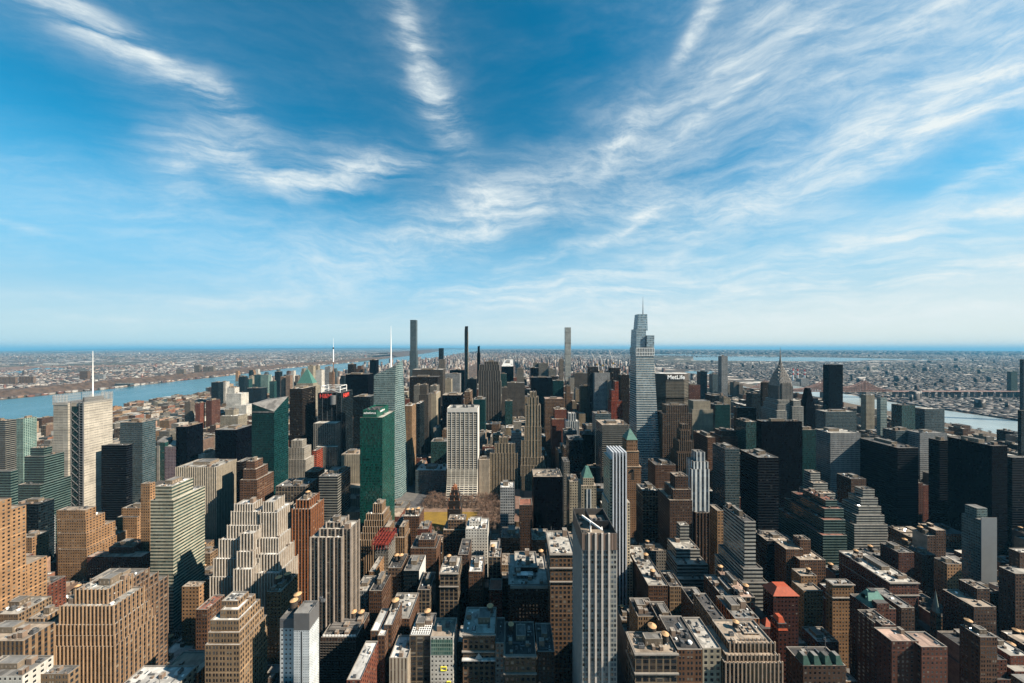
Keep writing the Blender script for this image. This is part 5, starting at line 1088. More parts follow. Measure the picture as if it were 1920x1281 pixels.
# chrome crowned tower with needle
r = custom('grey brick tower with a tiered steel sunburst crown and needle', 'skyscraper', 1443, 1490, 652, 727, 45, 785, name='crowned_skyscraper', ref='chrome-crowned tower')
Y0 = 727; brick = facade('facade_deco', (.31, .30, .29), (.05, .06, .07), ww=.46, wh=.7, span=(.17, .17, .18), lit=.1)
white = facade('facade_deco_base', (.50, .49, .47), (.03, .04, .05), ww=.5, wh=.6, lit=.08)
cxx = px2x(1464, Y0+16)
b = MB(); zA = py2z(722, Y0)
b.box(cxx-15.5, cxx+15.5, Y0+2, Y0+33, -3, zA-3, bay=3, flo=3.8); b.box(cxx-10, cxx+10, Y0+.5, Y0+34.5, -3, zA+4, bay=3, flo=3.8)
part(b, 'shaft_wall', [brick, ROOFS['grey']], r)
b = MB(); b.box(cxx-23, cxx-5, Y0-4, Y0+38, -3, py2z(758, Y0), bay=3, flo=3.8); b.box(cxx-20, cxx+4, Y0-3, Y0+37, -3, py2z(750, Y0), bay=3, flo=3.8); b.box(cxx+8, cxx+24, Y0-8, Y0+36, -3, py2z(751, Y0-6), bay=3, flo=3.8); b.box(cxx+4, cxx+28, Y0-10, Y0+38, -3, py2z(762, Y0-8), bay=3, flo=3.8); b.box(cxx-27, cxx-3, Y0-7, Y0+40, -3, py2z(769, Y0), bay=3, flo=3.8)
part(b, 'base_wall', [white, ROOFS['pale']], r)
chrome = plain('crown_steel', (.50, .46, .42), .6, .25, .3, .25)
def arch(b, cx, cyy, hw, z0, h, depth, axis, m=0, n=14):
    """a solid arched slab: face toward -Y (axis 0) or along X (axis 1)"""
    pts = [(-hw, 0), (hw, 0)]+[(hw*math.cos(math.pi*i/n), .001+h*math.sin(math.pi*i/n)**.8) for i in range(1, n)]
    for sgn in (-1, 1):
        q = [((cx+u, cyy+sgn*depth, z0+v) if axis == 0 else (cx+sgn*depth, cyy+u, z0+v)) for u, v in pts]
        if (axis == 0) == (sgn > 0): q = q[::-1]
        b.face(q, None, m)
    for i in range(1, len(pts)):
        (u0, v0), (u1, v1) = pts[i], pts[(i+1) % len(pts)]
        q = [((cx+u, cyy+s_*depth, z0+v) if axis == 0 else (cx+s_*depth, cyy+u, z0+v)) for u, v, s_ in ((u0, v0, -1), (u0, v0, 1), (u1, v1, 1), (u1, v1, -1))]
        b.face(q if axis == 0 else q[::-1], None, m)
ym = Y0+17.5; zb = zA-4
lv = [(14.6, -2, 17), (13.2, 6, 16), (11.2, 14, 15), (8.8, 21, 14), (6.2, 28, 13), (3.8, 35, 12), (2.2, 42, 12)]
for i, (hw, dz_, h) in enumerate(lv):
    b = MB(); arch(b, cxx, ym, hw, zb+dz_, h, hw+.25, 0); arch(b, cxx, ym, hw, zb+dz_, h, hw+.25, 1); part(b, 'crown_arch', chrome, r)
    b = MB()
    n = 7-i if i < 6 else 2
    for k in range(max(2, n)):
        a = math.pi*(k+1)/(max(2, n)+1); u = hw*.76*math.cos(a); v = h*.70*math.sin(a)**.8
        for s_ in (-1,): 
            b.face([(cxx+u-.9, ym-hw-.32, zb+dz_+v-1.2), (cxx+u+.9, ym-hw-.32, zb+dz_+v-1.2), (cxx+u, ym-hw-.32, zb+dz_+v+1.5)], None, 0)
            b.face([(cxx-hw-.32, ym+u+.9, zb+dz_+v-1.2), (cxx-hw-.32, ym+u-.9, zb+dz_+v-1.2), (cxx-hw-.32, ym+u, zb+dz_+v+1.5)], None, 0)
    part(b, 'crown_windows' if 0 else 'crown_window', DARKSTEEL, r)
b = MB(); b.tube(cxx, ym, zb+50, zb+66, 2.6, 1.1, 8); b.tube(cxx, ym, zb+66, py2z(650, ym), 1.1, .12, 8); part(b, 'needle', chrome, r)

# black and gold brick tower
r = custom('small black brick tower with a gilded crown beside the lawn', 'office building', 840, 864, 912, 560, 24, 985, name='black_brick_tower', ref='black and gold tower')
Y0 = 560; k_ = facade('facade_coal', (.045, .035, .03), (.02, .02, .02), ww=.4, wh=.5, lit=.05); xm = px2x(851, Y0)
b = MB(); zs = [py2z(p, Y0) for p in (955, 940, 930, 921)]
for i, (hw, z) in enumerate(zip((11, 9.5, 7.5, 5.5), zs)): b.box(xm-hw, xm+hw, Y0+i*1.3, Y0+22-i*1.3, -3 if i == 0 else zs[i-1], z, bay=2.2, flo=3.6)
part(b, 'wall', [k_, ROOFS['dark']], r)
gold = plain('gilded_brick', (.50, .20, .09), .6, .35, .6)
b = MB()
for i, (hw, z) in enumerate(zip((11, 9.5, 7.5, 5.5), zs)):
    for s_ in (-1, 0, 1): b.tube(xm+s_*(hw-1), Y0+i*1.3+.9, z, z+4.5, .9, .25, 6); 
b.box(xm-3.2, xm+3.2, Y0+5, Y0+15, zs[3], zs[3]+5); b.tube(xm, Y0+10, zs[3]+5, zs[3]+9, 2.2, .5, 8)
part(b, 'gilded_crown', gold, r)

# brick tower under a green pyramid roof
r = custom('brown brick tower with a steep green copper pyramid roof', 'office building', 1163, 1204, 806, 520, 30, 985, name='pyramid_roofed_tower', ref='green pyramid tower')
Y0 = 520; x0, x1 = px2x(1174, Y0), px2x(1199, Y0); xm = (x0+x1)/2
z1, z2, z3 = py2z(876, Y0), py2z(848, Y0), py2z(826, Y0)
b = MB(); b.box(x0-1.2, x1+2.4, Y0, Y0+32, -3, z1, bay=3.1, flo=3.5); b.box(x0+.4, x1-.2, Y0+1.6, Y0+27, z1, z2, bay=3.1, flo=3.5); b.box(x0+2, x1-2, Y0+3, Y0+24, z2, z3, bay=3.1, flo=5.5)
part(b, 'wall', [facade('facade_pyr_brick', (.37, .215, .13), (.02, .02, .02), ww=.42, wh=.5, lit=.1), ROOFS['tan']], r)
b = MB()
for z in (z1, z2): b.box(x0-2+(z > z1)*2.6, x1+3-(z > z1)*3, Y0-.7+(z > z1)*1.6, Y0+30, z-.1, z+1.0, bay=99, flo=99)
part(b, 'cornice', [plain('cornice_tan', (.52, .38, .26))]*2, r)
b = MB(); b.box(xm-2.2, xm+2.2, Y0-.12, Y0-.04, z1-20, z1-3); b.tube(xm, Y0, z1-5.2, z1-3, 2.2, 2.2, 12); part(b, 'arched_niche', plain('niche_dark', (.03, .025, .02)), r)
b = MB(); b.pyramid(x0+1.6, x1-1.6, Y0+2.6, Y0+24.4, z3, py2z(804, Y0+12), .06); part(b, 'pyramid_roof', COPPER, r)

# hotel with a small green pyramid
r = custom('grey stone hotel tower with a small teal pyramid roof', 'hotel', 1092, 1119, 873, 420, 24, 985, ref='small teal pyramid tower')
Y0 = 420; x0, x1 = px2x(1090, Y0), px2x(1118, Y0); zt = py2z(899, Y0)
b = MB(); b.box(x0, x1, Y0, Y0+22, -3, zt-8, bay=3, flo=3.4); b.box(x0+2.5, x1-2.5, Y0+1.5, Y0+19, zt-8, zt+1, bay=3, flo=3.4); part(b, 'wall', [fac('creamflat'), ROOFS['tan']], r)
b = MB(); b.pyramid(x0+3, x1-3, Y0+2, Y0+18, zt+1, py2z(880, Y0), .3); part(b, 'pyramid_roof', COPPER, r)
b = MB(); b.box((x0+x1)/2-3, (x0+x1)/2+3, Y0-.8, Y0-.02, 10, zt-12, bay=6, flo=5); part(b, 'glazed_bay', [fac('litrib'), ROOFS['grey']], r)

# striped residential tower and its neighbour with tall grey fins
r = custom('slim tower with white and steel vertical stripes and cream balcony sides', 'apartment tower', 1140, 1179, 848, 366, 26, 1115, ref='steel-striped slim tower')
Y0 = 366; x0, x1 = px2x(1142, Y0), px2x(1178, Y0); zt = py2z(862, Y0)
b = MB(); b.box(x0+1, x1-1, Y0+1.5, Y0+26, -3, zt, bay=3, flo=3.3); b.box(x0-.5, x1+3, Y0+3, Y0+28, -3, py2z(945, Y0), bay=3, flo=3.3); b.box(x0-.8, x1+5.5, Y0+2.4, Y0+30, -3, py2z(1055, Y0), bay=3, flo=3.3)
part(b, 'wall', [facade('facade_balcony', (.85, .70, .52), (.03, .035, .04), ww=.6, wh=.6, lit=.1), ROOFS['pale']], r)
b = MB(); n = 5; xa, xc = px2x(1150, Y0), px2x(1174, Y0)
b.box(xa, xc, Y0+.8, Y0+1.45, -3, zt+3, bay=1.4, flo=3.3); part(b, 'glass_strip', [fac('darkglass'), ROOFS['grey']], r)
for i in range(n):
    x = xa+(xc-xa)*i/(n-1); b = MB(); b.box(x-.75, x+.75, Y0-.2, Y0+.75, -3, zt+8, bay=99, flo=99)
    b.box(x-.75, x+.75, Y0+.75, Y0+24, zt, zt+8, bay=99, flo=99); part(b, 'steel_fin', [plain('fin_white', (1.0, 1.05, 1.12), .35, .08)]*2, r)

r = custom('tall grey tower with four pale vertical fins and a crane on its open roof', 'hotel', 1076, 1158, 950, 230, 34, 1281, name='finned_tower', ref='grey striped tower')
Y0 = 230; x0, x1 = px2x(1092, Y0), px2x(1156, Y0); D = 35; zt = py2z(1000, Y0); zm = zt-11.5
gl = facade('facade_hotel_glass', (.46, .47, .46), (.07, .09, .11), ww=.78, wh=.60, lit=.26, blind=(.36, .37, .38), ior=1.6, jit=.9)
b = MB(); b.box(x0, x1, Y0, Y0+D, -3, zm, bay=1.9, flo=3.35, cap=False); part(b, 'wall', [gl, ROOFS['grey']], r)
b = MB(); b.box(x0-.3, x1+.3, Y0-.3, Y0+D+.3, zm, zt, bay=1.3, flo=12, par=5, rm=1); b.m = [min(m, 1) for m in b.m]
part(b, 'crown_screen', [facade('facade_crown_louvre', (.34, .24, .19), (.2, .14, .115), ww=.5, wh=1, lit=0, rough=.7), plain('coping_dark', (.1, .1, .1))], r)
inn = b.inner
b = MB(); b.face([(*p, zt-5) for p in inn]); ro = part(b, 'roof', ROOFS['tan'], r)
fin = plain('limestone_fin', (.98, .88, .78), .75, .12)
for fx in (.19, .385, .575, .775):
    x = x0+(x1-x0)*fx; b = MB(); b.box(x-.65, x+.65, Y0-.95, Y0-.02, -3, zt+.3, bay=99, flo=99); part(b, 'limestone_fin', [fin, fin], r)
b = MB()
for k in range(9):
    y = Y0+1.5+k*(D-3)/8; b.box(x0-.7, x0-.02, y-.35, y+.35, -3, zm, bay=99, flo=99)
for k in range(9):
    y = Y0+1.5+k*(D-3)/8; b.box(x1+.02, x1+.7, y-.35, y+.35, -3, zm, bay=99, flo=99)
part(b, 'side_ribs', [fin, fin], r) if 0 else part(b, 'side_rib', [fin, fin], r)
for k in range(6): unit('cooling_tower', x0+11+(k % 3)*3.6-r.location.x, 16+(k//3)*4.5+3, zt-5, 1.55, ro)
for (ux, uy, us) in ((3, 20, 1.2), (5, 27, 1.4), (3.5, 10, 1.0), (17, 5, 1.1)): unit('air_handler', x0+ux-r.location.x, uy, zt-5, us, ro)
b = MB(); b.box(x0+9, x1-1.5, Y0+13.8, Y0+14.4, zt-5, zt+1.2); b.box(x0+9, x0+9.6, Y0+14.5, Y0+D-2, zt-5, zt+1.2); part(b, 'plant_screen', DARKSTEEL, r)
c = empty('roof_crane', (x0+8, Y0+11, zt-5), 'white jib crane lying across the roof of the grey striped tower', 'crane')
b = MB(); b.tube(0, 0, 0, 4, .8, .7, 10); b.build('crane_mast', WHITEPAINT, c)
b = MB(); b.bar((6, -6.5, 5.5), (-4.5, 7, 8.2), .42); b.bar((6, -6.5, 4.7), (-4.5, 7, 7.2), .2); b.bar((6.6, -7.6, 5.0), (7.4, -3.6, 5.2), .3); b.bar((0, 0, 4), (0, 0, 7.1), .3); b.build('crane_jib', WHITEPAINT, c)

# white hotel with a grey blank crown
r = custom('white tower dotted with small windows under a blank grey crown', 'hotel', 525, 598, 1140, 235, 24, 1281, name='punched_window_tower', ref='grey-crowned white tower')
Y0 = 235; xa, xc, xd = px2x(525, 238), px2x(556, 238), px2x(580, 235); D = De(235, 580, 598); zt, zc, za = py2z(1150, Y0), py2z(1182, Y0), py2z(1160, 238)
wf = facade('facade_dots', (.95, .99, 1.05), (.03, .035, .045), ww=.38, wh=.42, lit=.05); wf2 = facade('facade_fine_dots', (.9, .96, 1.04), (.14, .17, .22), ww=.42, wh=.36, lit=0)
grey = plain('crown_grey', (.20, .20, .205), .7, .1)
b = MB(); b.box(xa, xc-.05, 238, 238+D-2, -3, zc-1, bay=3.1, flo=3.4, cap=False); part(b, 'wall', [wf], r)
b = MB(); b.box(xc, xd, Y0, Y0+D, -3, zc, bay=1.5, flo=1.8, cap=False); part(b, 'wall', [wf2], r)
b = MB(); b.box(xa-.05, xc-.05, 237.95, 238+D-1.95, zc-1, za, bay=9, flo=9, par=1); b.face([(*p, za-1) for p in b.inner], None, 3); b.m = [min(m, 1) for m in b.m]
b.box(xc+.02, xd+.05, Y0-.05, Y0+D+.05, zc, zt, bay=9, flo=9, par=1.2, wm=0, rm=1); b.face([(*p, zt-1.2) for p in b.inner], None, 1); b.m = [min(m, 1) for m in b.m]
ro = part(b, 'crown', [grey, ROOFS['grey']], r)
b = MB(); b.box((xc+xd)/2-.35, (xc+xd)/2+.35, Y0-.12, Y0-.02, 2, zc-1); part(b, 'window_slot', DARKSTEEL, r)
for (ux, uy, us) in ((6, 8, 1.3), (10, 12, 1.4), (6.5, 15, 1.2)): unit('air_handler', ux, uy, zt-1.2, us, r)
tank(px2x(553, 248), 247, za-1, 1.15, 'wooden water tank in front on the grey-crowned white tower'); tank(px2x(563, 256), 253, za-.9, 1.15, 'wooden water tank behind on the grey-crowned white tower')

# red-roofed block (french style) and the others with shaped roofs
r = custom('dark red building with a bright orange-red hipped roof and lower turrets', 'office building', 1412, 1498, 1096, 290, 40, 1190, name='red_roofed_building', ref='orange-roofed building')
Y0 = 292; x0, x1 = px2x(1450, Y0), px2x(1497, Y0); zt = py2z(1117, Y0)
redroof = plain('roof_orange_tile', (.70, .12, .035), .6, .2, .5); dred = facade('facade_dark_red', (.085, .025, .018), (.01, .01, .012), ww=.45, wh=.5, lit=.08)
b = MB(); b.box(x0, x1, Y0, Y0+12, -3, zt, bay=3, flo=3.6); b.box(x0-14, x0-.05, Y0-6, Y0+44, -3, zt-24, bay=3, flo=3.6); part(b, 'wall', [dred, ROOFS['dark']], r)
b = MB(); b.pyramid(x0-.8, x1+.8, Y0-.8, Y0+12.8, zt, py2z(1100, Y0+3), .46); part(b, 'hipped_roof', redroof, r)
b = MB(); b.pyramid(x0-10, x0-3, Y0-4, Y0+3, zt-24, zt-19, .1); part(b, 'turret_roof', redroof, r)
b = MB(); tx = px2x(1462, 262); b.box(tx-3.5, tx+3.5, 259, 267, -3, py2z(1168, 260), bay=3, flo=3.6); part(b, 'turret_wall', [dred, ROOFS['dark']], r)
b = MB(); b.prism([(tx-3.8, 258.6), (tx+3.8, 258.6), (tx+3.8, 267.4), (tx-3.8, 267.4)], py2z(1180, 260), py2z(1159, 260), top=[(tx-1.6, 261), (tx+1.6, 261), (tx+1.6, 265), (tx-1.6, 265)], wm=0, rm=0); part(b, 'turret_roof', redroof, r)

mh = [h for h in HERO if h['ref'] == 'copper mansard hall'][0]; x0, x1, y0, y1, zt = mh['W'][0]; r = mh['root']
b = MB(); b.prism([(x0+2, y0+3), (x1-2, y0+3), (x1-2, y1-3), (x0+2, y1-3)], zt-1, zt+10.5, top=[(x0+7, y0+9), (x1-7, y0+9), (x1-7, y1-8), (x0+7, y1-8)], wm=0, rm=0, bay=3, flo=4); part(b, 'mansard_roof', plain('mansard_green', (.17, .42, .35), .65, .2, .4), r)
b = MB(); b.box(x0+8.5, x1-8.5, y0+11, y1-11, zt+10.4, zt+11.1); part(b, 'roof_deck', ROOFS['dark'], r)
for k in range(6):
    b = MB(); yy = y0+8+k*(y1-y0-16)/5; b.box(x0+3.2, x0+5.6, yy-1, yy+1, zt+3, zt+6); part(b, 'dormer', [COPPER, COPPER], r)
b = MB(); b.box(x0+6, x1-6, y0+.02, y0+4.5, zt-1, zt+5, bay=3, flo=4); part(b, 'gable_wall', [fac('redbrown'), ROOFS['dark']], r)

r = custom('glass-sided tower with a blank grey end wall standing alone', 'apartment tower', 1802, 1868, 950, 405, 40, 1090, ref='lone grey-ended tower')
Y0 = 402; xw, xm, xe = px2x(1806, Y0+30), px2x(1838, Y0), px2x(1868, Y0); x0 = px2x(1838, Y0); D = De(Y0, 1838, 1803); zt = py2z(975, Y0)
b = MB(); b.box(x0, xe-2, Y0, Y0+D, -3, zt, bay=2.2, flo=3.4, rm=1); b.box(x0+1.5, xe-5, Y0+4, Y0+D-2, zt, zt+12, bay=2.2, flo=3.4); part(b, 'wall', [facade('facade_pale_teal', (.24, .33, .34), (.02, .05, .06), ww=.8, wh=.55, lit=.15, blind=(.2, .3, .3), jit=.8), ROOFS['grey']], r)
b = MB(); b.box(x0+.5, xe, Y0-.6, Y0-.03, -3, zt+3, bay=99, flo=99); part(b, 'end_wall', [plain('end_wall_grey', (.30, .33, .35), .8, .06), ROOFS['grey']], r)

# red steel frame on the half-built block
h = [h for h in HERO if h['ref'] == 'red steel-framed building'][0]; x0, x1, y0, y1, zt = h['W'][0]; r = h['root']
b = MB()
for i in range(6):
    for j in range(4):
        x, y = x0-3+(x1-x0+3)*i/5, y0-1+(y1-y0+4)*j/3; b.bar((x, y, zt-1), (x, y, zt+9), .3)
for zz_ in (zt+4.5, zt+9):
    for i in range(6): x = x0-3+(x1-x0+3)*i/5; b.bar((x, y0-1, zz_), (x, y1+3, zz_), .28)
    for j in range(4): y = y0-1+(y1-y0+4)*j/3; b.bar((x0-3, y, zz_), (x1, y, zz_), .28)
b.box(x0-2.6, x1-.5, y0, y1+2, zt+4.0, zt+4.3)
part(b, 'steel_frame', plain('frame_red', (.36, .05, .03), .6, .25, .6), r)

# supertall under construction with cranes and the red scaffolded tower beside it
r = custom('half-built dark steel skyscraper frame with cranes on top', 'construction site', 1105, 1165, 690, 1000, 40, 735, ref='half-built steel tower')
Y0 = 1040
for (a, c_, t_, yy) in ((1106, 1122, 688, 0), (1122, 1160, 697, 6), (1147, 1163, 690, 2)):
    b = MB(); b.box(px2x(a, Y0), px2x(c_, Y0), Y0+yy, Y0+yy+36, -3, py2z(t_, Y0), bay=6, flo=4.4); part(b, 'steel_frame', [facade('facade_open_frame', (.035, .03, .03), (.006, .007, .009), ww=.75, wh=.8, lit=.05), ROOFS['dark']], r)
for k, (p0, q0, p1, q1) in enumerate(((1119, 690, 1109, 662), (1130, 692, 1124, 664), (1150, 688, 1142, 657))):
    zc = py2z(q0+2, Y0)
    c = empty('tower_crane', (px2x(p0, Y0+10), Y0+10, zc), ('left', 'middle', 'right')[k]+' tower crane on top of the half-built steel tower', 'crane', 'tower cranes on the half-built tower')
    b = MB()
    for sx in (-.9, .9):
        for sy in (-.9, .9): b.bar((sx, sy, 0), (sx, sy, 12), .3)
    for z in range(0, 12, 3): b.bar((-.9, -.9, z), (.9, -.9, z+3), .2)
    b.build('crane_mast', WHITEPAINT, c)
    b = MB(); b.box(-1.6, 2.4, -1.5, 1.5, 11, 16); b.build('crane_cab', plain('crane_yellow', (.62, .38, .05), .6), c)
    dxx, dzz = px2x(p1, Y0+10)-px2x(p0, Y0+10), py2z(q1, Y0+10)-zc
    b = MB()
    for o_ in (-.7, .7): b.bar((0, o_, 14), (dxx, o_, dzz), .32)
    b.bar((2, 0, 15), (dxx*.9, 0, dzz*.92+3), .2); b.build('crane_jib', WHITEPAINT, c)
B('tower wrapped in red scaffolding beside the tapered one', 'construction site', 'redframe', 'pale', 788, [(1153, 1160, 715, 905, 16), (1147, 1160, 732, 900, 26), (1146, 1167, 752, 896, 30)], ref='red scaffolded tower', units=0, pent=False)
B('dark red narrow tower left of the pale green glass one', 'office tower', 'redframe', 'dark', 785, [(1104, 1112, 752, 1010, 24)], units=0) if 0 else None

# three striped power station chimneys
for k, p_ in enumerate((1487, 1495.5, 1508.5)):
    Y = 2700+k*40; c = empty('power_chimney', (px2x(p_, Y), Y, gz(px2x(p_, Y), Y)), ('left', 'middle', 'right')[k]+' of three red and white power station chimneys across the river', 'chimney', 'striped chimneys of the power station')
    zt = py2z(691+k, Y); bands = [(0, .62, WHITEPAINT), (.62, .74, REDPAINT), (.74, .86, WHITEPAINT), (.86, 1.0, REDPAINT)]
    for a_, c_, m_ in bands: b = MB(); b.tube(0, 0, zt*a_, zt*c_, 6.2-2.0*a_, 6.2-2.0*c_, 12); b.build('stack_band', m_, c)
B('power station hall with grey boxes below the striped chimneys', 'power station', 'grid', 'grey', 725, [(1480, 1500, 716, 2640, 50), (1502, 1517, 710, 2650, 50)], units=0, pent=False)
# ------------------------------------------------------------------ the ground (following the earth's curve), streets, water
def land_mat(t, b):
    p = t.node('ShaderNodeNewGeometry').outputs['Position']
    v1 = t.node('ShaderNodeTexVoronoi'); t.put(v1.inputs['Vector'], p); v1.inputs['Scale'].default_value = .011
    v2 = t.node('ShaderNodeTexVoronoi'); t.put(v2.inputs['Vector'], p); v2.inputs['Scale'].default_value = .0035
    r1 = t.xyz(v1.outputs['Color']); r2 = t.xyz(v2.outputs['Color'])
    big = t.noise(p, .00035, 4, .6)
    c = t.mix(r1[0], (.040, .038, .036), (.085, .068, .058))
    c = t.mix(t.m('GREATER_THAN', r1[1], .86), c, (.36, .33, .30))
    c = t.mix(t.m('GREATER_THAN', r1[2], .8), c, (.035, .04, .04))
    c = t.mix(t.m('MULTIPLY', t.m('GREATER_THAN', r2[1], .9), t.m('GREATER_THAN', r1[0], .5)), c, (.44, .42, .39))
    c = t.mix(t.ramp(big, .50, .62), c, (.055, .055, .042))
    t.put(b.inputs['Base Color'], c); b.inputs['Roughness'].default_value = .95; b.inputs['Specular IOR Level'].default_value = .1
LAND = principled('land_towns', land_mat)
radii = [0, 60, 150, 300, 600, 1000, 1500, 2200, 3000, 4000, 5500, 7500, 10000, 13000, 17000, 22000, 28000, 35000, 43000, 52000, 60000, 66000, 72000, 80000]
NA = 180; V = [(0, 0, 0)]; Fc = []
for rr in radii[1:]:
    for k in range(NA):
        a = 2*math.pi*k/NA; x, y = rr*math.sin(a), rr*math.cos(a); V.append((x, y, gz(x, y)))
for k in range(NA): Fc.append((0, 1+(k+1) % NA, 1+k))
for i in range(len(radii)-2):
    o = 1+i*NA
    for k in range(NA): Fc.append((o+k, o+(k+1) % NA, o+NA+(k+1) % NA, o+NA+k))
me = bpy.data.meshes.new('ground'); me.from_pydata(V, [], Fc); me.materials.append(LAND); me.update()
g = bpy.data.objects.new('ground', me); COL.objects.link(g); tag(g, kind='structure')

def sheet(name, pts, off, mat, step=900, kind='structure', label=None):
    """flat-lying patch following the curve: pts = list of (left bank, right bank) point pairs"""
    b = MB()
    for (A, Bq), (C, Dq) in zip(pts, pts[1:]):
        n = max(1, int(max(math.dist(A, C), math.dist(Bq, Dq))/step)); m_ = max(1, int(max(math.dist(A, Bq), math.dist(C, Dq))/step))
        n, m_ = min(n, 40), min(m_, 40)
        P_ = lambda i, j: tuple((A[q]*(1-i)+C[q]*i)*(1-j)+(Bq[q]*(1-i)+Dq[q]*i)*j for q in (0, 1))
        for i in range(n):
            for j in range(m_):
                q = [P_(i/n, j/m_), P_(i/n, (j+1)/m_), P_((i+1)/n, (j+1)/m_), P_((i+1)/n, j/m_)]
                b.face([(x, y, gz(x, y)+off) for x, y in q])
    o = b.build(name, mat); tag(o, label, None, None, kind); return o
def strip_px(rows): return [(ground(a, p1), ground(c, p2)) for (a, p1, c, p2) in rows]

def water_mat(t, b):
    p = t.node('ShaderNodeNewGeometry').outputs['Position']
    n = t.noise(t.vm('MULTIPLY', p, (1, .5, 1)), .10, 4, .7); n2 = t.noise(p, .0022, 4, .6)
    t.put(b.inputs['Base Color'], t.mix(t.ramp(n2, .35, .65), (.02, .075, .10), (.04, .10, .125)))
    t.put(b.inputs['Roughness'], t.ramp(n2, .3, .7, .16, .32)); b.inputs['IOR'].default_value = 1.33
    bu = t.node('ShaderNodeBump'); bu.inputs['Strength'].default_value = .3; bu.inputs['Distance'].default_value = 1.0
    t.put(bu.inputs['Height'], n); t.l.new(bu.outputs[0], b.inputs['Normal'])
WATER = principled('river_water', water_mat)
def sky_sheen_mat(t, b):  # paler base colour stands in for the bright sky mirrored in this river
    water_mat(t, b); p = t.node('ShaderNodeNewGeometry').outputs['Position']
    t.put(b.inputs['Base Color'], t.mix(t.ramp(t.noise(p, .0035, 4, .6), .35, .65), (.15, .185, .19), (.20, .235, .235)))
SKYSHEEN = principled('sky_sheen_water', sky_sheen_mat)
jag = random.Random(5)
def bank(pts):
    return pts
hud = [((-3020, -1500), (-1930, -1500)), ((-3020, 0), (-1930, 0)), ((-3010, 1900), (-1940, 1700)), ((-2960, 2420), (-1930, 2300)), ((-3010, 2860), (-1960, 2860)), ((-2985, 3330), (-1980, 3330)),
       ((-3060, 4000), (-1990, 4000)), ((-3190, 4760), (-2010, 4760)), ((-3110, 5400), (-2030, 5400)), ((-3000, 6500), (-2050, 6500)), ((-3050, 8000), (-2060, 8000)),
       ((-3250, 10500), (-2000, 10500)), ((-3660, 14300), (-2250, 14300)), ((-4600, 22000), (-2300, 22000)), ((-6800, 34000), (-3200, 34000))]
sheet('hudson_water' if 0 else 'river_water', hud, .55, WATER)
east = [((1420, -1200), (2250, -1200)), ((1400, 300), (2160, 300)), ((1400, 1100), (2150, 1200)), ((1430, 1640), (2137, 1640)), ((1470, 1905), (2145, 1905)), ((1500, 2180), (2190, 2180)), ((1560, 2700), (2260, 2700))]
sheet('river_water', east, .55, SKYSHEEN)
sheet('bay_water', strip_px([(1285, 697, 1283, 704), (1310, 695.5, 1310, 704), (1338, 696.5, 1342, 700)]), .7, WATER)
sheet('bay_water', strip_px([(1300, 668.5, 1300, 676), (1400, 668.2, 1400, 677), (1500, 669.5, 1500, 677.5), (1580, 671, 1580, 678), (1640, 672.5, 1640, 675), (1775, 674, 1775, 675.6)]), .9, WATER)
sheet('bay_water', strip_px([(1235, 657.2, 1235, 662), (1330, 657.8, 1330, 664), (1420, 660.5, 1420, 663)]), 1.2, WATER)
sheet('bay_water', strip_px([(1470, 660.3, 1470, 661.6), (1560, 660.5, 1560, 662.2), (1640, 661, 1640, 662)]), 1.2, WATER)
sheet('bay_water', strip_px([(1180, 664, 1180, 665.5), (1300, 664.5, 1300, 667.5), (1350, 666.5, 1350, 668)]), 1.0, WATER)
sheet('marsh_water', strip_px([(-40, 700, -40, 704), (18, 697, 22, 702), (70, 690.5, 75, 697), (118, 690, 120, 694)]), .7, WATER)
MARSH = plain('marsh_grass', (.30, .185, .13), .95, .4, .004)
sheet('marsh', strip_px([(-60, 690, -60, 700.5), (60, 687, 25, 697), (140, 686, 66, 690.3), (260, 684, 122, 689.6), (330, 682, 300, 687)]), .6, MARSH)
BARE = plain('bare_woods', (.13, .085, .06), .95, .55, .03)
ISL = plain('island_ground', (.17, .12, .075), .95, .4, .03)
sheet('island_ground', [((1672, 1085), (1700, 1085)), ((1692, 1250), (1765, 1250)), ((1718, 1600), (1835, 1600)), ((1760, 2100), (1900, 2100)), ((1870, 3200), (2010, 3200)), ((1980, 4100), (2080, 4100))], 1.2, ISL)
sheet('shore_path', [((1668, 1080), (1673, 1080)), ((1688, 1250), (1692.5, 1250)), ((1713, 1600), (1718.5, 1600))], 1.6, plain('shore_wall', (.42, .38, .33), .8))
GRASS = plain('lawn_grass', (.40, .25, .03), .95, .25, .05)
# streets and pavements of the island
def asphalt_mat(t, b):
    p = t.node('ShaderNodeNewGeometry').outputs['Position']
    k = t.ramp(t.noise(p, .08, 4, .6), .3, .7, .7, 1.25)
    t.put(b.inputs['Base Color'], t.vm('MULTIPLY', (.048, .048, .052), t.comb(k, k, k))); b.inputs['Roughness'].default_value = .85
ASPH = principled('asphalt', asphalt_mat)
sheet('road', [((-1925, -400), (1395, -400)), ((-1925, 2300), (1395, 2300)), ((-1950, 2900), (1500, 2900))], .30, ASPH)
AV = [-1900, -1690, -1460, -1215, -1000, -770, -440, -190, 95, 240, 385, 520, 660, 850, 1040, 1240, 1390]
ST0, SB = -48.0, 80.5         # first cross street north of the camera's own block and the block pitch
streets = [ST0+SB*i for i in range(-3, 30)]
pv = MB(); marks = MB()
for i in range(len(AV)-1):
    for j in range(len(streets)-1):
        xa, xb_, ya, yb_ = AV[i]+12, AV[i+1]-12, streets[j]+7, streets[j+1]-7
        if yb_ < 60 or ya > 2280: continue
        pv.box(xa, xb_, ya, yb_, .2, .45, bay=5, flo=5, wm=0, rm=0)
o = pv.build('pavement', plain('pavement_concrete', (.22, .21, .20), .9, .2, .1)); tag(o, kind='structure')
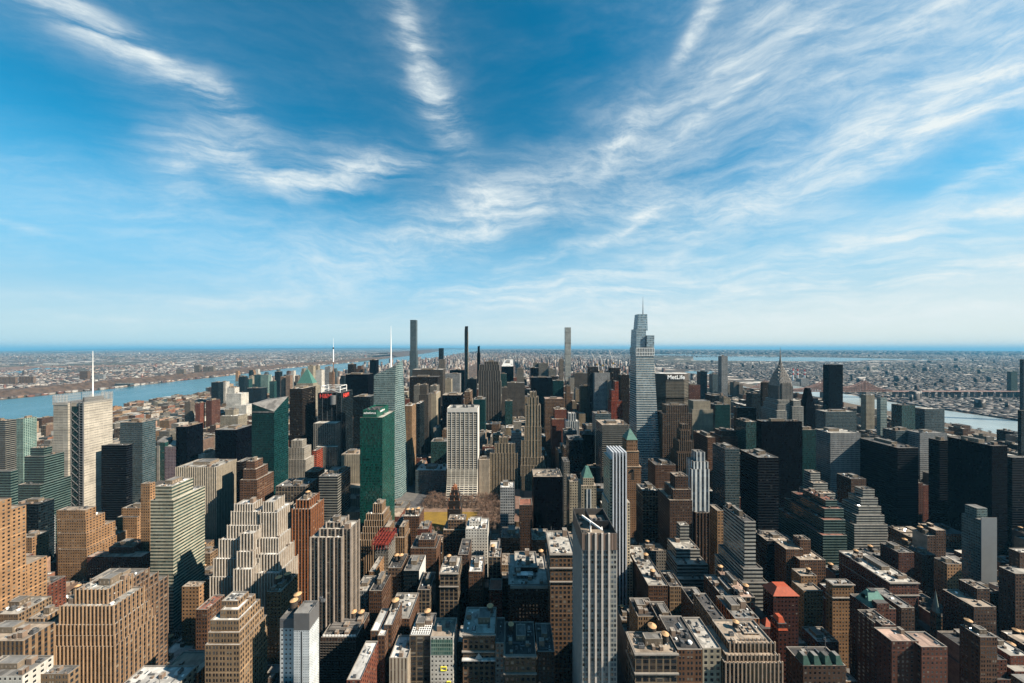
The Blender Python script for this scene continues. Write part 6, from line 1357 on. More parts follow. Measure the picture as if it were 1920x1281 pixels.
for x in AV[1:-1]:
    for q in (-3.5, 0, 3.5):
        for y in np.arange(100, 1500, 9.0): marks.face([(x+q-.1, y, .34), (x+q+.1, y, .34), (x+q+.1, y+3, .34), (x+q-.1, y+3, .34)])
o = marks.build('lane_marking', plain('marking_white', (.7, .7, .68), .7)); tag(o, kind='structure')

# the park with a lawn, bare trees and the library
sheet('park_ground', [((-178, 560), (-8, 560)), ((-178, 700), (-8, 700))], .5, plain('park_gravel', (.36, .24, .17), .95, .3, .1))
sheet('lawn', [((-168, 574), (-66, 574)), ((-168, 640), (-66, 640))], .56, GRASS)
r = custom('low tan stone library with a brown roof between the lawn and the avenue', 'library', 925, 1010, 918, 575, 110, 962, name='library_building', ref='low stone library')
b = MB(); b.box(-5, 70, 568, 690, -3, 20, bay=5, flo=9, par=.8); b.m = [min(m, 1) for m in b.m]; part(b, 'wall', [fac('tan'), COPING], r)
b = MB(); b.face([(*p, 19.2) for p in b.v[:0]] or [(-4, 569, 19.2), (69, 569, 19.2), (69, 689, 19.2), (-4, 689, 19.2)]); b.prism([(-2, 572), (24, 572), (24, 686), (-2, 686)], 19.2, 27, top=[(6, 578), (16, 578), (16, 680), (6, 680)], wm=0, rm=0); part(b, 'roof', plain('library_roof', (.33, .20, .15), .85, .2), r)
def tree_meshes(seed, crowncol, nb=260, h=14, spread=5.2):
    q = random.Random(seed); tr = MB(); tr.tube(0, 0, 0, h*.42, .32, .22, 7)
    tips = []
    for i in range(9):
        a = i*2.4+q.random(); l = q.uniform(.55, 1)*spread; z = h*q.uniform(.62, .95); s = (0, 0, h*q.uniform(.28, .42)); e = (l*math.cos(a)*.8, l*math.sin(a)*.8, z)
        tr.bar(s, e, .12); tips.append(e)
    cr = MB()
    for i in range(nb):
        t_ = q.choice(tips); d = Vector((q.gauss(0, 1), q.gauss(0, 1), q.gauss(0, .8)))*1.35
        c = Vector(t_)+d; u = Vector((q.gauss(0, 1), q.gauss(0, 1), q.gauss(0, 1))).normalized(); w_ = u.cross(Vector((q.random(), q.random(), 1))).normalized()
        s = q.uniform(.35, .95); c1 = c+u*s; c2 = c-u*s; k = w_*s*.35
        cr.face([tuple(c1+k*.3), tuple(c+k), tuple(c2), tuple(c-k)])
    return tr.mesh('trunk', [plain('bark', (.14, .10, .075), .9)]), cr.mesh('crown', [crowncol])
TW = [tree_meshes(s, plain(n_, c_, .9, .3, .3)) for s, n_, c_ in ((1, 'bare_twigs', (.26, .155, .105)), (2, 'bare_twigs_pale', (.32, .21, .15)), (3, 'bare_twigs', (.26, .155, .105)))]
def tree(x, y, z, s, k, label, group):
    r = empty('bare_tree', (x, y, z), label, 'tree', group); r.scale = (s, s, s); r.rotation_euler = (0, 0, rnd.uniform(0, 6))
    for nm, me_ in (('trunk', TW[k][0]), ('crown', TW[k][1])):
        o = bpy.data.objects.new(nm, me_); COL.objects.link(o); o.parent = r
    return r
for (xa, xb_, ya, yb_, nx, ny) in ((-176, -12, 650, 698, 18, 6), (-62, -14, 566, 648, 6, 8), (-177, -170, 566, 650, 1, 8), (-160, -70, 563, 571, 9, 1)):
    for i in range(nx):
        for j in range(ny):
            x = xa+(xb_-xa)*(i+.5)/nx+rnd.uniform(-1.5, 1.5); y = ya+(yb_-ya)*(j+.5)/ny+rnd.uniform(-1.5, 1.5)
            tree(x, y, .5, rnd.uniform(.85, 1.15), (i+j) % 3, 'bare brown plane tree in the park round the lawn', 'bare plane trees round the park lawn')

# ------------------------------------------------------------------ unnamed blocks that fill the street grid
frnd = random.Random(23)
def hero_limit(xa, xb_, ya, yb_):
    """tallest roof that does not hide the parts of a named building the photograph shows"""
    zmax = 400.0
    for h in HERO:
        for (hx0, hx1, hy0, hy1, hz) in h['W']:
            if hy0 > ya+3:
                p0, p1 = h['px']; a0, a1 = CX+F*xa/ya, CX+F*xb_/ya; c0, c1 = CX+F*xa/yb_, CX+F*xb_/yb_
                lo, hi = min(a0, c0), max(a1, c1)
                ex = (CX+F*(hx1 if hx1 < 0 else hx0)/hy1) if (hx1 < 0 or hx0 > 0) else p0
                L_, R_ = min(p0, ex), max(p1, ex)
                if hi > L_+1 and lo < R_-1: zmax = min(zmax, py2z(h['vb'], ya), py2z(h['vb'], yb_))
                break
    return zmax
def hits_hero(xa, xb_, ya, yb_, m=1.5):
    return any(xa < q[1]+m and xb_ > q[0]-m and ya < q[3]+m and yb_ > q[2]-m for h in HERO for q in h['W'])
for h in HERO:     # the curved and leaning ones take more ground than their record says
    if h['ref'] == 'pale screened tower': h['W'].append((-760, -695, 540, 600, 0))
    if h['ref'] == 'white gridded slab': h['W'].append((h['W'][0][0], h['W'][0][1], 676, 740, 0))
    if h['ref'] == 'tapered banded tower': h['W'].append((255, 325, 690, 800, 0))
    if h['ref'] == 'chrome-crowned tower': h['W'].append((545, 625, 715, 775, 0))
    if h['ref'] == 'pale faceted crystal tower': h['W'].append((-295, -200, 688, 740, 0))
    if h['ref'] == 'red-signed antenna tower': h['W'].append((-450, -360, 725, 810, 0))
    if h['ref'] == 'orange-roofed building': h['W'].append((205, 256, 255, 335, 0))
    if h['ref'] == 'octagonal lettered tower': h['W'].append((365, 465, 855, 905, 0))
    if h['ref'] == 'half-built steel tower': h['W'].append((240, 345, 1035, 1085, 0))
def envelope(px, Y):
    """usual roof height by district (metres)"""
    X = px2x(px, Y)
    if Y < 560:
        if px < 420: return frnd.uniform(22, 62)
        if px < 1180: return frnd.uniform(34, 92)
        if px < 1500: return frnd.uniform(32, 78)
        return frnd.uniform(28, 70)
    if Y < 1100: return frnd.uniform(35, 120) if -500 < X < 560 else (frnd.choice([frnd.uniform(16, 50), frnd.uniform(30, 85)]) if X < -720 else frnd.uniform(30, 95))
    if Y < 2000: return frnd.uniform(40, 150) if -450 < X < 620 else (frnd.uniform(14, 45) if X < -750 else frnd.uniform(25, 95))
    return frnd.uniform(25, 90) if X > -640 else frnd.uniform(20, 75)
def palette(px, Y):
    if Y < 700:
        if px < 420: return frnd.choice(['wheat', 'wheat', 'tan', 'brick', 'wheatpier', 'loft', 'brown'])
        if px < 900: return frnd.choice(['wheat', 'brown', 'loft', 'brownstone', 'tan', 'greypier', 'brick', 'darkbrown', 'wheatpier'])
        if px < 1350: return frnd.choice(['brown', 'loft', 'darkbrown', 'brownstone', 'greypier', 'tan', 'grey', 'creamflat'])
        return frnd.choice(['redbrown', 'darkbrown', 'brown', 'darkbrown', 'brick', 'brownstone', 'wheat'])
    if Y < 2100:
        if px < 760: return frnd.choice(['darkbrown', 'wheat', 'loft', 'tan', 'white', 'brown', 'bluegrey', 'cream', 'greypier', 'grey', 'brownstone'])
        return frnd.choice(['brown', 'greypier', 'darkglass', 'bronze', 'grey', 'brownstone', 'blackband', 'beige', 'darkfin', 'bluegrey'] if px > 1250 else ['brown', 'greypier', 'beige', 'grey', 'brownstone', 'redbrown', 'whitepier', 'darkglass', 'brick', 'bluegrey'])
    return frnd.choice(['quay', 'wheat', 'tan', 'brown', 'white', 'cream', 'brick', 'grey'])
HERO.append(dict(root=None, ref=None, vb=994, W=[(-168, -66, 574, 640, 0)], px=(793, 836), py=960, label='lawn'))
HERO.append(dict(root=None, ref=None, vb=962, W=[(-178, -8, 645, 700, 0)], px=(742, 925), py=930, label='park'))
PARTY = [plain('party_'+n_, c_, .9, .35, .12) for n_, c_ in (('pink', (.55, .34, .24)), ('tan', (.50, .36, .24)), ('red', (.34, .15, .09)), ('pale', (.62, .56, .48)), ('brown', (.22, .14, .10)))]
LOTS = []
for i in range(len(AV)-1):
    for j in range(len(streets)-1):
        ya, yb_ = streets[j]+8, streets[j+1]-8
        if yb_ < 95 or ya > 2200: continue
        if -700 < (AV[i]+AV[i+1])/2 < 100 and ya > 2030: continue
        if AV[i] == -190 and 530 < (ya+yb_)/2 < 720: continue
        xm, ym_ = (AV[i]+AV[i+1])/2, (ya+yb_)/2
        pxc = CX+F*xm/max(ym_, 60)
        if not -420 < pxc < 2400: continue
        for row in (0, 1):
            y0 = ya if row == 0 else (ya+yb_)/2+.8; y1 = (ya+yb_)/2-.8 if row == 0 else yb_
            x = AV[i]+13
            while x < AV[i+1]-13-8:
                wd = frnd.choice([frnd.uniform(8, 16), frnd.uniform(12, 30)]) if ym_ < 700 else frnd.uniform(14, 38)
                if AV[i+1]-13-(x+wd) < 14: wd = AV[i+1]-13-x
                LOTS.append([x, x+wd-.7, y0, y1]); x += wd
NB = []
for (xa, xb_, y0, y1) in LOTS:
    if y0 < 90: continue
    # shrink lots that overlap a named building only a little, drop the rest
    y0s, y1s, xs, xe = y0, y1, xa, xb_
    if hits_hero(xa, xb_, y0, y1):
        ok_ = False
        for c_ in ((xa, xb_, y0, y0+(y1-y0)*.55), (xa, xb_, y0+(y1-y0)*.45, y1), (xa, xa+(xb_-xa)*.5, y0, y1), (xb_-(xb_-xa)*.5, xb_, y0, y1)):
            if not hits_hero(*c_) and c_[1]-c_[0] > 9 and c_[3]-c_[2] > 9: xs, xe, y0s, y1s = c_; ok_ = True; break
        if not ok_: continue
    px = CX+F*(xs+xe)/2/y0s
    z = envelope(px, y0s); z = min(z, hero_limit(xs, xe, y0s, y1s)-1.5)
    if y0s < 330: z = min(z, py2z(1150, y0s) if 0 < px < 1920 else 90)
    if z < 8: z = min(10, frnd.uniform(7, 12))
    NB.append([xs, xe, y0s, y1s, z, px])
# visibility on a coarse picture, nearest first
VW, VH = 640, 427; sc_ = VW/1920; depth = np.full((VH, VW), 1e9, np.float32); own = np.full((VH, VW), -1, np.int32)
def rect(x0, x1, y0, y1, d, k):
    x0, x1 = int(max(0, x0*sc_)), int(min(VW, math.ceil(x1*sc_))); y0, y1 = int(max(0, y0*sc_)), int(min(VH, math.ceil(y1*sc_)))
    if x1 <= x0 or y1 <= y0: return
    m_ = depth[y0:y1, x0:x1] > d; depth[y0:y1, x0:x1][m_] = d; own[y0:y1, x0:x1][m_] = k
def stamp(xa, xb_, ya, yb_, z, k):
    p = lambda x, y: CX+F*x/y
    pt, pb_ = CY+F*(H-z)/ya, CY+F*(H-z)/yb_
    rect(p(xa, ya), p(xb_, ya), pt, 1281, ya, k)
    if z < H:
        rect((p(xa, ya)+p(xa, yb_))/2, (p(xb_, ya)+p(xb_, yb_))/2, pb_, pt, (ya+yb_)/2, k)
    if xb_ < 0: rect(p(xb_, ya), p(xb_, yb_), (pt+pb_)/2, 1281, (ya+yb_)/2, k)
    if xa > 0: rect(p(xa, yb_), p(xa, ya), (pt+pb_)/2, 1281, (ya+yb_)/2, k)
for h in HERO:
    for q in h['W']:
        if q[4] > 0: stamp(*q[:5], 100000)
for k, q in enumerate(NB): stamp(*q[:5], k)
cnt = np.bincount(own[(own >= 0) & (own < 100000)].ravel(), minlength=len(NB))
order = np.argsort(-cnt)
single = set(int(k) for k in order[:292] if cnt[k] >= 6)
ROOFPICK = ['tar', 'dark', 'grey', 'tan', 'pale', 'white', 'tan', 'pale', 'grey']
SHAPES = {'tar': 'black-tarred', 'dark': 'dark', 'grey': 'grey', 'tan': 'tan', 'pale': 'pale', 'white': 'white', 'red': 'red', 'pink': 'pink'}
used_labels = set(h['label'] for h in HERO)
REFS = [h for h in HERO if h['ref']]
refpos = [((h['px'][0]+h['px'][1])/2, (min(h['vb'], 1281)*.55+h['py']*.45), h) for h in REFS]
def words_for(z):
    return 'low' if z < 26 else 'mid-height' if z < 52 else 'tallish' if z < 85 else 'tall'
def place_label(px, py, st, roof, z, n):
    base = f"{words_for(z)} {S[st][3]} building with {SHAPES[roof]} roof"
    near = sorted(refpos, key=lambda t_: (t_[0]-px)**2+(t_[1]-py)**2)
    def rel(t_):
        dx_, dy_ = px-t_[0], py-t_[1]
        if abs(dx_) > abs(dy_): return 'right of' if dx_ > 0 else 'left of'
        return 'below' if dy_ > 0 else 'above'
    for t_ in near[:5]:
        s = f"{base} {rel(t_)} the {t_[2]['ref']}"
        if s not in used_labels and len(s.split()) <= 16: used_labels.add(s); return s
    for a_ in range(5):
        for c_ in range(a_+1, 6):
            s = f"{words_for(z)} {S[st][3]} building between the {near[a_][2]['ref']} and the {near[c_][2]['ref']}"
            if s not in used_labels and len(s.split()) <= 16: used_labels.add(s); return s
    s = f"{base} near the {near[0][2]['ref']}"; used_labels.add(s); return s
tank_spots = []
rest = MB(); restmats = {}
for k, (xa, xb_, y0, y1, z, px) in enumerate(NB):
    st = palette(px, y0); roof = frnd.choice(ROOFPICK)
    if k in single:
        py = CY+F*(H-z)/y0
        lab = place_label(px, py, st, roof, z, k)
        root = empty('office_building' if z > 52 else 'loft_building', ((xa+xb_)/2, y0, 0), lab, 'building', 'unnamed blocks filling the street grid')
        W = [(xa, xb_, y0, y1, z)]
        wx, wy = xb_-xa, y1-y0
        if z > 45 and wx > 18 and frnd.random() < .5:
            q = frnd.uniform(.08, .2); W = [(xa+wx*q, xb_-wx*q, y0+wy*q, y1-wy*.05, z), (xa, xb_, y0, y1, z*frnd.uniform(.72, .9))]
        near_ = y0 < 520
        if near_ and wy > 20 and len(W) == 1:       # a rear wing and a raised front, as the old loft blocks have
            f_ = frnd.uniform(.45, .7); z2 = z-frnd.choice([0, 3.6, 7.2, 11])*min(1, z/40)-.5; q = frnd.uniform(0, .4)*wx; side = frnd.random() < .5
            if frnd.random() < .5: W = [(xa, xb_, y0, y0+wy*f_, z), (xa+(q if side else .1), xb_-(.1 if side else q), y0+wy*f_+.15, y1, z2)]
            else: W = [(xa, xb_, y0+wy*(1-f_), y1, z), (xa+(q if side else .1), xb_-(.1 if side else q), y0, y0+wy*(1-f_)-.15, z2)]
        make(root, W, st, roof, units=(frnd.randint(8, 20) if near_ else (5 if y0 < 900 else 1)), pent=(frnd.random() < .8), cop=COPING if frnd.random() < .6 else COPING2, par=frnd.choice([.9, 1.2, 1.6]), ph=frnd.choice([3.5, 5]), usize=(.6, 2.3), party=frnd.choice([0, 1, 3, 3]), partymat=frnd.choice(PARTY))
        if near_ and frnd.random() < .75 and wx > 10 and wy > 10: tank_spots.append((W[0], lab))
    else:
        key = st
        if key not in restmats: restmats[key] = MB()
        restmats[key].box(xa, xb_, y0, y1, -3, z, bay=S[st][1], flo=S[st][2], rm=1)
        if frnd.random() < .7:
            wx, wy = xb_-xa, y1-y0; cx_, cy_ = xa+wx*frnd.uniform(.35, .65), y0+wy*frnd.uniform(.35, .65); restmats[key].box(cx_-wx*.15, cx_+wx*.15, cy_-wy*.15, cy_+wy*.15, z, z+4, bay=3, flo=4, rm=1)
b = MB(); mats = []; V0 = 0
for key, q in restmats.items():
    off = len(mats); mats += [fac(key), ROOFS[frnd.choice(['grey', 'tan', 'dark', 'pale'])]]
    k0 = len(b.v); b.v += q.v; b.f += [tuple(i+k0 for i in f_) for f_ in q.f]; b.uv += q.uv; b.m += [m_+off for m_ in q.m]
if b.f: o = b.build('packed_city_blocks', mats); tag(o, 'densely packed city blocks filling the gaps between the larger buildings', 'city blocks', None, 'stuff')

# water tanks: first the ones the photograph shows large, then some on unnamed roofs
def roof_of(ref, i=0):
    h = [h for h in HERO if h['ref'] == ref][0]; return h['W'][i]
for (ref, i, fx, fy, s, lb) in [
    ('tank-topped brick block', 0, .15, .3, 1.0, 'left front'), ('tank-topped brick block', 0, .45, .3, 1.0, 'middle'), ('tank-topped brick block', 0, .8, .4, 1.0, 'right'),
    ('stacked-tank narrow office', 0, .35, .5, 1.0, 'left'), ('stacked-tank narrow office', 0, .7, .5, 1.0, 'right'),
    ('scaffolded building', 0, .62, .75, 1.0, 'left'), ('scaffolded building', 0, .85, .75, 1.0, 'right'),
    ('cream large-bay loft', 0, .3, .7, .9, 'left'), ('slim grey loft', 0, .5, .5, 1.0, 'single') if 0 else ('gothic-windowed loft', 0, .2, .7, .9, 'left'),
    ('skylit avenue block', 0, .5, .2, 1.0, 'front'), ('pink terrace building', 0, .2, .9, .9, 'back'),
    ('glass-gridded roof loft', 0, .6, .75, 1.0, 'back'), ('broad tan-roofed building', 0, .6, .8, 1.1, 'back'), ('tan corner building', 0, .3, .4, 1.1, 'front'), ('tan corner building', 0, .7, .6, 1.1, 'rear'),
    ('white-ledged brown tower', 0, .5, .7, 1.1, 'rear'), ('skylit avenue block', 0, .7, .6, 1.0, 'rear'), ('pink terrace building', 0, .75, .2, .9, 'front'), ('gabled balcony building', 0, .8, .75, 1.0, 'right rear'), ('wide white-roofed store', 1, .9, .9, 1.0, 'corner'), ('orange-roofed building', 0, .1, .9, .6, 'small') if 0 else ('big red-brown apartment house' if 0 else 'broad tan-roofed building', 0, .85, .5, .9, 'right'), ('white-topped brown apartment house', 0, .3, .8, .9, 'rear'), ('long white-corniced brick block', 0, .4, .85, .9, 'rear'), ('pink-tan roof-tower block', 2, .7, .6, .9, 'round'), ('orange brick tower', 0, .5, .5, .9, 'round'), ('ribbed art deco building', 1, .2, .7, .8, 'rear'), ('tan slim', 0, 0, 0, 0, '') if 0 else ('tan bay-windowed hotel', 0, .7, .4, .8, 'round')]:
    x0, x1, y0, y1, z = roof_of(ref, i)
    tank(x0+(x1-x0)*fx, y0+(y1-y0)*fy, z-1.1, s*1.15, f'{lb} wooden water tank on the roof of the {ref}')
for (W0, lab) in tank_spots[:85]:
    x0, x1, y0, y1, z = W0; n = 2 if frnd.random() < .35 and x1-x0 > 16 else 1
    for q in range(n):
        core = lab.replace(' building', '').replace('with ', '').split(' roof ')
        l_ = f"{'second ' if q else ''}wooden water tank on the {' '.join(core[0].split()[:3])} block {core[1] if len(core) > 1 else 'among the blocks'}"
        l_ = ' '.join(l_.split()[:16])
        if l_ in used_labels: continue
        used_labels.add(l_)
        tank(x0+(x1-x0)*.3+q*6, y0+(y1-y0)*.62, z-.9, frnd.uniform(.9, 1.25), l_)
# ------------------------------------------------------------------ the city that goes on to the horizon
nr = np.random.default_rng(4)
def tone_mat(t, b):
    a = t.node('ShaderNodeAttribute', attribute_name='tone').outputs['Color']
    nz = t.xyz(t.node('ShaderNodeNewGeometry').outputs['Normal'])[2]
    p = t.node('ShaderNodeNewGeometry').outputs['Position']
    px_, py_, pz = t.xyz(p)
    v = t.m('LESS_THAN', t.m('FRACT', t.m('DIVIDE', pz, 3.6)), .5)
    h_ = t.m('LESS_THAN', t.m('FRACT', t.m('DIVIDE', t.m('ADD', px_, py_), 4.4)), .5)
    wall = t.mix(t.m('MULTIPLY', t.m('MULTIPLY', v, h_), .8), a, (.03, .035, .04))
    ro = t.mix(.55, a, t.mix(t.m('GREATER_THAN', t.noise(p, .03, 1), .55), (.05, .05, .055), (.30, .285, .27)))
    t.put(b.inputs['Base Color'], t.mix(t.m('GREATER_THAN', nz, .5), wall, ro)); b.inputs['Roughness'].default_value = .9; b.inputs['Specular IOR Level'].default_value = .15
TONE = principled('town_tones', tone_mat)
PAL = {'warm': [(.42, .25, .16), (.28, .12, .08), (.44, .32, .24), (.60, .52, .44), (.18, .10, .08), (.28, .22, .18), (.74, .70, .64), (.12, .11, .11), (.10, .08, .07), (.16, .13, .11)],
       'cool': [(.20, .19, .18), (.13, .12, .12), (.34, .32, .30), (.09, .10, .11), (.20, .12, .10), (.66, .64, .60), (.06, .07, .08), (.12, .11, .10), (.10, .10, .10)]}
def boxes_mesh(name, x, y, wx, wy, h, pal, label, cat, z0=None):
    n = len(x); z0 = -(x*x+y*y)/(2*RE)-2 if z0 is None else z0; z1 = z0+2+h
    V = np.empty((n, 8, 3), np.float32)
    for k, (sx, sy, t_) in enumerate(((-1, -1, 0), (1, -1, 0), (1, 1, 0), (-1, 1, 0), (-1, -1, 1), (1, -1, 1), (1, 1, 1), (-1, 1, 1))):
        V[:, k, 0] = x+sx*wx/2; V[:, k, 1] = y+sy*wy/2; V[:, k, 2] = z1 if t_ else z0
    Q = np.array([(0, 1, 5, 4), (1, 2, 6, 5), (2, 3, 7, 6), (3, 0, 4, 7), (4, 5, 6, 7)], np.int32)
    Fq = (np.arange(n, dtype=np.int32)[:, None, None]*8+Q[None]).reshape(-1)
    me = bpy.data.meshes.new(name); me.vertices.add(n*8); me.vertices.foreach_set('co', V.ravel())
    me.loops.add(len(Fq)); me.loops.foreach_set('vertex_index', Fq)
    nf = n*5; me.polygons.add(nf); me.polygons.foreach_set('loop_start', np.arange(nf, dtype=np.int32)*4); me.polygons.foreach_set('loop_total', np.full(nf, 4, np.int32))
    me.update(calc_edges=True)
    P_ = np.array(PAL[pal], np.float32); c = (.50 if pal == 'cool' else 1.0)*KA*P_[nr.integers(0, len(P_), n)]*nr.uniform(.8, 1.2, (n, 1))
    at_ = me.color_attributes.new('tone', 'FLOAT_COLOR', 'POINT')
    cc = np.ones((n, 8, 4), np.float32); cc[:, :, :3] = c[:, None, :]; at_.data.foreach_set('color', cc.ravel())
    me.materials.append(TONE); o = bpy.data.objects.new(name, me); COL.objects.link(o); tag(o, label, cat, None, 'stuff'); return o
def visible(x, y, m=150): return (y > 200) & (np.abs(x) < (960+m)/F*y)
def hud_far(y): return np.interp(y, [p[0][1] for p in hud], [p[0][0] for p in hud])
def hud_near(y): return np.interp(y, [p[1][1] for p in hud], [p[1][0] for p in hud])
def east_w(y): return np.interp(y, [p[0][1] for p in east], [p[0][0] for p in east])
def east_e(y): return np.interp(y, [p[1][1] for p in east], [p[1][0] for p in east])
# upper Manhattan
n = 9000; y = 2300*np.exp(nr.uniform(0, math.log(14000/2300), n)); x = nr.uniform(-2040, 2100, n)
park = (x > -640) & (x < 75) & (y > 2060) & (y < 6200)
k = visible(x, y) & ~park & (x > hud_near(y)+40) & (x < np.where(y < 5000, east_w(y)-30, 1900-(y-5000)*.12)); x, y = x[k], y[k]
x = np.round(x/22)*22; y = np.round(y/27)*27+nr.uniform(-3, 3, len(y))
h = np.where(nr.random(len(x)) < .10, nr.uniform(50, 120, len(x)), nr.uniform(14, 46, len(x)))*np.where(y > 6500, .7, 1)
boxes_mesh('uptown_blocks', x, y, nr.uniform(14, 30, len(x)), nr.uniform(14, 24, len(x)), h, 'warm', 'uptown apartment blocks running away to the north between the rivers', 'city blocks')
# taller apartment towers of the west side, which stand in front of the river
trnd = random.Random(77)
for q in range(34):
    Y = trnd.uniform(1750, 3300); px = 445+q*7.2+trnd.uniform(-3, 3); X = px2x(px, Y)
    if X > -560 or hits_hero(X-16, X+16, Y-2, Y+30, 4): continue
    z = min(py2z(trnd.uniform(690, 712), Y), hero_limit(X-14, X+14, Y, Y+26)-1)
    if z < 40: continue
    st = trnd.choice(['quay', 'wheat', 'cream', 'white', 'teal', 'darkglass', 'palepier', 'brown', 'bluegrey']); ro = trnd.choice(['grey', 'pale', 'tan', 'dark'])
    root = empty('apartment_tower', (X, Y, 0), place_label(px, CY+F*(H-z)/Y, st, ro, z, q).replace(' building ', ' tower '), 'apartment tower', 'apartment towers of the west side'); w_ = trnd.uniform(9, 15)
    make(root, [(X-w_*.7, X+w_*.7, Y+2, Y+22, z), (X-w_, X+w_, Y, Y+26, z*trnd.uniform(.75, .93))], st, ro, units=0, pent=False)
# the bright wall of apartment houses along the big park
Y = np.arange(2080, 6150, 46.0); n = len(Y)
boxes_mesh('park_side_houses', np.full(n, -668.0)+nr.uniform(-6, 6, n), Y, np.full(n, 34.0), np.full(n, 36.0), nr.uniform(42, 78, n), 'warm', 'row of sunlit apartment houses along the west edge of the big bare park', 'city blocks')
boxes_mesh('park_side_houses', np.full(n, 112.0)+nr.uniform(-6, 6, n), Y, np.full(n, 34.0), np.full(n, 36.0), nr.uniform(42, 70, n), 'warm', 'row of apartment houses along the east edge of the big bare park', 'city blocks')
# the big park: a brown canopy of bare trees
b = MB(); gx, gy = 36, 150; hh = {}
for i in range(gx+1):
    for j in range(gy+1):
        X, Y_ = -640+i*(700/gx), 2070+j*(4100/gy); hh[i, j] = (X+rnd.uniform(-7, 7), Y_+rnd.uniform(-7, 7), gz(X, Y_)+rnd.uniform(2, 15))
for i in range(gx):
    for j in range(gy): b.face([hh[i, j], hh[i+1, j], hh[i+1, j+1], hh[i, j+1]])
o = b.build('park_woodland', BARE); tag(o, 'brown leafless woodland of the big park beyond the towers', 'woodland', None, 'stuff')
# across the rivers
def town(name, n, region, ymin, ymax, hfun, pal, label, wmin=7, wmax=17):
    y = ymin*np.exp(nr.uniform(0, math.log(ymax/ymin), n)); t_ = nr.uniform(-1.75, 1.75, n); x = t_*y
    k = visible(x, y) & region(x, y); x, y = x[k], y[k]
    cl = np.sin(x/310)*np.cos(y/270)+np.sin(x/97+y/140)*.6; k = cl+nr.uniform(-1, 1, len(x)) > -.5; x, y = x[k], y[k]
    s = nr.uniform(wmin, wmax, len(x))*(1+y/13000); boxes_mesh(name, x, y, s*nr.uniform(.8, 2.2, len(x)), s*nr.uniform(.6, 1.8, len(x)), hfun(x, y, len(x)), pal, label, 'town')
river_left = lambda x, y: x < hud_far(y)-260
town('riverside_town', 60000, lambda x, y: river_left(x, y) & (y < 16000) & ~((x < -6500) & (y > 3800) & (y < 8000) & (nr.random(len(x)) < .9)), 1500, 16000, lambda x, y, n: np.where(nr.random(n) < .008, nr.uniform(25, 55, n), nr.uniform(4, 9, n)), 'warm', 'low rooftops of the towns beyond the left river')
qright = lambda x, y: (x > np.where(y < 5000, east_e(y)+25, 1500-(y-5000)*.05)) & ~((y > 6600) & (y < 9200) & (x > 3400) & (x < 9300))
town('rooftops_across_the_river', 100000, qright, 900, 17000, lambda x, y, n: np.where(nr.random(n) < .006, nr.uniform(20, 55, n), nr.uniform(3, 7, n)), 'cool', 'low rooftops spreading to the horizon beyond the right river')
town('northern_suburbs', 12000, lambda x, y: (y > 13000) & (x > hud_near(y)+300), 13000, 26000, lambda x, y, n: nr.uniform(10, 45, n), 'cool', 'distant northern districts under the horizon', 26, 60)
# the wooded cliff behind the left river's far bank, and low hills on the skyline
def ridge(name, pts, h, w_, mat, label):
    b = MB(); prev = None
    for (x, y) in pts:
        a = (x+nr.uniform(-12, 12), y, gz(x, y)); q = (x-w_*.35, y, gz(x, y)+h*nr.uniform(.8, 1.1)); r_ = (x-w_, y, gz(x, y)+h*nr.uniform(.6, .9))
        if prev:
            b.face([prev[0], a, q, prev[1]][::-1]); b.face([prev[1], q, r_, prev[2]][::-1])
        prev = (a, q, r_)
    o = b.build(name, mat); tag(o, label, None, None, 'structure')
ys = np.arange(-200, 9500, 60.0); ridge('cliff', [(float(hud_far(y_))-150, float(y_)) for y_ in ys], 44, 180, BARE, 'wooded cliff along the far bank of the left river')
ys = np.arange(9500, 24000, 200.0); ridge('palisade_cliff', [(float(hud_far(y_))-80, float(y_)) for y_ in ys], 110, 900, BARE, 'high wooded cliff far up the left river')
for (p0, p1, D_, h_) in ((-100, 420, 52000, 260), (300, 900, 47000, 190), (60, 300, 60000, 330), (1500, 2000, 50000, 60)):
    b = MB(); prev = None
    for p in np.linspace(p0, p1, 40):
        t_ = (p-p0)/(p1-p0); hh_ = h_*(math.sin(math.pi*t_)**.6)*(1+.12*math.sin(p*.13)+.08*math.sin(p*.41)); x, y_ = px2x(p, D_), D_
        a = (x, y_, gz(x, y_)-5); q = (x, y_+2500, gz(x, y_)+hh_+.1); r_ = (x, y_+7000, gz(x, y_+7000)-20)
        if prev: b.face([prev[0], a, q, prev[1]]); b.face([prev[1], q, r_, prev[2]])
        prev = (a, q, r_)
    o = b.build('hills', BARE); tag(o, None, None, None, 'structure')
# single buildings that stand out across the left river
def far(label, cat, st, roof, boxes, **k): return B(label, cat, st, roof, 700, boxes, units=0, pent=False, **k)
for k in range(5): B(['first', 'second', 'third', 'fourth', 'fifth'][k]+' from the left of the brick slabs across the left river', 'apartment building', 'quay', 'pale', 727, [(-2+k*6.3-(k > 9), 3.4+k*6.3, 707, 2750, 14)], units=0, pent=False, group='brick apartment slabs across the left river')
for k in range(5): B(['first', 'second', 'third', 'fourth', 'fifth'][k]+' brick slab of the right-hand row across the left river', 'apartment building', 'quay', 'pale', 724, [(35.5+k*5.6, 40.2+k*5.6, 706, 2800, 14)], units=0, pent=False, group='brick apartment slabs across the left river')
B('brown slab with a bright side behind the mast across the river', 'apartment building', 'brownstone', 'grey', 717, [(149, 164, 696, 3200, ('e', 170))], units=0, pent=False)
B('grey-blue twin block right of the brown slab across the river', 'apartment building', 'grid', 'pale', 717, [(177, 194, 702, 3150, 20)], units=0, pent=False)
B('low white glass-fronted office on the far river bank', 'office building', 'bluegrey', 'pale', 729, [(215, 244, 719, 2620, 26)], units=0, pent=False)
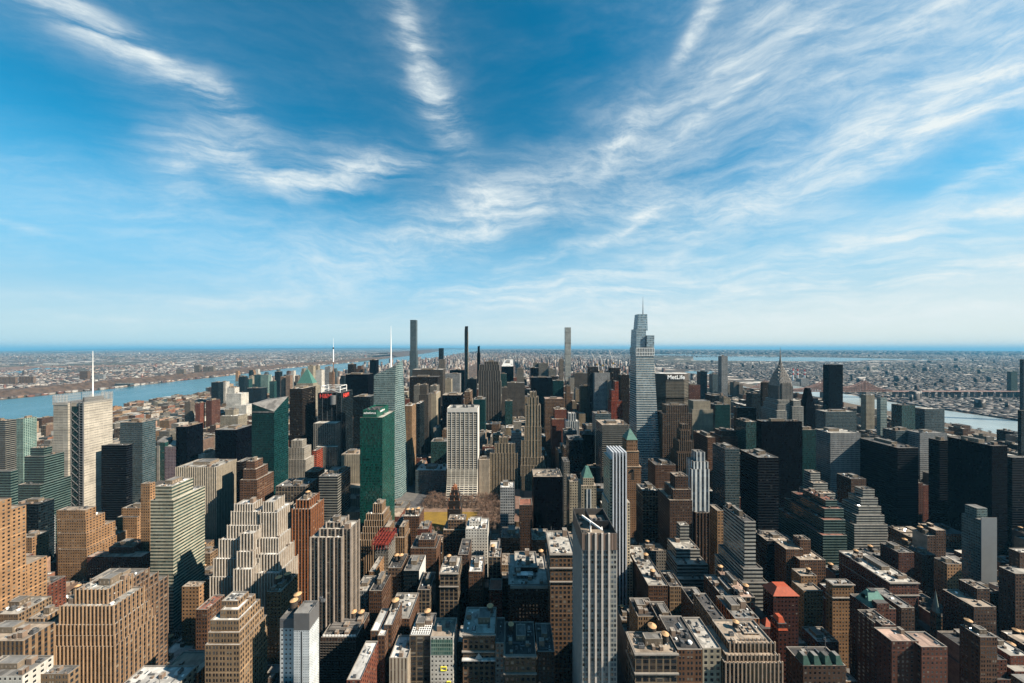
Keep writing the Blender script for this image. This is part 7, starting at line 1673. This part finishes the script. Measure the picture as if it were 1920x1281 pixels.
B('long tan low warehouse on the far river bank', 'warehouse', 'creamflat', 'tan', 736, [(90, 128, 729, 2420, 26)], units=0, pent=False)
B('second tan warehouse behind the mast on the far river bank', 'warehouse', 'creamflat', 'tan', 734, [(142, 176, 726, 2500, 26)], units=0, pent=False)
for k, (a_, c_, t_) in enumerate(((364, 374, 685), (380, 390, 688.5), (391, 400, 687))): B(['left', 'middle', 'right'][k]+' of three tall tan towers on the far bank of the left river', 'apartment tower', 'palepier', 'tan', 707, [(a_, c_, t_, 3650, 26)], units=0, pent=False, group='tall tan towers on the far river bank')
B('wide tan block left of the three far-bank towers', 'apartment tower', 'palepier', 'tan', 705, [(330, 345, 692.5, 3700, 24)], units=0, pent=False)
B('lone tan slab far up the left river bank', 'apartment tower', 'palepier', 'grey', 691, [(444, 453, 679, 5200, 30)], units=0, pent=False)
# houses along the far bank, piers on the near one
yy = np.arange(1750, 6600, 34.0); n = len(yy)
boxes_mesh('far_bank_terraces', hud_far(yy)-26-nr.uniform(0, 26, n), yy, nr.uniform(18, 30, n), np.full(n, 24.0), nr.uniform(9, 17, n), 'warm', 'pale terraced houses lining the far bank of the left river', 'town')
for (x0, x1, y_, w_, h_, lb) in ((-1930, -2170, 1905, 34, 2.5, 'long thin pier reaching into the left river'), (-1930, -2110, 2020, 46, 9, 'white roofed pier shed on the left river'), (-1925, -2080, 1560, 60, 14, 'pale roofed cruise terminal pier by the left river')):
    r = empty('river_pier', ((x0+x1)/2, y_, 0), lb, 'pier'); b = MB(); b.box(-abs(x1-x0)/2, abs(x1-x0)/2, -w_/2, w_/2, .2, 2.0, bay=6, flo=3); b.build('deck', [CONCRETE, CONCRETE], r)
    if h_ > 4: b = MB(); b.box(-abs(x1-x0)/2+4, abs(x1-x0)/2-4, -w_/2+3, w_/2-3, 2.0, h_, bay=6, flo=4, par=0); b.build('shed', [fac('creamflat'), ROOFS['white']], r)
# near bank on the right: institution by the water and trees on the narrow island
B('long low stone hospital block across the right river', 'hospital', 'cream', 'pale', 800, [(1884, 1940, 775, 1640, 40)], units=3)
B('brown brick warehouse on the far bank of the right river', 'warehouse', 'brick', 'tan', 772, [(1776, 1836, 761, 1850, 50)], units=3)
B('broad flat tan plant on the far bank of the right river', 'warehouse', 'tan', 'tan', 765, [(1700, 1762, 757, 1990, 60)], units=3)
B('dark green low glass tower beyond the right river', 'office building', 'teal', 'grey', 752, [(1783, 1801, 736, 2150, 30)], units=0)
B('red warehouse far beyond the right river', 'warehouse', 'redframe', 'tan', 752, [(1815, 1826, 741, 2200, 30)], units=0, pent=False)
for k in range(46):
    y_ = 1105+k*11+rnd.uniform(-3, 3); x = 1700+(y_-1100)*.19+rnd.uniform(-14, 20)*min(1, (y_-1050)/200)
    tree(x, y_, 1.2, rnd.uniform(.7, 1.05), k % 3, 'bare tree on the narrow island in the right river', 'bare trees on the narrow island')
r = empty('memorial_pier', (1686, 1092, 0), 'stone point at the tip of the narrow river island', 'pier'); b = MB(); b.box(-14, 14, -42, 8, .2, 3.2, bay=6, flo=3); b.build('deck', [CONCRETE, CONCRETE], r); b = MB(); b.box(-8, 8, -36, -20, 3.2, 6.5, bay=6, flo=3); b.build('shed', [CONCRETE, CONCRETE], r)

# cantilever bridge
r = empty('cantilever_bridge', (1919, 2050, 0), 'long pinkish steel cantilever bridge with spired towers crossing the right river', 'bridge')
steel = plain('bridge_steel', (.52, .30, .24), .7, .2, .05); zd = 40
TX = [1560, 1919, 2165]; EX0, EX1 = 1400, 2330
def chord(x):
    pk = 64
    tops = [(EX0, 6), (1560, pk), (1740, 13), (1919, pk), (2042, 24), (2165, pk), (EX1, 5)]
    for (xa, ha), (xc, hc) in zip(tops, tops[1:]):
        if xa <= x <= xc:
            t_ = (x-xa)/(xc-xa); return ha+(hc-ha)*(t_**2.0 if hc > ha else 1-(1-t_)**2.0)
    return 5
for s_ in (-9, 9):
    b = MB(); xs_ = list(np.arange(EX0, EX1+1, 15.5)); ox, oy = 1919, 2050
    for xa, xc in zip(xs_, xs_[1:]):
        ha, hc = chord(xa), chord(xc)
        b.bar((xa-ox, s_, zd+ha), (xc-ox, s_, zd+hc), 1.9); b.bar((xa-ox, s_, zd), (xa-ox, s_, zd+ha), .9); b.bar((xa-ox, s_, zd), (xc-ox, s_, zd+hc), .8); b.bar((xc-ox, s_, zd), (xa-ox, s_, zd+ha), .8)
    b.build('truss', steel, r)
b = MB(); b.box(EX0-1919-300, EX1-1919+2400, -14, 14, zd-3, zd, bay=9, flo=3); b.box(EX0-1919, EX1-1919, -13, 13, zd+6, zd+7, bay=9, flo=3); b.build('deck', [steel, steel], r)
for tx in TX:
    b = MB(); b.box(tx-1919-8, tx-1919+8, -20, 20, 0, zd-3, bay=9, flo=9); b.build('stone_pier', [CONCRETE, CONCRETE], r)
    b = MB()
    for s_ in (-9, 9): b.box(tx-1919-2.2, tx-1919+2.2, s_-2.2, s_+2.2, zd, zd+64, bay=9, flo=9); b.tube(tx-1919, s_, zd+64, zd+78, 2.0, .2, 6)
    b.bar((tx-1919, -9, zd+62), (tx-1919, 9, zd+62), 1.2); b.bar((tx-1919, -9, zd+40), (tx-1919, 9, zd+40), 1.0); b.build('tower', [steel, steel], r)
b = MB()
for x in np.arange(EX1+20, EX1+2400, 40): b.box(x-1919-1.5, x-1919+1.5, -9, 9, -3, zd-3, bay=9, flo=9)
b.build('viaduct_legs' if 0 else 'viaduct_leg', [CONCRETE, CONCRETE], r)

# ------------------------------------------------------------------ haze
HZ = 1
if HZ:
    # a closed box of air whose top and bottom follow the curve of the earth
    xs_ = [-84000+168000*i/28 for i in range(29)]; ys_ = [-3000+88000*i/22 for i in range(23)]; V = []; Fh = []
    for lvl in (-60, 476):
        for y in ys_:
            for x in xs_: V.append((x, y, lvl+gz(x, y)))
    nx_, ny_ = len(xs_), len(ys_); o2 = nx_*ny_
    for j in range(ny_-1):
        for i in range(nx_-1):
            a = j*nx_+i; Fh.append((a, a+nx_, a+nx_+1, a+1)); Fh.append((a+o2, a+1+o2, a+nx_+1+o2, a+nx_+o2))
    for i in range(nx_-1): Fh.append((i, i+1, i+1+o2, i+o2)); a = (ny_-1)*nx_+i; Fh.append((a+1, a, a+o2, a+1+o2))
    for j in range(ny_-1): a = j*nx_; Fh.append((a+nx_, a, a+o2, a+nx_+o2)); a = j*nx_+nx_-1; Fh.append((a, a+nx_, a+nx_+o2, a+o2))
    me = bpy.data.meshes.new('haze'); me.from_pydata(V, [], Fh); me.update(); hz = bpy.data.objects.new('haze', me); COL.objects.link(hz)
    m = bpy.data.materials.new('haze_air'); m.use_nodes = True; t = NT(m.node_tree); t.n.clear()
    pv_ = t.node('ShaderNodeVolumePrincipled'); pv_.inputs['Color'].default_value = (.13, .42, .66, 1); pv_.inputs['Density'].default_value = 2.3e-5; pv_.inputs['Anisotropy'].default_value = 0.0
    o_ = t.node('ShaderNodeOutputMaterial'); t.l.new(pv_.outputs[0], o_.inputs['Volume'])
    hz.data.materials.append(m); tag(hz, 'blue haze in the air over the far city', 'haze', None, 'stuff')
